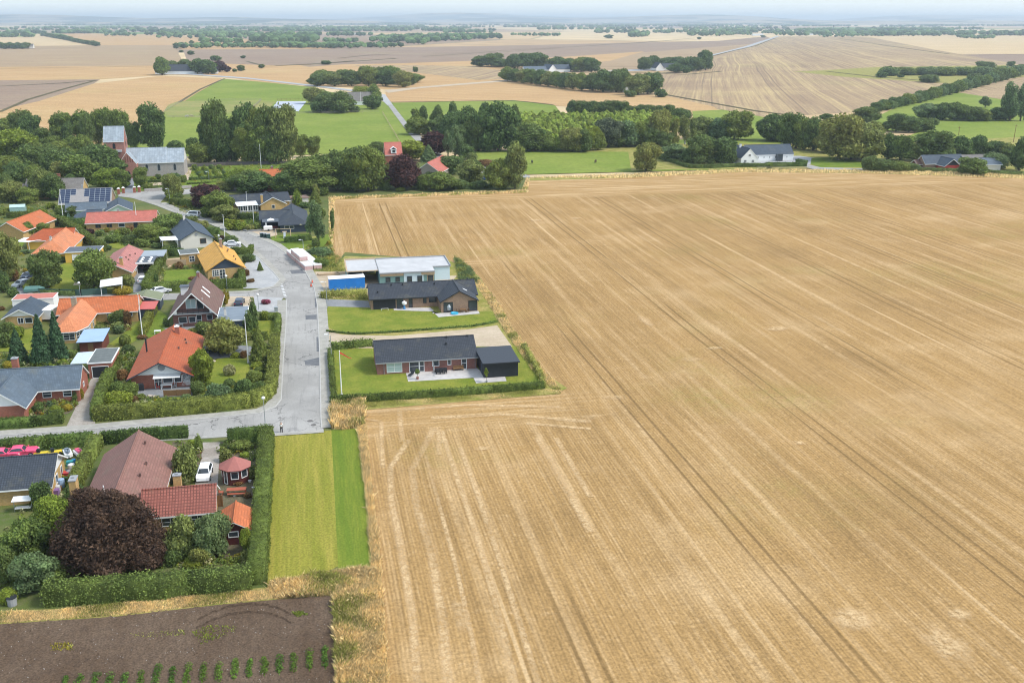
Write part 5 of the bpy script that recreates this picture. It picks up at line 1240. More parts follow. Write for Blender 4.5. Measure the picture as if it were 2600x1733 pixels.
h = house('greenhouse', 'small pale green greenhouse among hedges at the left', (G('G',262,600)), R(5), cat='greenhouse')
b = MB(); b.box(-2.2,2.2,-1.4,1.4,0,1.6); b.obj('wall', plain('glass_pale',(0.30,0.45,0.42),.3,.5,.1,2), h); b = MB(); b.slab([(-2.25,-1.5,1.6),(2.25,-1.5,1.6),(2.25,0,2.3),(-2.25,0,2.3),(2.25,1.5,1.6),(-2.25,1.5,1.6)],[(0,1,2,3),(3,2,4,5)],.05); b.obj('roof', plain('glass_roof_pale',(0.42,0.55,0.53),.3,.5,.1,2), h)
# ---------------- church ----------------
h = house('church', 'old stone and brick village church with lead roofs, square tower and stepped porch', (-60,417), cat='church')
def aw(u, z, x0=-5.5, y0=-6):
    o = MB(); n = 8; P = [(u-.6,z),(u+.6,z)]+[(u+.6*math.cos(a),z+1.7+.9*math.sin(a)) for a in [math.pi*k/n for k in range(n+1)]]
    o.poly([(x,y0-.05,zz) for x, zz in P]); f = o.obj('window', P_GREY, h); g_ = MB(); g_.poly([(u+(x-u)*.75,y0-.065,z+.1+(zz-z)*.9) for x, zz in P]); g_.obj('pane', GLASS, f)
wing(h, -7.8,7.0,-5.8,6.2, 5.3,10.1,'x', T_LEAD, B_STONE, ov=.35, ovg=.15, roofname='nave_roof')
wing(h, 7.02,13.4,-5.6,6.0, 5.3,9.7,'x', T_LEAD, B_STONE, ov=.3, ovg=.15, gm=P_CREAM, roofname='chancel_roof')
aw(-.2,2.0,y0=-5.8); aw(4.2,2.0,y0=-5.8); aw(10.0,2.0,y0=-5.6)
wing(h, -15.2,-7.9,-3.7,4.2, 13.4,18.4,'x', T_LEAD, B_CHUR, ov=.25, ovg=.12, th=.25, roofname='tower_roof')
o = MB(); o.poly([(-12,-3.76,10.4),(-11,-3.76,10.4),(-11,-3.76,12),(-11.5,-3.76,12.5),(-12,-3.76,12)]); o.obj('belfry_opening', P_BLACK, h)
o = MB(); o.poly([(-7.84,-.1,10.9),(-7.84,.9,10.9),(-7.84,.9,12.3),(-7.84,.4,12.8),(-7.84,-.1,12.3)]); o.obj('belfry_opening', P_BLACK, h)
MB().box(-11.4,-8.8,-4.3,-3.72,9.2,10.0).obj('tower_ledge', MEMB, h)
wing(h, -9.4,-3.2,-10.6,-5.0, 5.7,9.8,'y', T_LEAD, B_CHUR, ov=.1, ovg=.02, gm=B_CHUR, th=.2, roofname='porch_roof')
for k in range(5): MB().box(-7.9+k*.85,-7.55+k*.85,-10.68,-10.61,6.1,7.2+ (1.5 if k == 2 else .9 if k in (1,3) else 0)).obj('gable_niche', plain('niche_dark',(0.20,0.085,0.065),.9,.1,.1,2), h)
o = MB(); o.poly([(-7.0,-10.64,0),(-5.6,-10.64,0),(-5.6,-10.64,2.2),(-6.3,-10.64,3.0),(-7.0,-10.64,2.2)]); o.obj('door', P_BLACK, h)
for i, (x, y) in enumerate(((302,493),(314,491),(342,489.5),(354,488))):
    p = G('S', x, y); e = empty('gate_pillar', (*p,0), 0, f'{ORD[i]} red brick gate pillar from the left at the churchyard entrance', 'pillar', 'churchyard gate pillars')
    MB().box(-.42,.42,-.42,.42,0,1.9).obj('shaft', B_RED, e); b = MB(); b.slab([(-.5,-.5,1.95),(.5,-.5,1.95),(.5,.5,1.95),(-.5,.5,1.95),(0,0,2.35)],[(0,1,4),(1,2,4),(2,3,4),(3,0,4)],.05); b.obj('cap', P_WHITE, e)
# ---------------- farms beyond ----------------
def farm(k, x, y, label, parts, rz=0, cat='farmhouse', name='farmhouse'):
    p = G(k, x, y); h = house(name, label, p, rz, cat=cat)
    for q in parts:
        a = dict(q[9]) if len(q) > 9 else {}
        wing(h, *q[:9], **a)
    return h
x0, y0 = G('K5', 1935, 850); h = farm('K5',1935,850,'white farmhouse with dark slate roof and long white wing by the gravel yard',[(-3.7,3.7,0,14,2.8,6.6,'y',T_SLATE2,P_WHITE,{'ovg':.15,'ov':.2,'wins':[('S',1.2,.8,1.2,1.3,3,2),('S',4.6,.8,1.2,1.3,3,2),('S',3.1,3.4,1.1,1.0,3,1)]}),(3.9,24.5,10.5,19,2.7,6.3,'x',T_SLATE2,P_WHITE,{'ovg':.2,'ov':.2,'wins':[('S',1.8+2.6*i,1.1,.5,.8) for i in range(7)],'roofname':'wing_roof'}),(-9,-3.8,5,12,2.7,5.6,'x',T_SLATE2,P_WHITE,{'ovg':.15,'roofname':'rear_roof'})])
MB().box(16.4,18.8,8.6,10.4,0,2.9).obj('glass_porch', GLASS, h); chimney(h, -.5,9,6,7.4,P_WHITE,.8,.8)
h = farm('K6',1690,1062,'red timber farmhouse with dark roof behind a round bush at the far right',[(-3.2,3.2,0,8,2.2,4.6,'y',T_SLATE2,plain('paint_red',(0.36,0.05,0.04),.7,.2,.1,2),{'gm':P_BLACK}),(-8,9,6,12,2.5,5.2,'x',T_SLATE2,B_BROWN),(9.2,19,5,11,2.5,5.0,'x',T_THATCH,P_CREAM)])
farm('K6',1440,1040,'dark red low shed left of the red farmhouse among bushes',[(-3.5,3.5,0,4,2.0,3.2,'x',T_CHOC,P_DRED)],0,'shed','shed')
farm('K6',2060,1060,'cream outbuilding with pale roof right of the round bush',[(-3.6,3.6,0,7,2.6,4.6,'x',T_SLATE,P_CREAM)],0,'outbuilding','outbuilding')
h = farm('K4',395,770,'red-roofed house with small white dormer between the trees',[(-3.4,3.4,0,9,4.2,8.4,'x',T_RED,B_RED,{'ovg':.2})]); b = MB(); b.box(-1.1,1.1,-.4,2.6,4.4,6.0); dd = b.obj('dormer', P_WHITE, h); b = MB(); b.slab([(-1.4,-.7,6.0),(0,-.7,7.0),(0,3,7.0),(-1.4,3,6.0),(1.4,-.7,6.0),(1.4,3,6.0)],[(0,1,2,3),(1,4,5,2)],.1); b.obj('dormer_roof', P_WHITE, dd); MB().box(-.6,.6,-.45,-.41,4.7,5.7).obj('dormer_window', GLASS, dd)
farm('K4',730,930,'barn with bright red roof and grey boarded gable beside the purple tree',[(-4.6,4.6,0,22,3.2,6.4,'y',T_RED,WOODG,{'ovg':.3})],R(-22),'barn','barn')
farm('K4',300,930,'low orange-red brick house glimpsed left of the purple tree',[(-3.5,3.5,0,9,2.8,5.6,'y',T_ORANGE,B_RED,{})],R(-4),'house','house')
h = farm('K3',2170,210,'grey thatched farmhouse with white walls behind a flagpole and dark trees',[(-10,10,0,9,3,8.5,'x',T_THATCH,P_WHITE)])
h = farm('K8',1655,385,'white farmhouse with blue-grey roof above the avenue of trees',[(-4.5,4.5,0,20,3.4,8.5,'y',T_SLATE2,P_WHITE),(4.6,24,4,14,3.2,8,'x',T_SLATE2,P_WHITE),(-32,-4.6,6,14,3,6.5,'x',T_SLATE,P_WHITE)],R(12))
h = farm('K8',2115,505,'farmhouse with pale pink tiled roof between two tree clumps',[(-5,5,0,20,3.2,8.2,'y',T_PINK,P_WHITE)],R(-8))
h = farm('K9',395,342,'white farmhouse with dark roof among trees below the ploughed hill',[(-9,0,0,18,3.4,9,'y',T_DARK,P_WHITE),(0.2,20,4,14,3.4,8,'x',T_DARK,P_WHITE)])
h = farm('K7',1170,440,'long white farmhouse with dark roof in the lone clump of trees on the left',[(-22,22,0,10,3.6,10,'x',T_DARK,P_WHITE),(23,28,0,14,3.4,9,'y',T_DARK,P_WHITE)])
h = farm('K7',1420,438,'small white house wall at the right end of the lone clump',[(-3,4,0,10,3,7,'y',T_DARK,P_WHITE)])
h = farm('K7',165,270,'pale farm building at the end of the left far tree clump',[(-16,16,0,14,5,9,'x',T_THATCH,P_CREAM)])
for i, (k, x, y, w_, hh) in enumerate((('K8',500,163,80,8),('K9',910,152,60,7),('K9',1180,150,60,6),('K9',1490,135,60,9),('K8',260,97,30,10),('K9',70,80,60,12),('K7',440,130,40,9),('K8',80,200,24,6),('K9',835,118,45,9))):
    X, Y, _, wd, t = PT(k, x, y, None, w_)
    h = house('farm_building', f'{["long white","pale","broad pale","light","small white","distant white","low white","tiny white","bright"][i]} far farm building at {["the pale fields in the centre","the crest road","the top of the ploughed hill","the village beyond the hill","the left horizon woods","the hazy right middle","the far left plain","the left wood edge","the far pale strip"][i]}', (X,Y), 0, cat='farm building')
    wing(h, -wd/2, wd/2, 0, 14, 4, hh, 'x', MEMB, P_WHITE, ov=.3)
# water tower far right
X, Y, hh, wd, t = PT('K9', 1318, 122, 95, 6)
h = house('water_tower', 'dark water tower on the horizon above the ploughed hill', (X,Y), cat='tower'); MB().tube([(0,0,0),(0,0,hh*.7)],[wd*.35,wd*.35],10).obj('shaft', P_GREY, h); MB().tube([(0,0,hh*.7),(0,0,hh)],[wd*.75,wd*.75],12).obj('tank', P_NAVY, h)
for i, (x, y) in enumerate(((140,112),(408,118),(665,112),(905,108))):
    X, Y, hh, _, t = PT('K7', x, y, y-34); h = house('wind_turbine', f'{ORD[i]} white wind turbine from the left on the hazy left horizon', (X,Y), cat='wind turbine', group='wind turbines on the horizon')
    MB().tube([(0,0,0),(0,0,hh)],[1.8,1.0],8).obj('tower', P_WHITE, h); MB().box(-1.6,1.6,-4,3,hh-1.5,hh+1.5).obj('nacelle', P_WHITE, h)
    for k in range(3):
        a = k*2.094+i*.7; MB().tube([(0,-4.5,hh),(hh*.42*math.cos(a),-4.5,hh+hh*.42*math.sin(a))],[1.2,.4],5).obj('blade', P_WHITE, h)
# ---------------- trees and shrubs ----------------
veg('A', 'in the bottom left garden', 'D,be,850,1180,870,540; b,yg,440,1040,400,580; b,md,230,1130,330,760; b,bl,290,1360,330,1040; b,dk,50,1290,230,980; s,dk,590,650,180,480; s,ol,1465,485,200,190; s,yg,60,1450,150,1330; s,dk,330,690,170,470;s,dk,560,1400,300,1250; s,md,380,1330,300,1120; s,ol,460,1000,240,820')
veg('B', 'around the octagonal pavilion and orange-roofed shed', 'b,ol,215,1150,280,790; b,bl,440,1150,270,785; s,ol,330,1200,160,1050; s,dk,120,1200,170,1040; W,yg,700,1130,160,925; s,yg,285,1230,150,1140; s,br,570,1010,70,900; s,ol,715,1180,120,1080; s,ol,540,385,100,270; s,md,665,290,180,210; s,yg,700,345,90,300; s,pf,220,560,85,490; h,md,325,298,62,165; s,yg,270,280,90,200; s,ol,745,520,70,440; s,br,640,560,90,530; s,dk,245,480,110,330; s,br,720,670,60,620')
veg('C', 'at the slate-roofed brick house', 'c,co,205,600,280,150; c,co,490,600,310,-30; c,co,690,570,270,-65; d,yg,680,1225,165,1115; d,ye,835,1190,125,1095; d,yg,350,1235,120,1145; s,ye,240,1230,90,1160; s,dk,470,1215,140,1080; s,dk,660,1065,110,940; s,dk,935,1065,110,920; s,ye,1010,1045,60,900; s,md,110,1265,130,1170; s,ye,25,1275,90,1190; d,ye,90,660,115,560; s,pf,700,600,90,520; s,yg,780,610,120,545; s,dk,440,620,140,540; s,dk,570,630,140,560; s,md,890,530,170,430; d,yg,790,480,130,410; s,br,1530,820,150,660; s,ye,525,1250,50,1205; s,dk,1075,915,45,860; s,dk,60,400,160,200; s,yg,180,320,130,180; s,bl,620,1150,80,1050')
veg('D', 'inside the curved hedge garden', 'b,ol,1610,625,450,165; b,yg,1380,960,245,520; c,md,1990,700,240,270; s,dk,1310,1045,170,895; d,pf,1665,840,142,710; d,dk,1665,975,130,865; s,bl,1530,1170,290,920; s,dk,1830,1120,210,860; s,dk,1990,1085,180,890; s,md,1950,935,210,780; d,md,1985,695,140,605; d,yg,1970,765,140,685; d,md,1990,810,110,740; s,yg,1440,990,110,900; s,ol,1330,1140,150,1050; s,yg,1735,645,110,580; s,br,1820,645,80,560; s,pu,2170,540,82,430; s,yg,430,1185,320,1000; s,md,555,1110,190,915; s,md,410,1040,170,900; s,md,680,1120,120,1040; d,pf,640,1165,60,1115; s,br,620,1150,90,1060; s,md,2040,620,120,480; d,md,510,505,130,375; s,dk,430,275,200,110; s,bl,440,375,130,270; s,dk,550,590,150,490; s,dk,965,300,75,200; s,ol,1270,375,150,315; s,ol,1395,400,120,250; s,yg,2060,215,110,120; s,dk,1700,1060,110,980; s,br,700,430,110,390; s,pu,1765,1110,60,1060;s,bl,1180,1110,110,1040')
veg('E', 'beyond the long orange roof', 'b,dk,630,905,385,340; b,md,1245,920,490,330; b,dk,755,842,105,720; b,ol,80,820,360,110; b,dk,30,960,170,640; b,md,350,215,200,10; b,md,560,180,180,10; s,md,1320,200,120,120; s,pu,1190,180,130,105; s,md,1500,290,240,170; s,dk,1750,300,260,180; s,md,1650,190,160,90; b,md,1960,300,330,20; s,ye,1420,150,80,90; s,br,1730,150,110,60; s,ol,1680,870,210,700; s,ye,1620,965,260,880; s,ye,335,685,70,630; s,dk,1420,390,130,320; s,dk,860,545,180,470; s,dk,690,480,100,400; s,dk,90,1540,250,1330; s,yg,240,1560,150,1390; s,dk,2010,1060,150,980; s,md,1860,330,140,230; s,bl,1340,180,90,120; s,dk,170,1010,140,880; s,br,190,800,110,640; s,ol,1560,1480,160,1330;s,br,1690,1400,110,1180; s,md,1520,1370,170,1210; s,yg,1560,200,110,120; s,bl,340,430,140,380; s,br,20,1190,90,1130')
veg('F', 'by the yellow-roofed house and the road curve', 'b,md,200,290,430,50; s,md,90,350,160,260; s,yg,625,355,125,265; s,dk,1240,300,170,190; s,pu,1120,255,60,190; s,md,1040,265,60,190; s,dk,1475,545,185,425; c,md,1620,665,92,540; s,br,1490,818,120,770; s,br,1440,735,90,640; h,ye,1160,1110,62,920; h,ye,1196,1045,36,930; h,dk,1525,1430,115,1050; h,dk,1465,1490,130,1210; s,yg,1690,1320,120,1190; s,rf,1700,1108,130,1035; s,br,550,640,110,550; s,md,1330,740,60,650; s,dk,480,380,130,310; s,dk,260,360,170,280; s,dk,1310,770,80,700; s,ol,700,20,200,-60; s,dk,240,830,60,700; s,dk,170,1040,130,960; s,br,720,780,110,740; s,md,1090,760,110,720; s,md,880,1490,230,1330; s,yg,1560,1560,90,1420')
veg('G', 'in the western gardens below the church', 's,md,30,650,150,560; s,dk,950,680,230,520; b,dk,1030,690,150,500; b,md,380,500,200,370; s,yg,720,560,130,470; s,md,870,670,180,500; s,yg,620,640,120,560; d,dk,1100,710,140,650; s,md,640,790,220,650; b,md,380,930,190,770; b,dk,700,800,240,620; b,ol,170,420,230,150; s,dk,420,760,120,660; s,md,230,930,160,820; b,dk,1010,270,180,60; s,yg,110,600,120,540; s,ol,1850,840,110,790; b,md,330,480,130,330; s,bl,1390,870,90,830; s,yg,1170,850,180,800; b,bl,80,920,260,740')
veg('H', 'along the upper village street', 'b,pu,690,490,370,145; b,md,870,610,380,225; b,ol,950,660,320,410; b,dk,720,600,170,440; b,ol,300,345,190,60; s,dk,350,390,110,290; h,yg,1835,455,112,255; c,md,2060,430,140,225; w,bl,2090,920,270,440; w,bl,1990,820,150,580; w,dk,2270,790,95,515; s,dk,2070,965,110,850; b,dk,1320,290,420,20; b,yg,1010,250,150,60; s,yg,1010,755,160,620; s,yg,1130,760,160,640; s,ol,1240,760,160,680; s,md,1330,750,120,655; s,ol,620,730,240,640; s,dk,1370,640,110,560; b,md,200,840,400,530; b,md,60,700,220,560; s,dk,1930,480,140,400; s,bl,2130,1070,280,970; s,md,2140,1215,200,1090; s,bl,2000,1060,160,990; s,yg,2030,1130,120,1060; s,yg,280,390,120,320; s,ol,830,900,90,810; s,dk,1020,930,180,820; s,md,1900,420,60,360; s,md,2130,610,120,480; s,md,980,560,130,470; s,ol,480,420,130,380;s,ye,2230,940,60,880')
veg('K2', 'in the grove around the church', 'b,md,60,460,190,260; t,dk,250,600,230,185; t,dk,350,640,220,240; t,dk,480,650,190,380; t,md,710,580,230,205; t,md,950,590,190,190; t,md,1130,600,165,195; t,md,1270,610,175,175; t,md,1425,620,180,190; t,dk,1540,640,130,330; t,dk,1765,640,270,110; b,yg,210,760,420,370; b,md,70,970,270,690; b,dk,480,880,310,590; b,md,700,740,320,510; b,md,850,720,200,470; b,md,950,740,180,455; b,dk,630,960,240,640; b,ol,500,1200,200,840; b,dk,620,1210,240,900; b,ol,120,1240,260,980; b,md,310,1250,200,1060; b,md,940,1020,330,680; b,dk,1190,990,390,560; b,yg,1210,1080,260,835; s,yg,1320,1090,130,980; t,md,1425,1075,140,870; t,md,1612,1070,150,835; b,ol,1990,1200,190,910; s,dk,2020,660,170,530; t,dk,2210,720,120,500; b,md,2290,790,180,550; t,dk,1830,630,110,260; b,dk,330,900,300,560; t,dk,1010,640,140,250; t,dk,800,640,120,330; b,dk,180,1000,230,760; b,dk,820,900,260,640; t,md,600,720,150,480')
veg('K2', 'among the churchyard graves', 's,dk,1815,975,60,915; s,md,1700,1085,100,1020; s,dk,2010,975,110,905; s,yg,1950,960,60,910; s,yg,1760,1000,60,950; s,md,2100,1010,80,930;s,md,1900,965,60,920')
veg('K3', 'in the tall grove behind the churchyard', 't,dk,500,880,260,175; t,dk,420,860,170,300; b,dk,620,880,260,340; t,dk,830,885,260,225; t,md,950,885,230,270; t,dk,1080,890,260,240; t,ol,1240,895,290,235; b,md,310,890,230,640; t,dk,700,870,200,380; t,md,1000,895,260,400; t,dk,1180,895,240,420; t,md,850,895,240,480; b,dk,560,885,220,500; t,ol,1320,880,160,330')
veg('K3', 'below and right of the tall grove', 't,md,1465,810,135,560; t,md,1610,810,140,575; b,md,1540,1230,640,780; b,dk,1350,1250,330,940; b,dk,1880,1190,330,720; b,dk,2060,1200,340,700; b,md,2250,1210,330,680; b,dk,880,1200,340,940; b,yg,690,1130,160,960; w,ol,1630,1340,130,1140; s,dk,1450,1210,180,1100; b,ol,600,1200,160,1080; s,md,1720,1250,110,1130; s,yg,760,1000,130,940; s,dk,1660,880,90,790;s,md,1560,900,120,820')
g_ = random.Random(12)
veg('K3', 'in rows between the church and the flagpole', '; '.join(f"s,{g_.choice(['md','dk','yg','yg','bl'])},{240+i*37%390 + g_.randint(-8,8)},{940+(i*53)%140},{g_.randint(30,60)},{900+(i*53)%140-g_.randint(0,12)}" for i in range(26)))
veg('K2', 'filling the grove left of the church', 'b,dk,140,620,220,400; b,md,400,760,230,520; b,dk,560,820,220,560; b,dk,760,860,220,600; b,md,880,880,220,620; b,dk,1000,900,220,600; b,dk,280,1060,260,780; b,md,420,1080,220,800; b,ol,720,1010,200,760; b,dk,60,1150,200,900; b,dk,1080,800,200,560;b,md,1290,850,180,640')
veg('K3', 'around the thatched farmhouse by the pasture', 'b,ol,1620,200,200,10; b,dk,1760,290,250,60; b,dk,1930,300,290,50; s,dk,1670,295,150,180; b,dk,2290,260,170,100; b,md,2310,200,150,-20; s,yg,2170,90,200,10; s,dk,2080,290,110,230')
veg('K4', 'in the belt of trees beyond the red roofs', 'b,md,650,480,200,290; t,md,615,400,75,225; t,dk,690,380,75,200; b,dk,835,420,110,180; t,dk,990,420,80,165; b,dk,860,480,200,290; b,dk,980,500,220,240; b,dk,1140,620,230,190; b,dk,1240,640,220,300; t,dk,1300,320,80,170; b,dk,1450,645,340,140; b,md,1380,500,180,230; b,dk,1600,520,130,180; b,dk,1740,645,300,350; b,md,1900,645,200,440; b,yg,2030,645,180,500; b,ol,2180,650,230,400; b,dk,2290,650,160,420; b,dk,1080,640,160,380; b,dk,1330,645,200,400; b,dk,1590,645,160,420; b,dk,1830,640,150,420; s,ol,1780,600,150,500')
veg('K4', 'around the red-roofed farm buildings', 'b,pu,800,690,270,430; w,bl,1000,710,180,440; w,bl,930,690,120,480; b,dk,1110,720,160,570; c,bl,740,745,175,590; b,yg,565,730,260,520; b,dk,250,690,180,540; b,dk,170,1040,340,590; b,md,30,1045,240,600; b,pu,490,1025,340,660; b,md,860,1035,280,830; s,md,690,1025,130,880; s,dk,930,870,220,700; b,ol,1150,965,220,720; b,md,1450,1025,210,710; t,ol,1610,1025,180,570; s,dk,1050,1015,170,930; s,dk,1230,1015,170,940; s,dk,300,1030,110,930; s,dk,1020,800,130,700; s,ol,1170,740,100,660; s,yg,460,1040,80,1010; s,dk,620,1010,90,900; s,pu,1790,332,92,292; s,dk,1870,328,52,290; s,dk,1200,850,130,740; s,br,1310,790,150,730;s,dk,780,930,120,850')
sp_row = '; '.join(f"t,dk,{20+i*62},{335+(i>9)*14},{105},{162+(i>9)*42+(i*37)%17}" for i in range(18))
veg('K5', 'in the dark row behind the young plantation', sp_row)
veg('K5', 'along the edge of the young plantation', 'b,si,410,660,250,330; b,bl,620,650,250,360; b,ol,70,690,180,440; b,yg,200,695,180,430; b,md,760,650,180,370; b,ol,950,650,240,250; b,yg,1060,500,190,290; b,dk,1200,420,170,225; b,md,300,690,150,470; b,dk,520,660,150,480; b,md,0,700,150,470; b,dk,880,660,160,440; b,dk,1020,660,160,470; w,ol,1130,640,120,380; W,ol,1250,630,160,350; w,ol,1330,600,130,370; b,ol,1430,570,220,310; b,bl,1600,575,210,330; b,md,1790,580,290,250; b,dk,1520,560,150,350; b,dk,1690,580,160,330')
veg('K5', 'beside the white farmhouse', 'b,ol,825,915,225,600; b,bl,1150,810,250,610; b,dk,1410,850,290,510; b,dk,1680,850,240,540; b,dk,1290,850,150,660; b,dk,2190,590,270,285; b,dk,2310,600,200,300; s,dk,1520,855,70,780; s,yg,2155,885,60,835; s,bl,1080,800,100,690')
veg('K6', 'on the right behind the long white wing', 'b,dk,60,790,210,530; b,md,160,800,160,560; b,dk,270,860,220,530; b,md,340,870,160,580; b,dk,430,880,200,560; b,ol,680,970,350,530; b,ol,900,970,320,610; b,ol,560,900,200,640; b,dk,540,600,100,535; b,dk,930,620,230,460; s,dk,1070,500,130,420; s,dk,940,1065,130,930; s,dk,1060,1065,190,960; s,md,1200,1065,190,980; s,dk,1330,1055,140,1005; b,dk,1110,965,160,710; b,md,1230,970,180,730; b,ol,1390,975,140,800; b,dk,1520,975,290,680; b,dk,1770,950,190,735; b,dk,1935,935,120,730; b,dk,2080,935,160,780; b,ol,2200,945,110,800; b,dk,2320,1065,140,750; s,bl,2100,1040,210,900; b,md,1910,1105,210,935; b,dk,2260,960,140,840; b,ol,1650,960,140,820; b,dk,780,960,200,700')
veg('K6', 'between the green pastures on the right', 'b,dk,1190,705,160,530; b,dk,1310,710,190,550; b,dk,1440,700,140,570; b,bl,1480,590,210,440; b,dk,1620,598,140,440; b,dk,1730,600,160,435; b,dk,1860,605,180,470; b,md,1980,605,160,490; b,dk,2110,600,140,480; w,bl,2240,600,170,330; w,bl,2340,600,130,320; w,bl,2000,480,110,400; s,dk,1530,640,80,590; s,dk,1080,690,60,610; b,dk,2200,600,130,470')
diag = '; '.join(f"s,{['dk','md','bl','dk'][i%4]},{1010+i*58},{515-i*13.2 - max(0,i-7)*2.0:.0f},{112},{440-i*15.4+(i*37)%15:.0f}" for i in range(24))
veg('K6', 'in the diagonal hedgerow on the far right', diag)
scrub = '; '.join(f"s,{['dk','bl','md'][i%3]},{1090+(i*173)%1200},{168+(i*29)%28},{90+(i*31)%90},{112+(i*29)%22}" for i in range(22))
veg('K6', 'in the scrub patch right of the ploughed hill', scrub+'; s,dk,1490,250,140,195; s,dk,1045,205,90,160; s,dk,1220,205,50,185; s,dk,1900,208,110,185')
cop = '; '.join(f"b,{['dk','md','dk','ol'][i%4]},{250+i*34},{468-(i%3)*14+ (i>14)*6},{92},{392-(i*53)%30 - (14 if 8<i<14 else 0)}" for i in range(18))
veg('K8', 'in the oval copse in the middle distance', cop)
ave = '; '.join(f"b,{['md','dk','ol'][i%3]},{1388+i*49},{437+i*6.4:.0f},{78},{352+i*4.5+(i*7)%9:.0f}" for i in range(10))
veg('K8', 'in the avenue by the far white farmhouse', ave+'; b,dk,1225,350,80,285; b,dk,1290,352,110,270; b,dk,1350,355,80,300; b,dk,1430,362,100,275; b,dk,1500,360,90,272; b,dk,1570,358,110,265; b,dk,1690,372,100,290; b,dk,1760,378,90,300; b,md,1830,382,90,295; b,dk,1890,384,80,300; b,dk,1900,498,100,390; b,dk,1960,505,120,370; b,dk,2040,505,110,372; b,dk,2085,500,70,370; b,ol,2170,520,110,395; b,dk,2230,515,110,390; b,dk,2280,470,70,385; s,dk,2120,530,60,498; s,dk,2300,532,60,490; s,dk,835,382,28,355; s,dk,300,338,46,318')
veg('K9', 'around the farm below the ploughed hill', 'b,dk,290,337,60,268; b,dk,335,335,55,262; b,dk,425,325,90,265; b,dk,480,330,100,262; b,dk,540,345,90,265; b,dk,470,352,80,298; b,dk,590,342,60,272; b,dk,627,338,62,235; s,dk,520,352,40,318; s,dk,2280,318,36,295; s,dk,2150,320,80,308; b,dk,590,172,20,158; b,dk,937,162,20,148; b,dk,100,167,36,144; b,dk,1838,402,70,372')
lone = 'b,md,1075,446,85,333; b,dk,1150,415,75,350; b,dk,1235,425,90,342; b,dk,1320,438,80,338; b,dk,1380,440,90,345; b,pu,1460,425,56,352; b,pu,1508,425,44,385; b,dk,1602,420,42,380; s,dk,1432,350,60,320; b,dk,1265,313,36,283; b,dk,1202,296,24,280; b,dk,1615,336,26,316; s,dk,1735,400,34,378; s,dk,1558,424,26,406; b,dk,1170,272,30,232; b,dk,1272,240,26,215; s,dk,2165,372,55,356; b,dk,1600,240,24,205'
veg('K7', 'in and around the lone farm clump on the left', lone)
rowd = '; '.join(f"b,dk,{300+i*26},{190+i*5.0:.0f},{44},{168+i*4.1+(i*5)%4 - (8 if 3<i<7 else 0):.0f}" for i in range(14))
veg('K7', 'in the diagonal tree row on the far left', rowd)
veg('K7', 'in the far left edge clump', '; '.join(f"b,dk,{10+i*27},{270+ (i%2)*3},{44},{228+(i*7)%14}" for i in range(7)))
print('trees', ntree)
# far woods (masses)
def W(k, pts, n, h, seed, **a): return wood('wood', GP(k, *pts), n, h, seed, **a)
W('K7', [1050,204,1180,206,1420,204,1690,206,1690,172,1500,150,1060,158], 260, 15, 1)
W('K7', [1680,232,1900,240,2110,232,2110,212,1950,206,1690,208], 130, 20, 2)
W('K7', [1160,272,1600,266,2353,272,2353,262,1900,252,1600,256,1160,262], 150, 11, 3)
W('K7', [470,170,570,170,570,164,470,164], 20, 16, 4)
W('K7', [700,188,900,190,900,182,700,180], 30, 12, 5)
W('K7', [1330,234,1640,234,1640,228,1330,228], 28, 14, 6)
W('K7', [1545,146,1810,143,1810,137,1545,139], 60, 14, 7)
W('K8', [0,240,750,240,760,228,0,230], 110, 11, 8)
W('K8', [555,208,760,214,905,224,905,206,1340,186,1340,172,1100,168,850,172,620,186,560,200], 300, 15, 9)
W('K8', [275,210,490,208,490,202,280,202], 40, 11, 10)
W('K8', [890,136,1180,126,1180,118,890,124], 60, 14, 11)
W('K8', [570,134,860,134,860,128,570,128], 50, 12, 12)
W('K8', [1405,168,1700,172,1700,166,1405,162], 46, 11, 13)
W('K8', [2115,176,2225,172,2225,164,2115,164], 26, 18, 14)
W('K8', [2260,152,2353,154,2353,148,2260,146], 18, 14, 15)
W('K9', [210,160,310,160,310,148,210,150], 30, 16, 16)
W('K9', [340,138,435,140,435,134,340,132], 18, 14, 17)
W('K9', [520,155,740,155,740,142,540,142], 70, 15, 18)
W('K9', [740,150,880,150,880,142,740,142], 30, 13, 19)
W('K9', [930,142,1140,148,1140,136,930,132], 60, 12, 20)
W('K9', [1220,150,1270,162,1870,150,1870,143,1500,140,1240,140], 150, 10, 21)
W('K9', [1200,134,1420,136,1420,124,1200,124], 60, 16, 22)
W('K9', [1990,166,2190,172,2190,160,1990,156], 60, 10, 23)
W('K9', [1400,138,1560,132,1560,122,1400,126], 40, 15, 24)
W('K9', [10,106,110,106,110,98,10,98], 20, 14, 25)
W('K9', [290,106,520,104,520,98,290,98], 40, 16, 26)
W('K9', [520,120,860,118,860,110,520,110], 60, 16, 27)
r_ = random.Random(99)
for i in range(58):   # thin hazy woods towards the horizon
    d = 3800*(3.9**r_.random()); az = R(r_.uniform(-22, 44)); ww = r_.uniform(200, 1700)*(d/6500); dd = r_.uniform(40, 240)
    cx_, cy_ = d*math.sin(az), d*math.cos(az)
    wood('wood', [(cx_-ww/2,cy_),(cx_+ww/2,cy_+r_.uniform(-100,100)),(cx_+ww/2,cy_+dd),(cx_-ww/2,cy_+dd)], int(min(130, 16+ww*dd/3500)), 18, 100+i, wr=(1.0, 2.2))
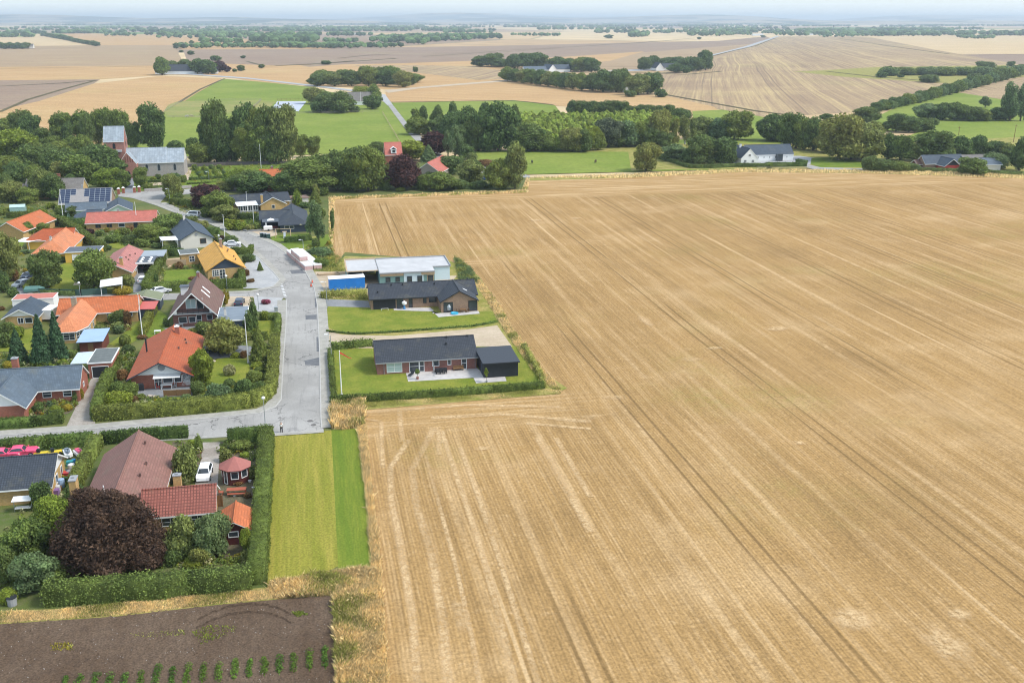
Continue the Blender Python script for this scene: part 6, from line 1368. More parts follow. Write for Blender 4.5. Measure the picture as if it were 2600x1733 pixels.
# young plantation, too many saplings to count
g_ = np.random.default_rng(5)
pl = GP('K4', *[1640,640,1560,340,1950,330,2353,335,2950,350,3100,640,2353,650]); pl = [pl[0], pl[1], pl[2], pl[3], *GP('K5', 850,345,900,640,300,600), GP('K4',2353,560)[0]]
wood('plantation', pl, 900, 5.5, 44, 'pale green young plantation beyond the belt of trees', mk='yg', wr=(.5,.8), sub=2)
# ---------------- hedges ----------------
def HG(k, pts, w_, h, mk, label, **a): return hedge(GP(k, *pts), w_, h, mk, label, **a)
HG('S', [3,1148,120,1138,238,1128], 1.0,1.9,'hd','clipped hedge along the side road behind the pink car')
HG('S', [258,1127,370,1117,478,1110], 1.0,1.8,'hd','clipped hedge along the side road behind the brown-pink roof')
HG('S', [249,1134,222,1182,192,1245], 1.4,2.0,'md','hedge running back from the road between the two bottom houses')
HG('S', [580,1125,688,1116], 1.3,2.1,'hd','rounded hedge end at the road corner beside the lamp post', area_density=40, leaf=.1)
HG('S', [679,1118,674,1200,667,1300,661,1400,655,1484], 1.9,2.3,'hg','tall wide clipped hedge along the yellow-green lawn', area_density=60, leaf=.085)
HG('S', [120,1530,300,1518,480,1503,640,1488], 2.0,2.2,'md','dense hedge along the ploughed soil field', area_density=55, leaf=.10, jit=.12)
HG('S', [241,1066,407,1055,544,1041,636,1030,673,1016,688,1000,693,967,697,898,699,872], 1.7,2.1,'ho','tall clipped hedge curving round the street corner', area_density=45, leaf=.11)
HG('S', [244,1066,262,1000,290,945,300,918], 1.5,1.9,'hg','hedge along the cobbled driveway beside the orange-roofed house', area_density=34)
HG('S', [-30,1087,80,1081,160,1072], 1.2,1.4,'hd','low hedge in front of the slate-roofed brick house')
HG('S', [128,1072,163,1068], 1.6,1.7,'hg','short thick hedge block at the driveway mouth')
HG('C', [980,455,1220,440], 1.0,1.2,'hg','low hedge in front of the blue sheet-roofed shed')
HG('C', [560,520,850,500], 1.0,1.5,'hg','hedge block behind the slate roof right of the spruces')
HG('D', [705,400,760,300,830,140,880,20], 1.3,1.9,'ho','long narrow hedge between the flagpole and the steep chalet')
HG('D', [1760,450,1920,440,2080,445], 1.1,1.5,'hg','hedge behind the small lawn beside the road')
HG('D', [2010,225,2210,225,2205,330,2190,440], 1.1,1.4,'hg','square corner hedge around the small roadside lawn')
HG('F', [95,955,660,925], 1.5,2.1,'hg','clipped hedge in front of the small square lawn', area_density=36)
HG('F', [960,905,1180,895,1395,890,1370,700], 1.4,2.0,'hg','clipped hedge in front of the yellow-roofed house', area_density=36)
HG('F', [100,950,180,800,300,600,395,440], 1.5,2.1,'hg','hedge beside the dark carport leading to the small lawn', area_density=30)
HG('F', [430,475,610,470], 1.2,2.0,'hd','short dark hedge behind the wooden terrace')
HG('F', [930,200,1085,200], 1.6,2.2,'hd','dark hedge end right of the cream gable house')
HG('F', [1240,440,1500,445,1510,400], 1.2,1.7,'hg','hedge behind the driveway of the yellow-roofed house')
HG('E', [640,20,820,60,1000,170,1180,300,1370,420], 2.0,2.4,'hg','long diagonal hedge behind the stepped orange roof', area_density=24, leaf=.16)
HG('E', [350,940,420,860,600,730], 1.2,1.3,'ho','hedge beside the two parked cars')
HG('E', [560,985,760,995,1000,1000], .8,1.2,'dk','ivy hedge behind the green mesh fence')
HG('G', [100,695,400,680,560,640], 1.3,1.8,'hg','hedge below the small greenhouse')
HG('G', [810,760,1030,800,1240,795], 1.6,2.2,'hd','dark hedge left of the long red-roofed bungalow')
HG('G', [-60,640,60,635], 1.2,1.6,'hg','hedge at the far left behind the greenhouse')
HG('G', [1060,850,1290,830], 1.6,1.2,'yg','low pale hedge at the end of the red-roofed bungalow')
HG('H', [260,435,400,440,540,480], 2.2,2.0,'hg','rounded hedge at the junction lamp post')
HG('H', [1080,620,1240,625,1400,620], 1.6,1.8,'hd','dark hedge below the white conservatory')
HG('H', [1680,905,1860,895,2010,880], 1.3,1.4,'hd','dark hedge in front of the playground')
HG('S', [840,1022,960,1016,1100,1007,1250,996,1380,985], .9,1.1,'hg','long low hedge between the bungalow lawn and the stubble', area_density=60, leaf=.10, jit=.12)
HG('S', [839,896,842,940,846,990,850,1020], .8,1.0,'hg','low hedge between the pavement and the bungalow lawn', area_density=50, leaf=.10, jit=.10)
HG('S', [842,888,880,884,945,878], .8,1.3,'md','ragged hedge along the dirt track behind the bungalow', area_density=40, jit=.2, leaf=.14)
HG('S', [1380,985,1372,955,1330,880], .7,.7,'gr2','overgrown edge at the right end of the bungalow lawn', area_density=40, jit=.18)
HG('S', [830,842,900,849,1010,843,1200,829,1262,818], .5,.3,'hd','thin dark hedge plants around the upper lawn', area_density=40)
HG('S', [822,759,840,752,930,750], 1.8,1.2,'gr2','weedy bank beside the blue container', area_density=40, jit=.3)
HG('K5', [940,775,1100,820,1280,880,1440,885,1800,870,2353,870], 1.5,1.4,'dk','long dark hedge in front of the white farmhouse', area_density=12, leaf=.22)
HG('K6', [-20,1020,350,1020], 1.6,1.5,'hd','low hedge along the gravel yard', area_density=12, leaf=.22)
HG('K6', [265,985,350,1000], 1.6,1.4,'hd','short hedge block beside the yard entrance', area_density=12, leaf=.22)
HG('K6', [1000,1060,1500,1068,1800,1075,2353,1105], 1.6,1.3,'dk','dark hedge along the field in front of the far right farm', area_density=10, leaf=.25)
HG('K4', [1000,1020,1380,1010], 1.5,1.5,'dk','dark hedge along the field below the farm', area_density=14, leaf=.2)
HG('K2', [1700,1015,1920,1005,2130,990], .9,.9,'hd','first clipped churchyard hedge in front of the nave', area_density=18, leaf=.15)
HG('K2', [1660,1085,1880,1065,2000,1050], .9,.8,'hg','second lower clipped churchyard hedge near the wall', area_density=18, leaf=.15)
HG('K3', [180,1075,400,1065,620,1050], .9,1.0,'hd','clipped churchyard hedge right of the chancel', area_density=18, leaf=.15)
HG('K3', [160,1125,400,1110,620,1080], .9,.6,'hg','low clipped churchyard hedge above the road', area_density=18, leaf=.15)
# stone walls
def wall(k, pts, h, w_, label, m):
    P = GP(k, *pts); e = empty('stone_wall', (*P[0],0), 0, label, 'wall'); b = MB()
    for (x0,y0),(x1,y1) in zip(P, P[1:]):
        x0 -= P[0][0]; x1 -= P[0][0]; y0 -= P[0][1]; y1 -= P[0][1]; L = math.hypot(x1-x0, y1-y0); nx, ny = -(y1-y0)/L*w_/2, (x1-x0)/L*w_/2
        q = [(x0-nx,y0-ny),(x1-nx,y1-ny),(x1+nx,y1+ny),(x0+nx,y0+ny)]; b.poly([(x,y,h) for x,y in q])
        for j in range(4): b.poly([(*q[j],0),(*q[(j+1)%4],0),(*q[(j+1)%4],h),(*q[j],h)])
    b.obj('wall_body', m, e)
wall('K2', [1660,1115,1900,1100,2200,1070], .9,.7,'grey fieldstone wall between the churchyard and the road', B_STONE)
wall('K3', [140,925,600,900,1000,895,1400,890], 1.2,.8,'dark stone wall along the back of the churchyard', plain('wall_dark',(0.11,0.10,0.095),.9,.1,.2,1))
wall('H', [930,680,1060,735,1215,780,1400,765], .5,.5,'low grey retaining wall curving beside the street', plain('wall_grey',(0.24,0.235,0.23),.9,.1,.15,1))
# ---------------- grass masses ----------------
GRM = [LEAF['dry'], LEAF['gr2']]
grass('tall_grass', GP('S', 908,1083,924,1040,944,1250,962,1400,985,1733,990,1760,958,1760,945,1470,936,1300), 26000, .7, [LEAF['dry']], 1)
grass('tall_grass', GP('S', 678,1500,690,1484,780,1468,850,1450,935,1448,950,1500,985,1760,860,1760,848,1512,700,1520), 70000, .8, [LEAF['dry'], LEAF['gr2']], 2)
grass('tall_grass', GP('S', 842,1090,838,1045,850,1020,925,1020,924,1085,870,1092), 18000, 1.3, [LEAF['dry'], LEAF['gr2']], 3, lean=.2)
grass('field_edge_grass', GP('S', -200,1600,-200,1560,0,1555,150,1548,640,1500,800,1478,845,1508,550,1533,300,1562,0,1582), 45000, .35, GRM, 4)
grass('field_edge_grass', GP('S', 850,1024,1385,987,1425,990,1425,1000,925,1036), 20000, .2, [LEAF['gr2'], LEAF['dry']], 5)
grass('field_edge_grass', GP('S', 1216,707,1270,775,1300,830,1380,940,1425,990,1405,990,1350,940,1275,830,1240,770,1190,700), 24000, .5, GRM, 6)
grass('field_edge_grass', GP('S', 835,501,1325,484,1337,451,1345,452,1340,489,850,506,845,640,835,600), 6000, .7, GRM, 7, w_=.12)
grass('field_edge_grass', GP('S', 1338,452,1600,443,1880,430,2200,432,2600,444,2600,454,2200,440,1880,438,1600,452), 9000, .9, [LEAF['dry'], LEAF['dry']], 8, w_=.15)
grass('weeds', GP('S', 770,640,840,640,868,655,876,690,800,690,770,670), 6000, .6, [LEAF['gr2'], LEAF['bl']], 9)
grass('weeds', GP('S', 1155,655,1190,680,1216,720,1165,712), 4000, 1.0, [LEAF['bl'], LEAF['gr2']], 10)
grass('weeds', GP('S', 815,745,930,735,935,762,815,758), 3000, .7, [LEAF['gr2'], LEAF['dry']], 11)
# lawn and stubble tufts for close ground texture
# stones and clods on the soil
def clods():
    x, y, g = scatter(GP('S', -60,1760,0,1582,300,1562,550,1533,841,1507,852,1760), 5200, 21)
    hv, hf = ico(1); VV = []; FF = []; o = 0
    for i in range(len(x)):
        s = g.uniform(.03, .12); v = hv*np.array([s*1.3, s, s*.7])*(1+g.normal(0, .2, (len(hv),1))); v[:,0] += x[i]; v[:,1] += y[i]; VV.append(v); FF.append(hf+o); o += len(hv)
    me = bpy.data.meshes.new('clods'); me.from_pydata(np.concatenate(VV).tolist(), [], np.concatenate(FF).tolist()); me.materials.append(M_SOIL); me.update(); tag(mo('soil_clods', me), kind='stuff')
    x, y, g = scatter(GP('S', -60,1760,0,1582,300,1562,550,1533,841,1507,852,1760), 240, 22); VV = []; FF = []; o = 0
    for i in range(len(x)):
        s = g.uniform(.02, .045); v = hv*s; v[:,2] += .04; v[:,0] += x[i]; v[:,1] += y[i]; VV.append(v); FF.append(hf+o); o += len(hv)
    me = bpy.data.meshes.new('pebbles'); me.from_pydata(np.concatenate(VV).tolist(), [], np.concatenate(FF).tolist()); me.materials.append(M_KERB); me.update(); tag(mo('pebbles', me), kind='stuff')
clods()
grass('field_weeds', GP('Q', 1150,360,1250,320,1420,330,1400,370,1200,440), 260, .22, [LEAF['yg']], 31, w_=.08)
grass('field_weeds', GP('Q', 1740,250,1800,235,1850,262,1780,272), 160, .2, [LEAF['yg']], 32, w_=.08)
grass('field_weeds', GP('Q', 300,430,430,430,440,470,300,480), 160, .2, [LEAF['ye'], LEAF['gr2']], 33, w_=.08)
grass('field_weeds', GP('Q', 780,370,1100,350,1120,380,800,400), 160, .18, [LEAF['gr2']], 34, w_=.08)
tops = [(395,632),(485,632),(580,618),(665,624),(752,618),(850,605),(950,572),(1038,580),(1128,570),(1222,562),(1315,560),(1408,536),(1495,530),(1585,522),(1672,512),(1755,498),(1848,482),(1940,462)]
for i, (x, y) in enumerate(tops):
    a = G('Q', x, y); n = 60+int(40*(760-y)/100); g = np.random.default_rng(60+i)
    C = []; NN = []
    yy = a[1]; L = max(1.2, yy-G('S',300,1760)[1])
    for k in range(int(L/0.28)):
        cy_ = -k*.28+g.normal(0,.05); sz = .26*g.uniform(.6,1.3)
        m = 46; d = g.normal(0,1,(m,3)); d /= np.linalg.norm(d,axis=1)[:,None]; d[:,2] = abs(d[:,2])
        C.append(np.array([g.normal(0,.06), cy_, .05])+d*np.array([sz*1.15, sz, sz*1.3])); NN.append(d+np.array([0,0,.5]))
    C.append(np.stack([np.zeros(90), -np.linspace(0, L, 90), np.full(90, .04)], 1)); NN.append(np.tile(np.array([0,0,1.0]), (90,1)))
    me = quads_mesh('crop_row', np.concatenate(C), np.concatenate(NN), .055, LEAF['crop'], i, 1.4, None, .5)
    tag(mo('crop_row', me, None, (a[0], yy, 0)), f'{ORD[i]} row of leafy green crop plants from the left in the brown soil', 'crop row', 'crop rows in the soil field')
PLP = [('A',60,[430,500,620,330,660,560,560,900,300,1300,60,1380,0,900,100,700]),('B',60,[500,230,790,230,780,420,760,560,740,330,500,320]),('B',80,[130,225,340,230,320,540,180,560]),('B',120,[0,1000,330,1180,780,1100,770,1190,0,1230]),
 ('C',150,[0,1180,400,1100,980,1070,970,1130,800,1210,0,1290]),('C',160,[0,480,900,500,930,600,840,640,0,640]),('C',40,[1500,560,1650,560,1560,820,1420,870,1340,1060,1230,1090]),('D',160,[220,1170,500,900,640,920,660,1090,1200,1100,1240,1170,900,1160,300,1190]),
 ('D',140,[1250,1060,1500,980,1900,900,2060,860,2060,1060,1900,1120,1400,1170]),('D',60,[1900,560,2150,600,2080,900,1960,900]),('D',60,[470,560,640,600,560,860,470,900]),('E',60,[1240,1330,1770,1330,1700,1480,1280,1480]),('E',140,[1180,160,2000,80,2091,330,1640,340,1480,260]),
 ('E',70,[0,400,300,330,330,700,0,900]),('F',100,[0,60,430,60,560,260,330,350,0,340]),('F',40,[370,600,850,600,850,650,380,660]),('F',40,[960,740,1390,700,1380,790,980,800]),('F',50,[100,850,330,600,350,830]),('G',200,[0,520,800,480,1090,560,1240,720,800,780,560,640,0,720]),('G',80,[1240,860,1950,830,2300,700,2353,900,1240,900]),
 ('H',120,[940,620,1420,620,1400,740,1200,760,1000,720]),('H',90,[200,380,520,400,640,640,560,640]),('H',90,[1100,540,1420,540,1400,620,1100,620]),('H',120,[1920,960,2280,960,2300,1220,2000,1220,1960,1000]),('K3',260,[150,930,1380,885,1300,1000,640,1100,160,1100]),('K2',70,[1650,960,2140,930,2140,1050,1660,1090])]
for i, (k, n, q) in enumerate(PLP): plants(GP(k, *q), n, 300+i, h=(.25,.9) if k not in ('K3','K2') else (.5,1.3))
# tractor tracks on the soil
q_ = N('soil_pressed', .95, .05); q_.col((0.070,0.047,0.031)); q_.l(q_.rng(q_.noise(q_.pos(), 2.2, 4, .7), .35, .62, 0.05, .6), q_.b.inputs['Alpha']); M_TYRE = q_.m
for dy in (0, .22, 1.5, 1.72):
    P = [GT(x/2.353, 1450+(y+0)/2.353) for x, y in ((1180,290),(1270,245),(1370,210),(1480,196),(1590,200),(1680,225),(1740,260))]; b = MB()
    for (x0,y0,*_),(x1,y1,*_) in zip(P, P[1:]): b.poly([(x0,y0-dy,.07),(x1,y1-dy,.07),(x1,y1-dy+.22,.07),(x0,y0-dy+.22,.07)])
    tag(b.obj('tyre_track', M_TYRE), kind='structure')
# ---------------- flagpoles and lamps ----------------
def pole(k, x, y, top, label, **a):
    X, Y, h, _, t = PT(k, x, y, top); flagpole((X, Y), h, label, **a)
pole('S',362.5,858,747,'white flagpole at the right end of the long orange roof')
pole('S',630.5,921,806,'white flagpole on the lawn inside the curved hedge')
pole('S',867.5,1003,891,'white flagpole with a red pennant on the bungalow lawn', pennant=True)
pole('H',940,900,565,'white flagpole beside the cream gable house'); pole('H',1297,670,445,'white flagpole on the lawn of the yellow brick house'); pole('H',1220,540,280,'white flagpole in front of the conservatory roof')
pole('G',900,700,290,'white flagpole left of the solar panel roof'); pole('G',1955,830,470,'white flagpole in front of the dull red roof')
pole('K3',1010,940,665,'tall white flagpole in front of the grove behind the church'); pole('K3',2155,215,60,'white flagpole at the grey thatched farmhouse')
def lam(k, x, y, top, label, kind, rz=0):
    X, Y, h, _, t = PT(k, x, y, top); lamp((X, Y), label, kind, h-.4, rz)
lam('S',674.5,1088,1007,'street lamp with white globe at the street corner','ball'); lam('S',842,912,845,'street lamp with flat head at the dirt track','arm')
lam('S',831,783,712,'street lamp with slim head beside the dark gravel drive','arm'); lam('S',771,642,606,'street lamp behind the stacked brick pallets','arm'); lam('F',1185,905,725,'street lamp behind the hedge of the yellow-roofed house','ball')
lam('F',1605,1185,970,'street lamp on the gravel by the pink flowers','ball'); lam('H',255,440,230,'street lamp at the church road junction','arm'); lam('F',1080,300,190,'street lamp right of the cream house chimney','ball')
lam('E',1068,1000,815,'street lamp in front of the green mesh fence','ball'); lam('K3',412,1080,970,'street lamp at the churchyard hedge','arm'); lam('K4',975,870,735,'street lamp in front of the red barn','arm')
for i, (x, y, tp, lb) in enumerate(((1752,735,655,'wooden power pole at the left side of the right pasture'),(2255,800,640,'taller leaning power pole at the right edge of the pasture'))):
    X, Y, h_, _, t = PT('K6', x, y, tp); e = empty('power_pole', (X,Y,0), 0, lb, 'power pole', 'power poles in the pasture'); MB().tube([(0,0,0),(.3*i,0,h_)], [.16,.1], 7).obj('pole', WOOD, e); MB().box(-.9+.3*i,.9+.3*i,-.06,.06,h_-.7,h_-.55).obj('crossarm', WOOD, e)
# ---------------- fences ----------------
def FN(k, pts, label, **a): return fence('fence', label, GP(k, *pts), **a)
FN('K3', [-110,300,0,230,120,165,400,170,700,160,1000,162], 'post fence along the top of the dry paddock', sp_=11, h=1.5)
FN('K3', [1010,160,960,210,910,250], 'short post fence down the right side of the dry paddock', sp_=4, h=1.5)
FN('K3', [-230,370,0,362,160,360,360,358], 'post fence between the dry paddock and the lower pasture', sp_=12, h=1.5)
FN('K3', [1440,315,1700,318,2000,305,2353,298], 'post fence along the pasture below the farm trees', sp_=9, h=1.5)
FN('K3', [1195,165,1400,158,1530,160], 'dark fence behind the riding ground', sp_=3, h=1.6, m=WOOD)
FN('K4', [280,262,340,370,400,470,450,560], 'pale rail fence beside the north road', sp_=8, h=1.2, m=WOODL)
FN('D', [945,1075,1240,1060], 'wooden slat fence in front of the patio of the orange-roofed house', sp_=2.2, h=1.1, rails=1, mesh=True, m=WOOD)
FN('E', [520,985,800,995,1080,1000,1420,975], 'green wire mesh fence along the lane', sp_=3, h=1.5, rails=1, mesh=True, m=plain('mesh_green',(0.05,0.10,0.08),.6,.3,.1,2))
FN('B', [448,745,520,740], 'dark wooden fence between the annex and the orange-roofed shed', sp_=1, h=1.6, rails=1, mesh=True, m=WOOD)
FN('F', [385,600,640,590], 'pale wooden terrace screen beside the small lawn', sp_=2, h=1.5, rails=1, mesh=True, m=WOODL)
FN('K6', [-100,1050,350,1048], 'low wire fence in front of the gravel yard', sp_=8, h=1.0)
# ---------------- cars ----------------
WH = (0.78,0.79,0.80); SV = (0.52,0.54,0.56); DB = (0.05,0.07,0.11); GN = (0.02,0.045,0.035); PK = (0.85,0.10,0.22); BL = (0.04,0.12,0.35)
def CR(k, x, y, ang, c, label, **a): p = G(k, x, y); return car(p, R(ang), c, label, **a)
CR('B',378,500,-92,WH,'white hatchback parked facing the pavilion beside the annex')
CR('E',287,870,-120,SV,'silver car parked at the left on the lane drive'); CR('E',385,760,-110,DB,'dark blue car parked behind the silver car')
CR('E',1900,815,88,WH,'white van-like car parked beside the pink-roofed house', kind='hatch',H=1.7); CR('F',300,960,25,WH,'white estate car on the lane behind the black shed', kind='sedan',L=4.6)
CR('F',1255,335,2,WH,'white sedan behind the yellow roof near the road', kind='sedan',L=4.5); CR('H',530,590,160,WH,'white van parked at the roadside by the purple tree', kind='van',L=4.6,W=1.85)
CR('D',1510,575,190,GN,'dark green car under the round tree inside the hedge'); CR('F',1352,1115,85,DB,'dark grey-blue car on the gravel behind the wet flat roof'); CR('E',1010,455,60,WH,'white car in front of the yellow flat-roofed garage')
CR('A',165,268,2,PK,'pink vintage car behind the dark grey roof', kind='classic',L=4.7); CR('A',20,290,2,PK,'second pink vintage car cut off at the left edge', kind='classic',L=4.7)
CR('F',40,640,90,DB,'dark car inside the carport with roof domes'); CR('K6',130,930,5,SV,'silver car on the gravel yard of the white farmhouse'); CR('K5',2295,760,8,DB,'dark car against the long white wing')
CR('K3',0,0,0,SV,'x') if False else None
CR('K4',1290,930,4,BL,'blue car at the farm edge behind the trees'); CR('E',1560,870,170,SV,'silver car under the white curved canopy')
# small trailer, containers
p = G('H',1480,765); e = empty('trailer', (*p,0), R(5), 'small white box trailer on the drive of the black timber house', 'trailer'); MB().box(-1.3,1.1,-.7,.7,.45,1.25).obj('body', P_WHITE, e); b = MB(); b.slab([(-1.32,-.72,1.27),(1.12,-.72,1.27),(.8,0,1.5),(-1.1,0,1.5),(1.12,.72,1.27),(-1.32,.72,1.27)],[(0,1,2,3),(3,2,4,5),(1,4,2),(5,0,3)],.02); b.obj('lid', P_WHITE, e)
for s in (-1,1): MB().tube([(0,s*.8-.08,.3),(0,s*.8+.08,.3)],.3,12).obj('wheel', RUB, e)
MB().tube([(1.1,0,.5),(2.0,0,.45)],.05,6).obj('drawbar', GALV, e)
for i in range(3):
    p = G('H',1400+i*38,845+i*6); e = empty('refuse_bin', (*p,0), .3, ['dark green refuse bin nearest the street corner','middle dark green refuse bin on the drive','dark green refuse bin closest to the playground'][i], 'bin', 'refuse bins'); MB().box(-.5,.5,-.45,.45,.1,1.2).obj('body', plain('bin_green',(0.03,0.065,0.06),.5,.3,.1,2), e); MB().box(-.54,.54,-.5,.5,1.202,1.3).obj('lid', P_GREY, e)
# playground set
p = G('H',1655,850); e = empty('playset', (*p,0), 0, 'wooden swing and slide playset on the small lawn', 'playset')
for x in (-1.8,2.2):
    for s in (-1,1): MB().tube([(x,s*.9,0),(x,0,2.4)],.08,6).obj('leg', WOODL, e)
MB().tube([(-1.9,0,2.42),(2.3,0,2.42)],.08,6).obj('beam', WOODL, e); b = MB(); b.slab([(.3,-2.2,.1),(.9,-2.2,.1),(.9,0,1.6),(.3,0,1.6)],[(0,1,2,3)],.05); b.obj('slide', GALV, e); MB().box(0,1.2,.02,1.0,1.5,1.6).obj('platform', WOODL, e)
# parasols and canopies
p = G('H',1885,770); e = empty('parasol', (*p,0), 0, 'pale yellow parasol on the terrace of the black timber house', 'parasol'); MB().tube([(0,0,0),(0,0,2.4)],.04,6).obj('pole', WOOD, e); b = MB(); b.slab([(1.6*math.cos(k*.785),1.6*math.sin(k*.785),2.2) for k in range(8)]+[(0,0,2.75)],[(k,(k+1)%8,8) for k in range(8)],.03); b.obj('canopy', plain('cloth_yellow',(0.62,0.60,0.35),.8,.1,.05,1), e)
p = G('E',1500,960); e = empty('canopy', (*p,0), R(8), 'white curved canopy on posts beside the lane', 'canopy'); b = MB(); b.slab([(-2.4,-2.6,2.2),(2.2,-2.6,2.5),(2.2,2.6,2.9),(-2.4,2.6,2.5)],[(0,1,2,3)],.08); b.obj('roof', P_WHITE, e)
for x in (-2.2,2.0):
    for y in (-2.3,2.3): MB().tube([(x,y,0),(x,y,2.25)],.06,6).obj('post', P_WHITE, e)
p = G('E',420,370); e = empty('shade_sail', (*p,0), 0, 'large white terrace sail beside the stepped orange roof', 'shade sail'); b = MB(); b.slab([(-3.2,-1.6,2.3),(0,-2.4,2.2),(3,-1.0,2.5),(2.4,2.2,2.6),(-1.8,1.4,2.7)],[(0,1,2,3,4)],.05); b.obj('sail', P_WHITE, e)
for x, y in ((-3,-1.4),(2.7,-.8),(0,-2.2)): MB().tube([(x,y,0),(x,y,2.2)],.06,6).obj('post', P_WHITE, e)
p = G('C',320,100); 
p = G('E',690,1300); e = empty('caravan', (*p,0), R(80), 'white caravan between the small slate house and the orange bay house', 'caravan'); b = MB(); b.slab([(-2.3,-1.1,2.35),(2.0,-1.1,2.35),(2.0,1.1,2.35),(-2.3,1.1,2.35)],[(0,1,2,3)],.1); b.obj('roof', P_WHITE, e); MB().box(-2.2,1.9,-1.05,1.05,.45,2.24).obj('body', P_WHITE, e); MB().box(1.9,1.94,-.8,.8,1.2,1.9).obj('window', GLASS, e)
for s in (-1,1): MB().tube([(0,s*1.0-.09,.33),(0,s*1.0+.09,.33)],.33,12).obj('wheel', RUB, e)
p = G('E',455,950); e = empty('covered_boat', (*p,0), R(5), 'small boat under a green cover beside the hedge', 'boat'); b = MB(); V = [(-2,-.7,.9),(1.2,-.7,.9),(2.2,0,1.0),(1.2,.7,.9),(-2,.7,.9),(-1.6,0,1.5),(1.2,0,1.4)]; b.slab(V,[(0,1,6,5),(1,2,6),(2,3,6),(3,4,5,6),(4,0,5)],.6); b.obj('cover', plain('cover_green',(0.10,0.20,0.18),.7,.2,.1,1), e); MB().box(-1.4,1.2,-.4,.4,0,.28).obj('cradle', WOOD, e)
# pallets of bricks on the verge
PAL = ['farthest left wrapped brick pallet up the road','second left wrapped brick pallet','third left wrapped brick pallet','nearest left wrapped brick pallet by the kerb','farthest right wrapped brick pallet by the weeds','second right wrapped brick pallet','third right wrapped brick pallet','nearest right wrapped brick pallet','upper wrapped brick pallet on the second row','upper wrapped brick pallet on the third row']
a0, a1 = G('S',743,650), G('S',779,681); dx, dy = (a1[0]-a0[0])/3, (a1[1]-a0[1])/3; L_ = math.hypot(dx, dy); nx, ny = -dy/L_*2.15, dx/L_*2.15
for i in range(10):
    c_, r_ = divmod(i, 4); up = i >= 8
    if up: c_, r_ = 0, i-7
    e = empty('brick_pallet', (a0[0]+dx*r_+nx*c_, a0[1]+dy*r_+ny*c_, 1.28 if up else 0), math.atan2(dy, dx), PAL[i], 'brick pallet', 'wrapped brick pallets on the verge')
    hw = L_*.46
    MB().box(-hw,hw,-.98,.98,.12,1.2).obj('bricks', plain('wrapped_brick',(0.55,0.36,0.34),.5,.4,.25,3), e); MB().box(-hw-.01,hw+.01,-.99,.99,1.0,1.26).obj('wrap', P_WHITE, e); MB().box(-hw,hw,-.98,.98,0,.115).obj('pallet', WOODL, e)
# timber stack, skip, cones
p = G('R',560,275)
for i, (dx, dy, dz) in enumerate(((0,0,0),(1.6,1.2,0),(-.4,.3,.22))): 
    e = MB(); r = random.Random(i)
    for k in range(9): e.box(-2.4+r.uniform(-.2,.2),2.2+r.uniform(-.3,.3),-.8+k*.18,-.66+k*.18,0,.2)
    o = e.obj('timber_stack', WOODL, None, (p[0]+dx,p[1]+dy,.01+dz), R(-8+i*9)); tag(o, ['pale timber stack behind the blue container','timber stack closer to the unfinished carport','short timber stack lying on top of another'][i], 'timber stack', 'timber stacks on the building plot')
p = G('R',440,195); e = empty('garden_table', (*p,0), 0, 'small grey table standing in the weeds near the pallets', 'table'); MB().box(-.7,.7,-.5,.5,.68,.75).obj('table_top', MEMB, e)
for x in (-.6,.6):
    for y in (-.4,.4): MB().box(x-.04,x+.04,y-.04,y+.04,0,.678).obj('leg', P_GREY, e)
for i, (x, y) in enumerate(((392,385),(402,352))):
    p = G('R', x, y); e = empty('traffic_cone', (*p, .13), 0, ['red and white traffic barrier cone nearest the kerb','farther traffic cone at the construction entrance'][i], 'traffic cone', 'traffic cones'); MB().tube([(0,0,.03),(0,0,.75)],[.2,.05],10).obj('cone', plain('cone_red',(0.7,0.10,0.04),.5,.3,.05,1), e); MB().box(-.25,.25,-.25,.25,0,.03).obj('base', RUB, e)
# manholes
for i, (x, y) in enumerate(((1215,60),(1243,92))):
    p = G('B', x, y); b = MB(); b.poly([(.42*math.cos(k*.5236),.42*math.sin(k*.5236),.10) for k in range(12)]); tag(b.obj('manhole_cover', plain('iron',(0.13,0.12,0.11),.7,.4,.1,4), None, p), ['farther round manhole cover at the road end','nearer round manhole cover at the road end'][i], 'manhole cover', 'manhole covers at the road end')
# garden furniture
def chair_at(x, y, rz, m, label, grp):
    e = empty('garden_chair', (x,y,0), rz, label, 'chair', grp)
    MB().box(-.25,.25,-.25,.25,.42,.48).obj('seat', m, e); MB().box(-.25,.25,.21,.27,.482,1.0).obj('backrest', m, e)
    for a in (-.21,.21):
        for c in (-.21,.21): MB().box(a-.03,a+.03,c-.03,c+.03,0,.418).obj('leg', m, e)
def table_at(x, y, L, W_, m, label, rz=0):
    e = empty('garden_table', (x,y,0), rz, label, 'table'); MB().box(-L/2,L/2,-W_/2,W_/2,.7,.76).obj('table_top', m, e)
    for a in (-1,1):
        for c in (-1,1): MB().box(a*(L/2-.1)-.04,a*(L/2-.1)+.04,c*(W_/2-.1)-.04,c*(W_/2-.1)+.04,0,.698).obj('leg', m, e)
tx, ty = G('R',1572,1172); table_at(tx, ty+.6, 2.0, .9, P_BLACK, 'black dining table on the bungalow terrace')
for i in range(3):
    chair_at(tx-.65+i*.65, ty-.15, R(180), P_BLACK, f'{ORD[i]} black chair from the left on the near side of the terrace table', 'black terrace chairs'); chair_at(tx-.65+i*.65, ty+1.35, 0, P_BLACK, f'{ORD[i]} black chair from the left on the wall side of the terrace table', 'black terrace chairs')
p = G('R',1725,1142); e = empty('garden_bench', (*p,0), 0, 'wooden bench against the bungalow wall beside the door', 'bench'); MB().box(-.9,.9,-.25,.25,.4,.46).obj('seat', WOOD, e); MB().box(-.9,.9,.2,.26,.462,.9).obj('backrest', WOOD, e)
for x in (-.8,.8): MB().box(x-.05,x+.05,-.22,.22,0,.398).obj('leg', WOOD, e)
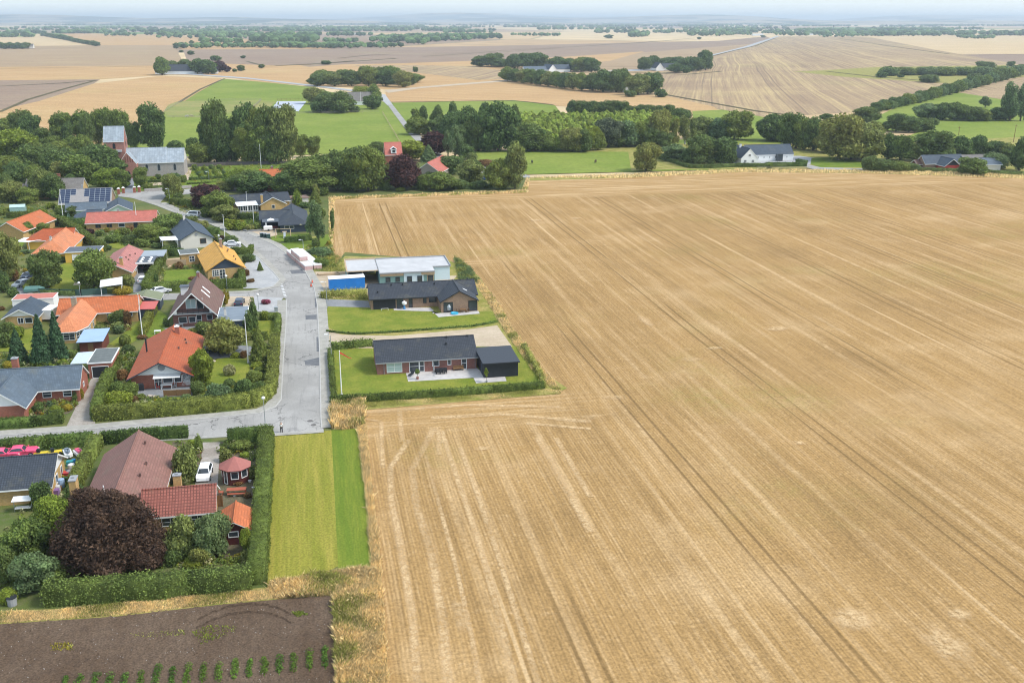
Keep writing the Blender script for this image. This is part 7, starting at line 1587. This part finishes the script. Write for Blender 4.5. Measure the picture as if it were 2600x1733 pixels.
p = G('R',1503,1190); e = empty('parasol', (*p,0), 0, 'closed grey parasol on the bungalow terrace', 'parasol'); MB().tube([(0,0,.1),(0,0,2.5)],.035,6).obj('pole', GALV, e); MB().tube([(0,0,1.0),(0,0,1.5),(0,0,2.5)],[.13,.12,.03],8).obj('canopy', P_GREY, e); MB().tube([(0,0,0),(0,0,.1)],.28,12).obj('base', P_GREY, e)
p = G('R',1355,1225); e = empty('potted_tree', (*p,.05), 0, 'small potted tree at the left end of the terrace', 'potted plant'); MB().tube([(0,0,0),(0,0,.45)],[.18,.25],10).obj('pot', B_RED2, e); MB().tube([(0,0,.4),(0,0,1.1)],.03,5).obj('stem', BARK, e); mo('foliage', crown('shrub',1,'md',1), e, (0,0,1.0), 0, (.8,.8,.9))
p = G('R',1980,1250); e = empty('potted_tree', (*p,.05), 0, 'small young tree in front of the black garage', 'potted plant'); MB().tube([(0,0,0),(0,0,.3)],[.15,.2],10).obj('pot', P_GREY, e); MB().tube([(0,0,.2),(0,0,1.0)],.03,5).obj('stem', BARK, e); mo('foliage', crown('wisp',0,'yg',1), e, (0,0,.8), 0, (1.1,1.1,1.5))
p = G('R',1300,1190); e = empty('sun_lounger', (*p,.05), R(-30), 'dark lounger on the left of the bungalow terrace', 'lounger'); b = MB(); b.slab([(-.3,-.8,.35),(.3,-.8,.35),(.3,.3,.35),(-.3,.3,.35),(.3,.8,.75),(-.3,.8,.75)],[(0,1,2,3),(3,2,4,5)],.06); b.obj('seat', P_BLACK, e); MB().box(-.28,.28,-.7,.2,0,.28).obj('frame', P_GREY, e)
p = G('R',1690,632); b = MB(); n = 16; 
for (r0,z0),(r1,z1) in zip([(.75,0),(.8,.3),(.66,.36),(.62,.3)],[(.8,.3),(.66,.36),(.62,.3),(.6,.2)]):
    for k in range(n):
        a, c = 2*math.pi*k/n, 2*math.pi*(k+1)/n; b.poly([(r0*math.cos(a),r0*math.sin(a),z0),(r0*math.cos(c),r0*math.sin(c),z0),(r1*math.cos(c),r1*math.sin(c),z1),(r1*math.cos(a),r1*math.sin(a),z1)])
e = empty('paddling_pool', (*p,.05), 0, 'round bright blue paddling pool on the terrace of the brown brick house', 'paddling pool'); b.obj('rim', plain('pool_blue',(0.05,0.42,0.62),.4,.4,.05,1), e, smooth=True); b = MB(); b.poly([(.6*math.cos(2*math.pi*k/n),.6*math.sin(2*math.pi*k/n),.2) for k in range(n)]); b.obj('water', plain('pool_water',(0.10,0.40,0.50),.1,.5,.05,1), e)
p = G('R',1236,588); e = empty('kettle_grill', (*p,.05), 0, 'white-topped round grill on a blue stand beside the brown brick wall', 'grill'); MB().tube([(0,0,0),(0,0,.9)],[.3,.1],8).obj('stand', plain('stand_blue',(0.05,0.22,0.45),.5,.3,.05,1), e); MB().tube([(0,0,.9),(0,0,1.1),(0,0,1.5),(0,0,1.75)],[.2,.5,.5,.1],12).obj('bowl', P_WHITE, e)  # kettle barbecue: white bowl on a blue stand
p = G('R',1638,615); e = empty('beach_ball', (*p,.05), 0, 'large pale ball-shaped chair in the open corner of the brown brick house', 'chair'); MB().tube([(0,0,.3),(0,0,.5),(0,0,1.1),(0,0,1.6),(0,0,1.75)],[.2,.42,.5,.3,.05],12).obj('shell', GALV, e); MB().tube([(0,0,0),(0,0,.3)],.2,10).obj('stand', P_GREY, e)
tx, ty = G('R',1765,618); table_at(tx, ty, 1.3,.8,WOOD,'small brown table on the terrace of the brown brick house'); chair_at(tx-1.0,ty,R(90),WOOD,'wooden chair left of the small brown table','wooden terrace chairs'); chair_at(tx+1.0,ty,R(-90),WOOD,'wooden chair right of the small brown table','wooden terrace chairs')
p = G('R',1058,600); e = empty('garden_goal', (*p,0), 0, 'small white frame goal on the lawn before the black wall', 'goal'); MB().tube([(-.7,0,0),(-.7,0,.5)],.04,6).obj('post', P_WHITE, e); MB().tube([(.7,0,0),(.7,0,.5)],.04,6).obj('post', P_WHITE, e); MB().tube([(-.7,0,.47),(.7,0,.47)],.04,6).obj('crossbar', P_WHITE, e)
# terrace of the orange-roofed house
tx, ty = G('D',975,985); table_at(tx, ty, 1.8,.9,P_WHITE,'white garden table on the patio of the orange-roofed house')
for i, (dx, m, lb) in enumerate(((-1.3,P_RED if False else plain('chair_red',(0.45,0.07,0.05),.6,.3,.05,1),'red chair left of the white patio table'),(1.3,P_GREY,'grey chair right of the white patio table'))): chair_at(tx+dx, ty, R(90 if dx < 0 else -90), m, lb, 'patio chairs')
p = G('D',680,1010); e = empty('gas_grill', (*p,0), 0, 'black covered grill against the brick wall of the orange-roofed house', 'grill'); MB().box(-.6,.6,-.3,.3,.05,1.0).obj('cabinet', P_BLACK, e); MB().tube([(-.5,0,1.02),(.5,0,1.02)],.28,10).obj('lid', P_BLACK, e)
tx, ty = G('B',632,640); table_at(tx, ty, 2.4,.9,plain('table_redwood',(0.36,0.10,0.055),.6,.3,.1,2),'red-brown garden table in front of the octagonal pavilion',R(-4))
e = empty('garden_bench', (tx,ty-.75,0), R(-4), 'red-brown bench on the near side of the garden table', 'bench'); MB().box(-1.1,1.1,-.18,.18,.42,.47).obj('seat', plain('table_redwood',(0.36,0.10,0.055)), e); [MB().box(x-.05,x+.05,-.15,.15,0,.418).obj('leg', WOOD, e) for x in (-.9,.9)]
chair_at(tx-1.9, ty+.1, R(80), plain('table_redwood',(0.36,0.10,0.055)), 'red-brown chair left of the garden table by the pavilion', 'pavilion chairs')
for i, (x, y, c) in enumerate(((735,545,'white planter beside the pavilion'),(612,658,'small white ball in front of the garden table'),(765,600,'white flower pot near the tall hedge'))):
    p = G('B', x, y); b = MB(); b.tube([(0,0,0),(0,0,.3)],[.16,.24],10); tag(b.obj('flower_pot', P_WHITE, None, p), c, 'flower pot', 'white pots around the pavilion')
# clutter beside the dark-roofed bungalow
junk = [('jet_ski',640,275,-60,(0.75,0.10,0.20),'red and white jet ski on the grass by the hedge'),('jet_ski',545,275,-70,(0.2,0.25,0.3),'dark and white jet ski left of the red one')]
for nm, x, y, rz, c, lb in junk:
    p = G('A', x, y); e = empty(nm, (*p,0), R(rz), lb, 'jet ski', 'jet skis'); b = MB(); b.slab([(-1.4,-.5,.6),(.8,-.5,.6),(1.5,0,.75),(.8,.5,.6),(-1.4,.5,.6)],[(0,1,2,3,4)],.4); b.obj('hull', P_WHITE, e); b = MB(); b.slab([(-1.3,-.25,.8),(.2,-.3,.85),(.9,0,1.0),(.2,.3,.85),(-1.3,.25,.8)],[(0,1,2,3,4)],.2); b.obj('seat', plain('jet_'+nm+str(x),c,.5,.3,.05,1), e); MB().tube([(.2,-.4,1.15),(.2,.4,1.15)],.04,6).obj('handlebar', P_BLACK, e); MB().tube([(.3,0,.8),(.2,0,1.14)],.05,6).obj('steering_post', P_BLACK, e)
for i, (x, y, rz) in enumerate(((330,270,0),(440,262,20))):
    p = G('A', x, y); e = empty('pedal_kart', (*p,0), R(rz), ['yellow go-kart behind the bungalow roof','yellow go-kart nearer the jet skis'][i], 'go-kart', 'yellow go-karts'); MB().box(-.9,.9,-.35,.35,.25,.5).obj('chassis', plain('kart_yellow',(0.75,0.55,0.05),.4,.4,.05,1), e); MB().box(-.5,-.1,-.25,.25,.502,1.0).obj('seat', P_BLACK, e)
    for a in (-.6,.6):
        for s in (-1,1): MB().tube([(a,s*.45-.08,.22),(a,s*.45+.08,.22)],.22,10).obj('wheel', RUB, e)
BC = [('blue barrel',(0.02,0.16,0.40)),('teal tub',(0.03,0.25,0.27)),('white canister',(0.7,0.7,0.7)),('dark crate',(0.05,0.06,0.08)),('grey bucket',(0.3,0.3,0.32)),('red box',(0.5,0.06,0.06)),('green can',(0.06,0.22,0.08)),('black tub',(0.03,0.03,0.03)),('pale blue box',(0.3,0.42,0.6)),('brown basket',(0.25,0.15,0.08)),('silver pot',(0.5,0.5,0.52)),('purple bag',(0.22,0.12,0.3))]
for i, (nm, c) in enumerate(BC):
    x = [590,560,575,540,555,520,530,500,490,475,460,440][i]; y = [335,350,400,410,440,450,480,490,520,545,560,590][i]; p = G('A', x, y); b = MB(); s = .3+.1*(i%3)
    if i%2: b.box(-s,s,-s*.8,s*.8,0,s*1.6); b.box(-s*1.05,s*1.05,-s*.85,s*.85,s*1.6+.002,s*1.75)
    else: b.tube([(0,0,0),(0,0,s),(0,0,s*2.2),(0,0,s*2.4)],[s*.85,s,s*.9,s*.5],12)
    tag(b.obj(nm.split()[-1] if nm.split()[-1] != 'can' else 'canister', plain('junk_'+nm.replace(' ','_'),c,.5,.3,.1,3), None, p), f'{nm} in the clutter along the bungalow gable wall', nm.split()[-1], 'clutter beside the bungalow')
p = G('A',190,710); e = empty('garden_swing', (*p,0), 0, 'white garden swing seat on the grass below the bungalow', 'swing seat'); MB().box(-.9,.9,-.3,.3,.45,.55).obj('seat', P_WHITE, e); b = MB(); b.slab([(-1.1,-.6,1.6),(1.1,-.6,1.6),(1.1,.6,1.75),(-1.1,.6,1.75)],[(0,1,2,3)],.06); b.obj('canopy', P_WHITE, e)
for x in (-1,1): MB().tube([(x,0,0),(x,0,1.55)],.05,6).obj('post', GALV, e)
p = G('Q',75,200); e = empty('water_tank', (*p,0), 0, 'grey tub standing at the edge of the soil field', 'tub'); MB().tube([(0,0,0),(0,0,.9)],[.45,.5],12).obj('tub', P_GREY, e); MB().tube([(0,0,.9),(0,0,.96)],[.54,.54],12).obj('lid', P_BLACK, e)
# patio table of chalet, bird table, well
tx, ty = G('F',550,1420); table_at(tx, ty, 1.6,.9,P_GREY,'grey table on the ground terrace of the steep chalet')
tx, ty = G('D',874,385); table_at(tx, ty, 1.2,.7,P_WHITE,'white table on the lawn behind the large orange roof')
p = G('F',1838,1210); e = empty('cable_cabinet', (*p,.03), 0, 'pale cable cabinet at the gravel corner by the pavement', 'cabinet'); MB().box(-.35,.35,-.2,.2,0,.95).obj('body', GALV, e); MB().box(-.39,.39,-.24,.24,.952,1.02).obj('lid', GALV, e)
# large stones on patio edge
for i, (x, y) in enumerate(((775,1075),(800,1078),(840,1080),(1490,690))):
    p = G('D', x, y); hv, hf = ico(2); v = hv*np.array([.45,.3,.22])*(1+np.random.default_rng(i).normal(0,.05,(len(hv),1))); me = bpy.data.meshes.new('boulder'); me.from_pydata((v+[0,0,.12]).tolist(), [], hf.tolist()); me.materials.append(plain('stone_pale',(0.5,0.42,0.34),.9,.1,.15,3)); tag(mo('boulder', me, None, (*p,0)), ['left pale boulder at the patio edge','middle pale boulder at the patio edge','right pale boulder at the patio edge','pale stone at the lawn corner near the round tree'][i], 'boulder', 'pale garden boulders')
# ---------------- people and animals ----------------
def skin(name, V, Ed, Rd, m, parent=None, sub=2, root=0):
    me = bpy.data.meshes.new(name); me.from_pydata(V, Ed, []); me.materials.append(m); o = mo(name, me, parent)
    md = o.modifiers.new('skin', 'SKIN'); md.use_smooth_shade = True
    for i, r in enumerate(Rd): sv = me.skin_vertices[0].data[i]; sv.radius = (r, r) if not isinstance(r, tuple) else r; sv.use_root = (i == root)
    s = o.modifiers.new('sub', 'SUBSURF'); s.levels = sub; s.render_levels = sub; return o
p = G('B',989,152); e = empty('person', (*p,.0), R(175), 'person in a white top and black trousers standing at the end of the road', 'person')
SK = plain('skin', (0.50,0.31,0.22), .6, .3, .03, 3)
V = [(0,0,.93),(0,0,1.15),(0,0,1.40),(0,.0,1.50),(0,-.01,1.60),(0,-.01,1.70), (.10,0,.88),(.11,-.02,.48),(.12,.01,.09),(.12,-.13,.04),(-.10,0,.88),(-.11,.03,.48),(-.12,.06,.09),(-.12,-.09,.04),
     (.18,0,1.40),(.24,-.02,1.14),(.14,-.20,1.08),(.08,-.27,1.10),(-.18,0,1.40),(-.24,-.02,1.14),(-.14,-.20,1.08),(-.08,-.27,1.10)]
Ed = [(0,1),(1,2),(2,3),(3,4),(4,5),(0,6),(6,7),(7,8),(8,9),(0,10),(10,11),(11,12),(12,13),(2,14),(14,15),(15,16),(16,17),(2,18),(18,19),(19,20),(20,21)]
Rd = [.13,.12,.13,.055,.085,.07,.085,.06,.042,.04,.085,.06,.042,.04,.06,.046,.036,.03,.06,.046,.036,.03]
skin('body', V, Ed, Rd, SK, e)
skin('shirt', [(0,0,.92),(0,0,1.15),(0,0,1.41),(.19,0,1.40),(.25,-.02,1.13),(-.19,0,1.40),(-.25,-.02,1.13)], [(0,1),(1,2),(2,3),(3,4),(2,5),(5,6)], [.150,.140,.150,.078,.062,.078,.062], P_WHITE, e)
skin('trousers', [(0,0,.92),(.10,0,.86),(.11,-.02,.48),(.12,.01,.10),(-.10,0,.86),(-.11,.03,.48),(-.12,.06,.10)], [(0,1),(1,2),(2,3),(0,4),(4,5),(5,6)], [.145,.10,.075,.058,.10,.075,.058], P_BLACK, e)
skin('hair', [(0,.015,1.66),(0,.03,1.72)], [(0,1)], [.095,.075], plain('hair_brown',(0.10,0.06,0.035),.7,.2,.1,3), e)
for s in (-1,1): skin('shoe', [(s*.12,.03 if s > 0 else .08,.045),(s*.12,-.16 if s > 0 else -.11,.04)], [(0,1)], [.05,.045], P_BLACK, e, 1)
MB().box(-.05,.05,-.125,-.108,1.60,1.605).obj('face_mark', SK, e) if False else None
def horse(k, x, y, rz, c, label):
    p = G(k, x, y); e = empty('horse', (*p,-.05), R(rz), label, 'horse', 'horses in the green pasture')
    m = plain('coat_'+str(int(c[0]*1000)), c, .7, .2, .15, 2)
    V = [(-.65,0,1.15),(-.1,0,1.08),(.55,0,1.14),(.95,0,1.30),(1.25,0,.75),(1.50,0,.35), (.6,.17,.85),(.62,.17,.45),(.58,.17,.05),(.6,-.17,.85),(.66,-.17,.45),(.66,-.17,.05),
         (-.62,.18,.95),(-.50,.18,.68),(-.78,.18,.45),(-.74,.18,.05),(-.62,-.18,.95),(-.46,-.18,.68),(-.72,-.18,.45),(-.66,-.18,.05),(-.98,0,1.10),(-1.06,0,.55)]
    Ed = [(0,1),(1,2),(2,3),(3,4),(4,5),(2,6),(6,7),(7,8),(2,9),(9,10),(10,11),(0,12),(12,13),(13,14),(14,15),(0,16),(16,17),(17,18),(18,19),(0,20),(20,21)]
    Rd = [.32,.34,.33,.22,.16,.09,.13,.08,.06,.13,.08,.06,.2,.13,.08,.06,.2,.13,.08,.06,.08,.05]
    skin('body', V, Ed, Rd, m, e); skin('mane', [(.75,0,1.42),(1.05,0,1.20),(1.28,0,.86)], [(0,1),(1,2)], [.06,.07,.05], P_BLACK, e, 1)
horse('K4',1675,755,8,(0.035,0.024,0.02),'black horse grazing right of the tall roadside tree'); horse('K4',1768,765,80,(0.03,0.028,0.03),'dark horse seen end-on in the middle of the pasture'); horse('K5',265,830,60,(0.06,0.035,0.02),'brown horse grazing near the lone round tree'); horse('K3',155,352,10,(0.45,0.42,0.38),'pale horse standing at the paddock fence'); horse('K3',215,350,170,(0.40,0.32,0.25),'light brown horse beside the pale one at the paddock fence')
# ---------------- haze ----------------
hb = MB(); hb.box(-29000,29000,-260,25990,-3,150)
hm = bpy.data.materials.new('haze'); hm.use_nodes = True; t_ = hm.node_tree; t_.nodes.remove(t_.nodes['Principled BSDF'])
pv = t_.nodes.new('ShaderNodeVolumePrincipled'); pv.inputs['Color'].default_value = (0.80,0.91,1.0,1); pv.inputs['Density'].default_value = 1.0e-4; pv.inputs['Anisotropy'].default_value = 0.2
t_.links.new(pv.outputs[0], t_.nodes['Material Output'].inputs['Volume'])
hz = hb.obj('haze', hm); tag(hz, kind='stuff')
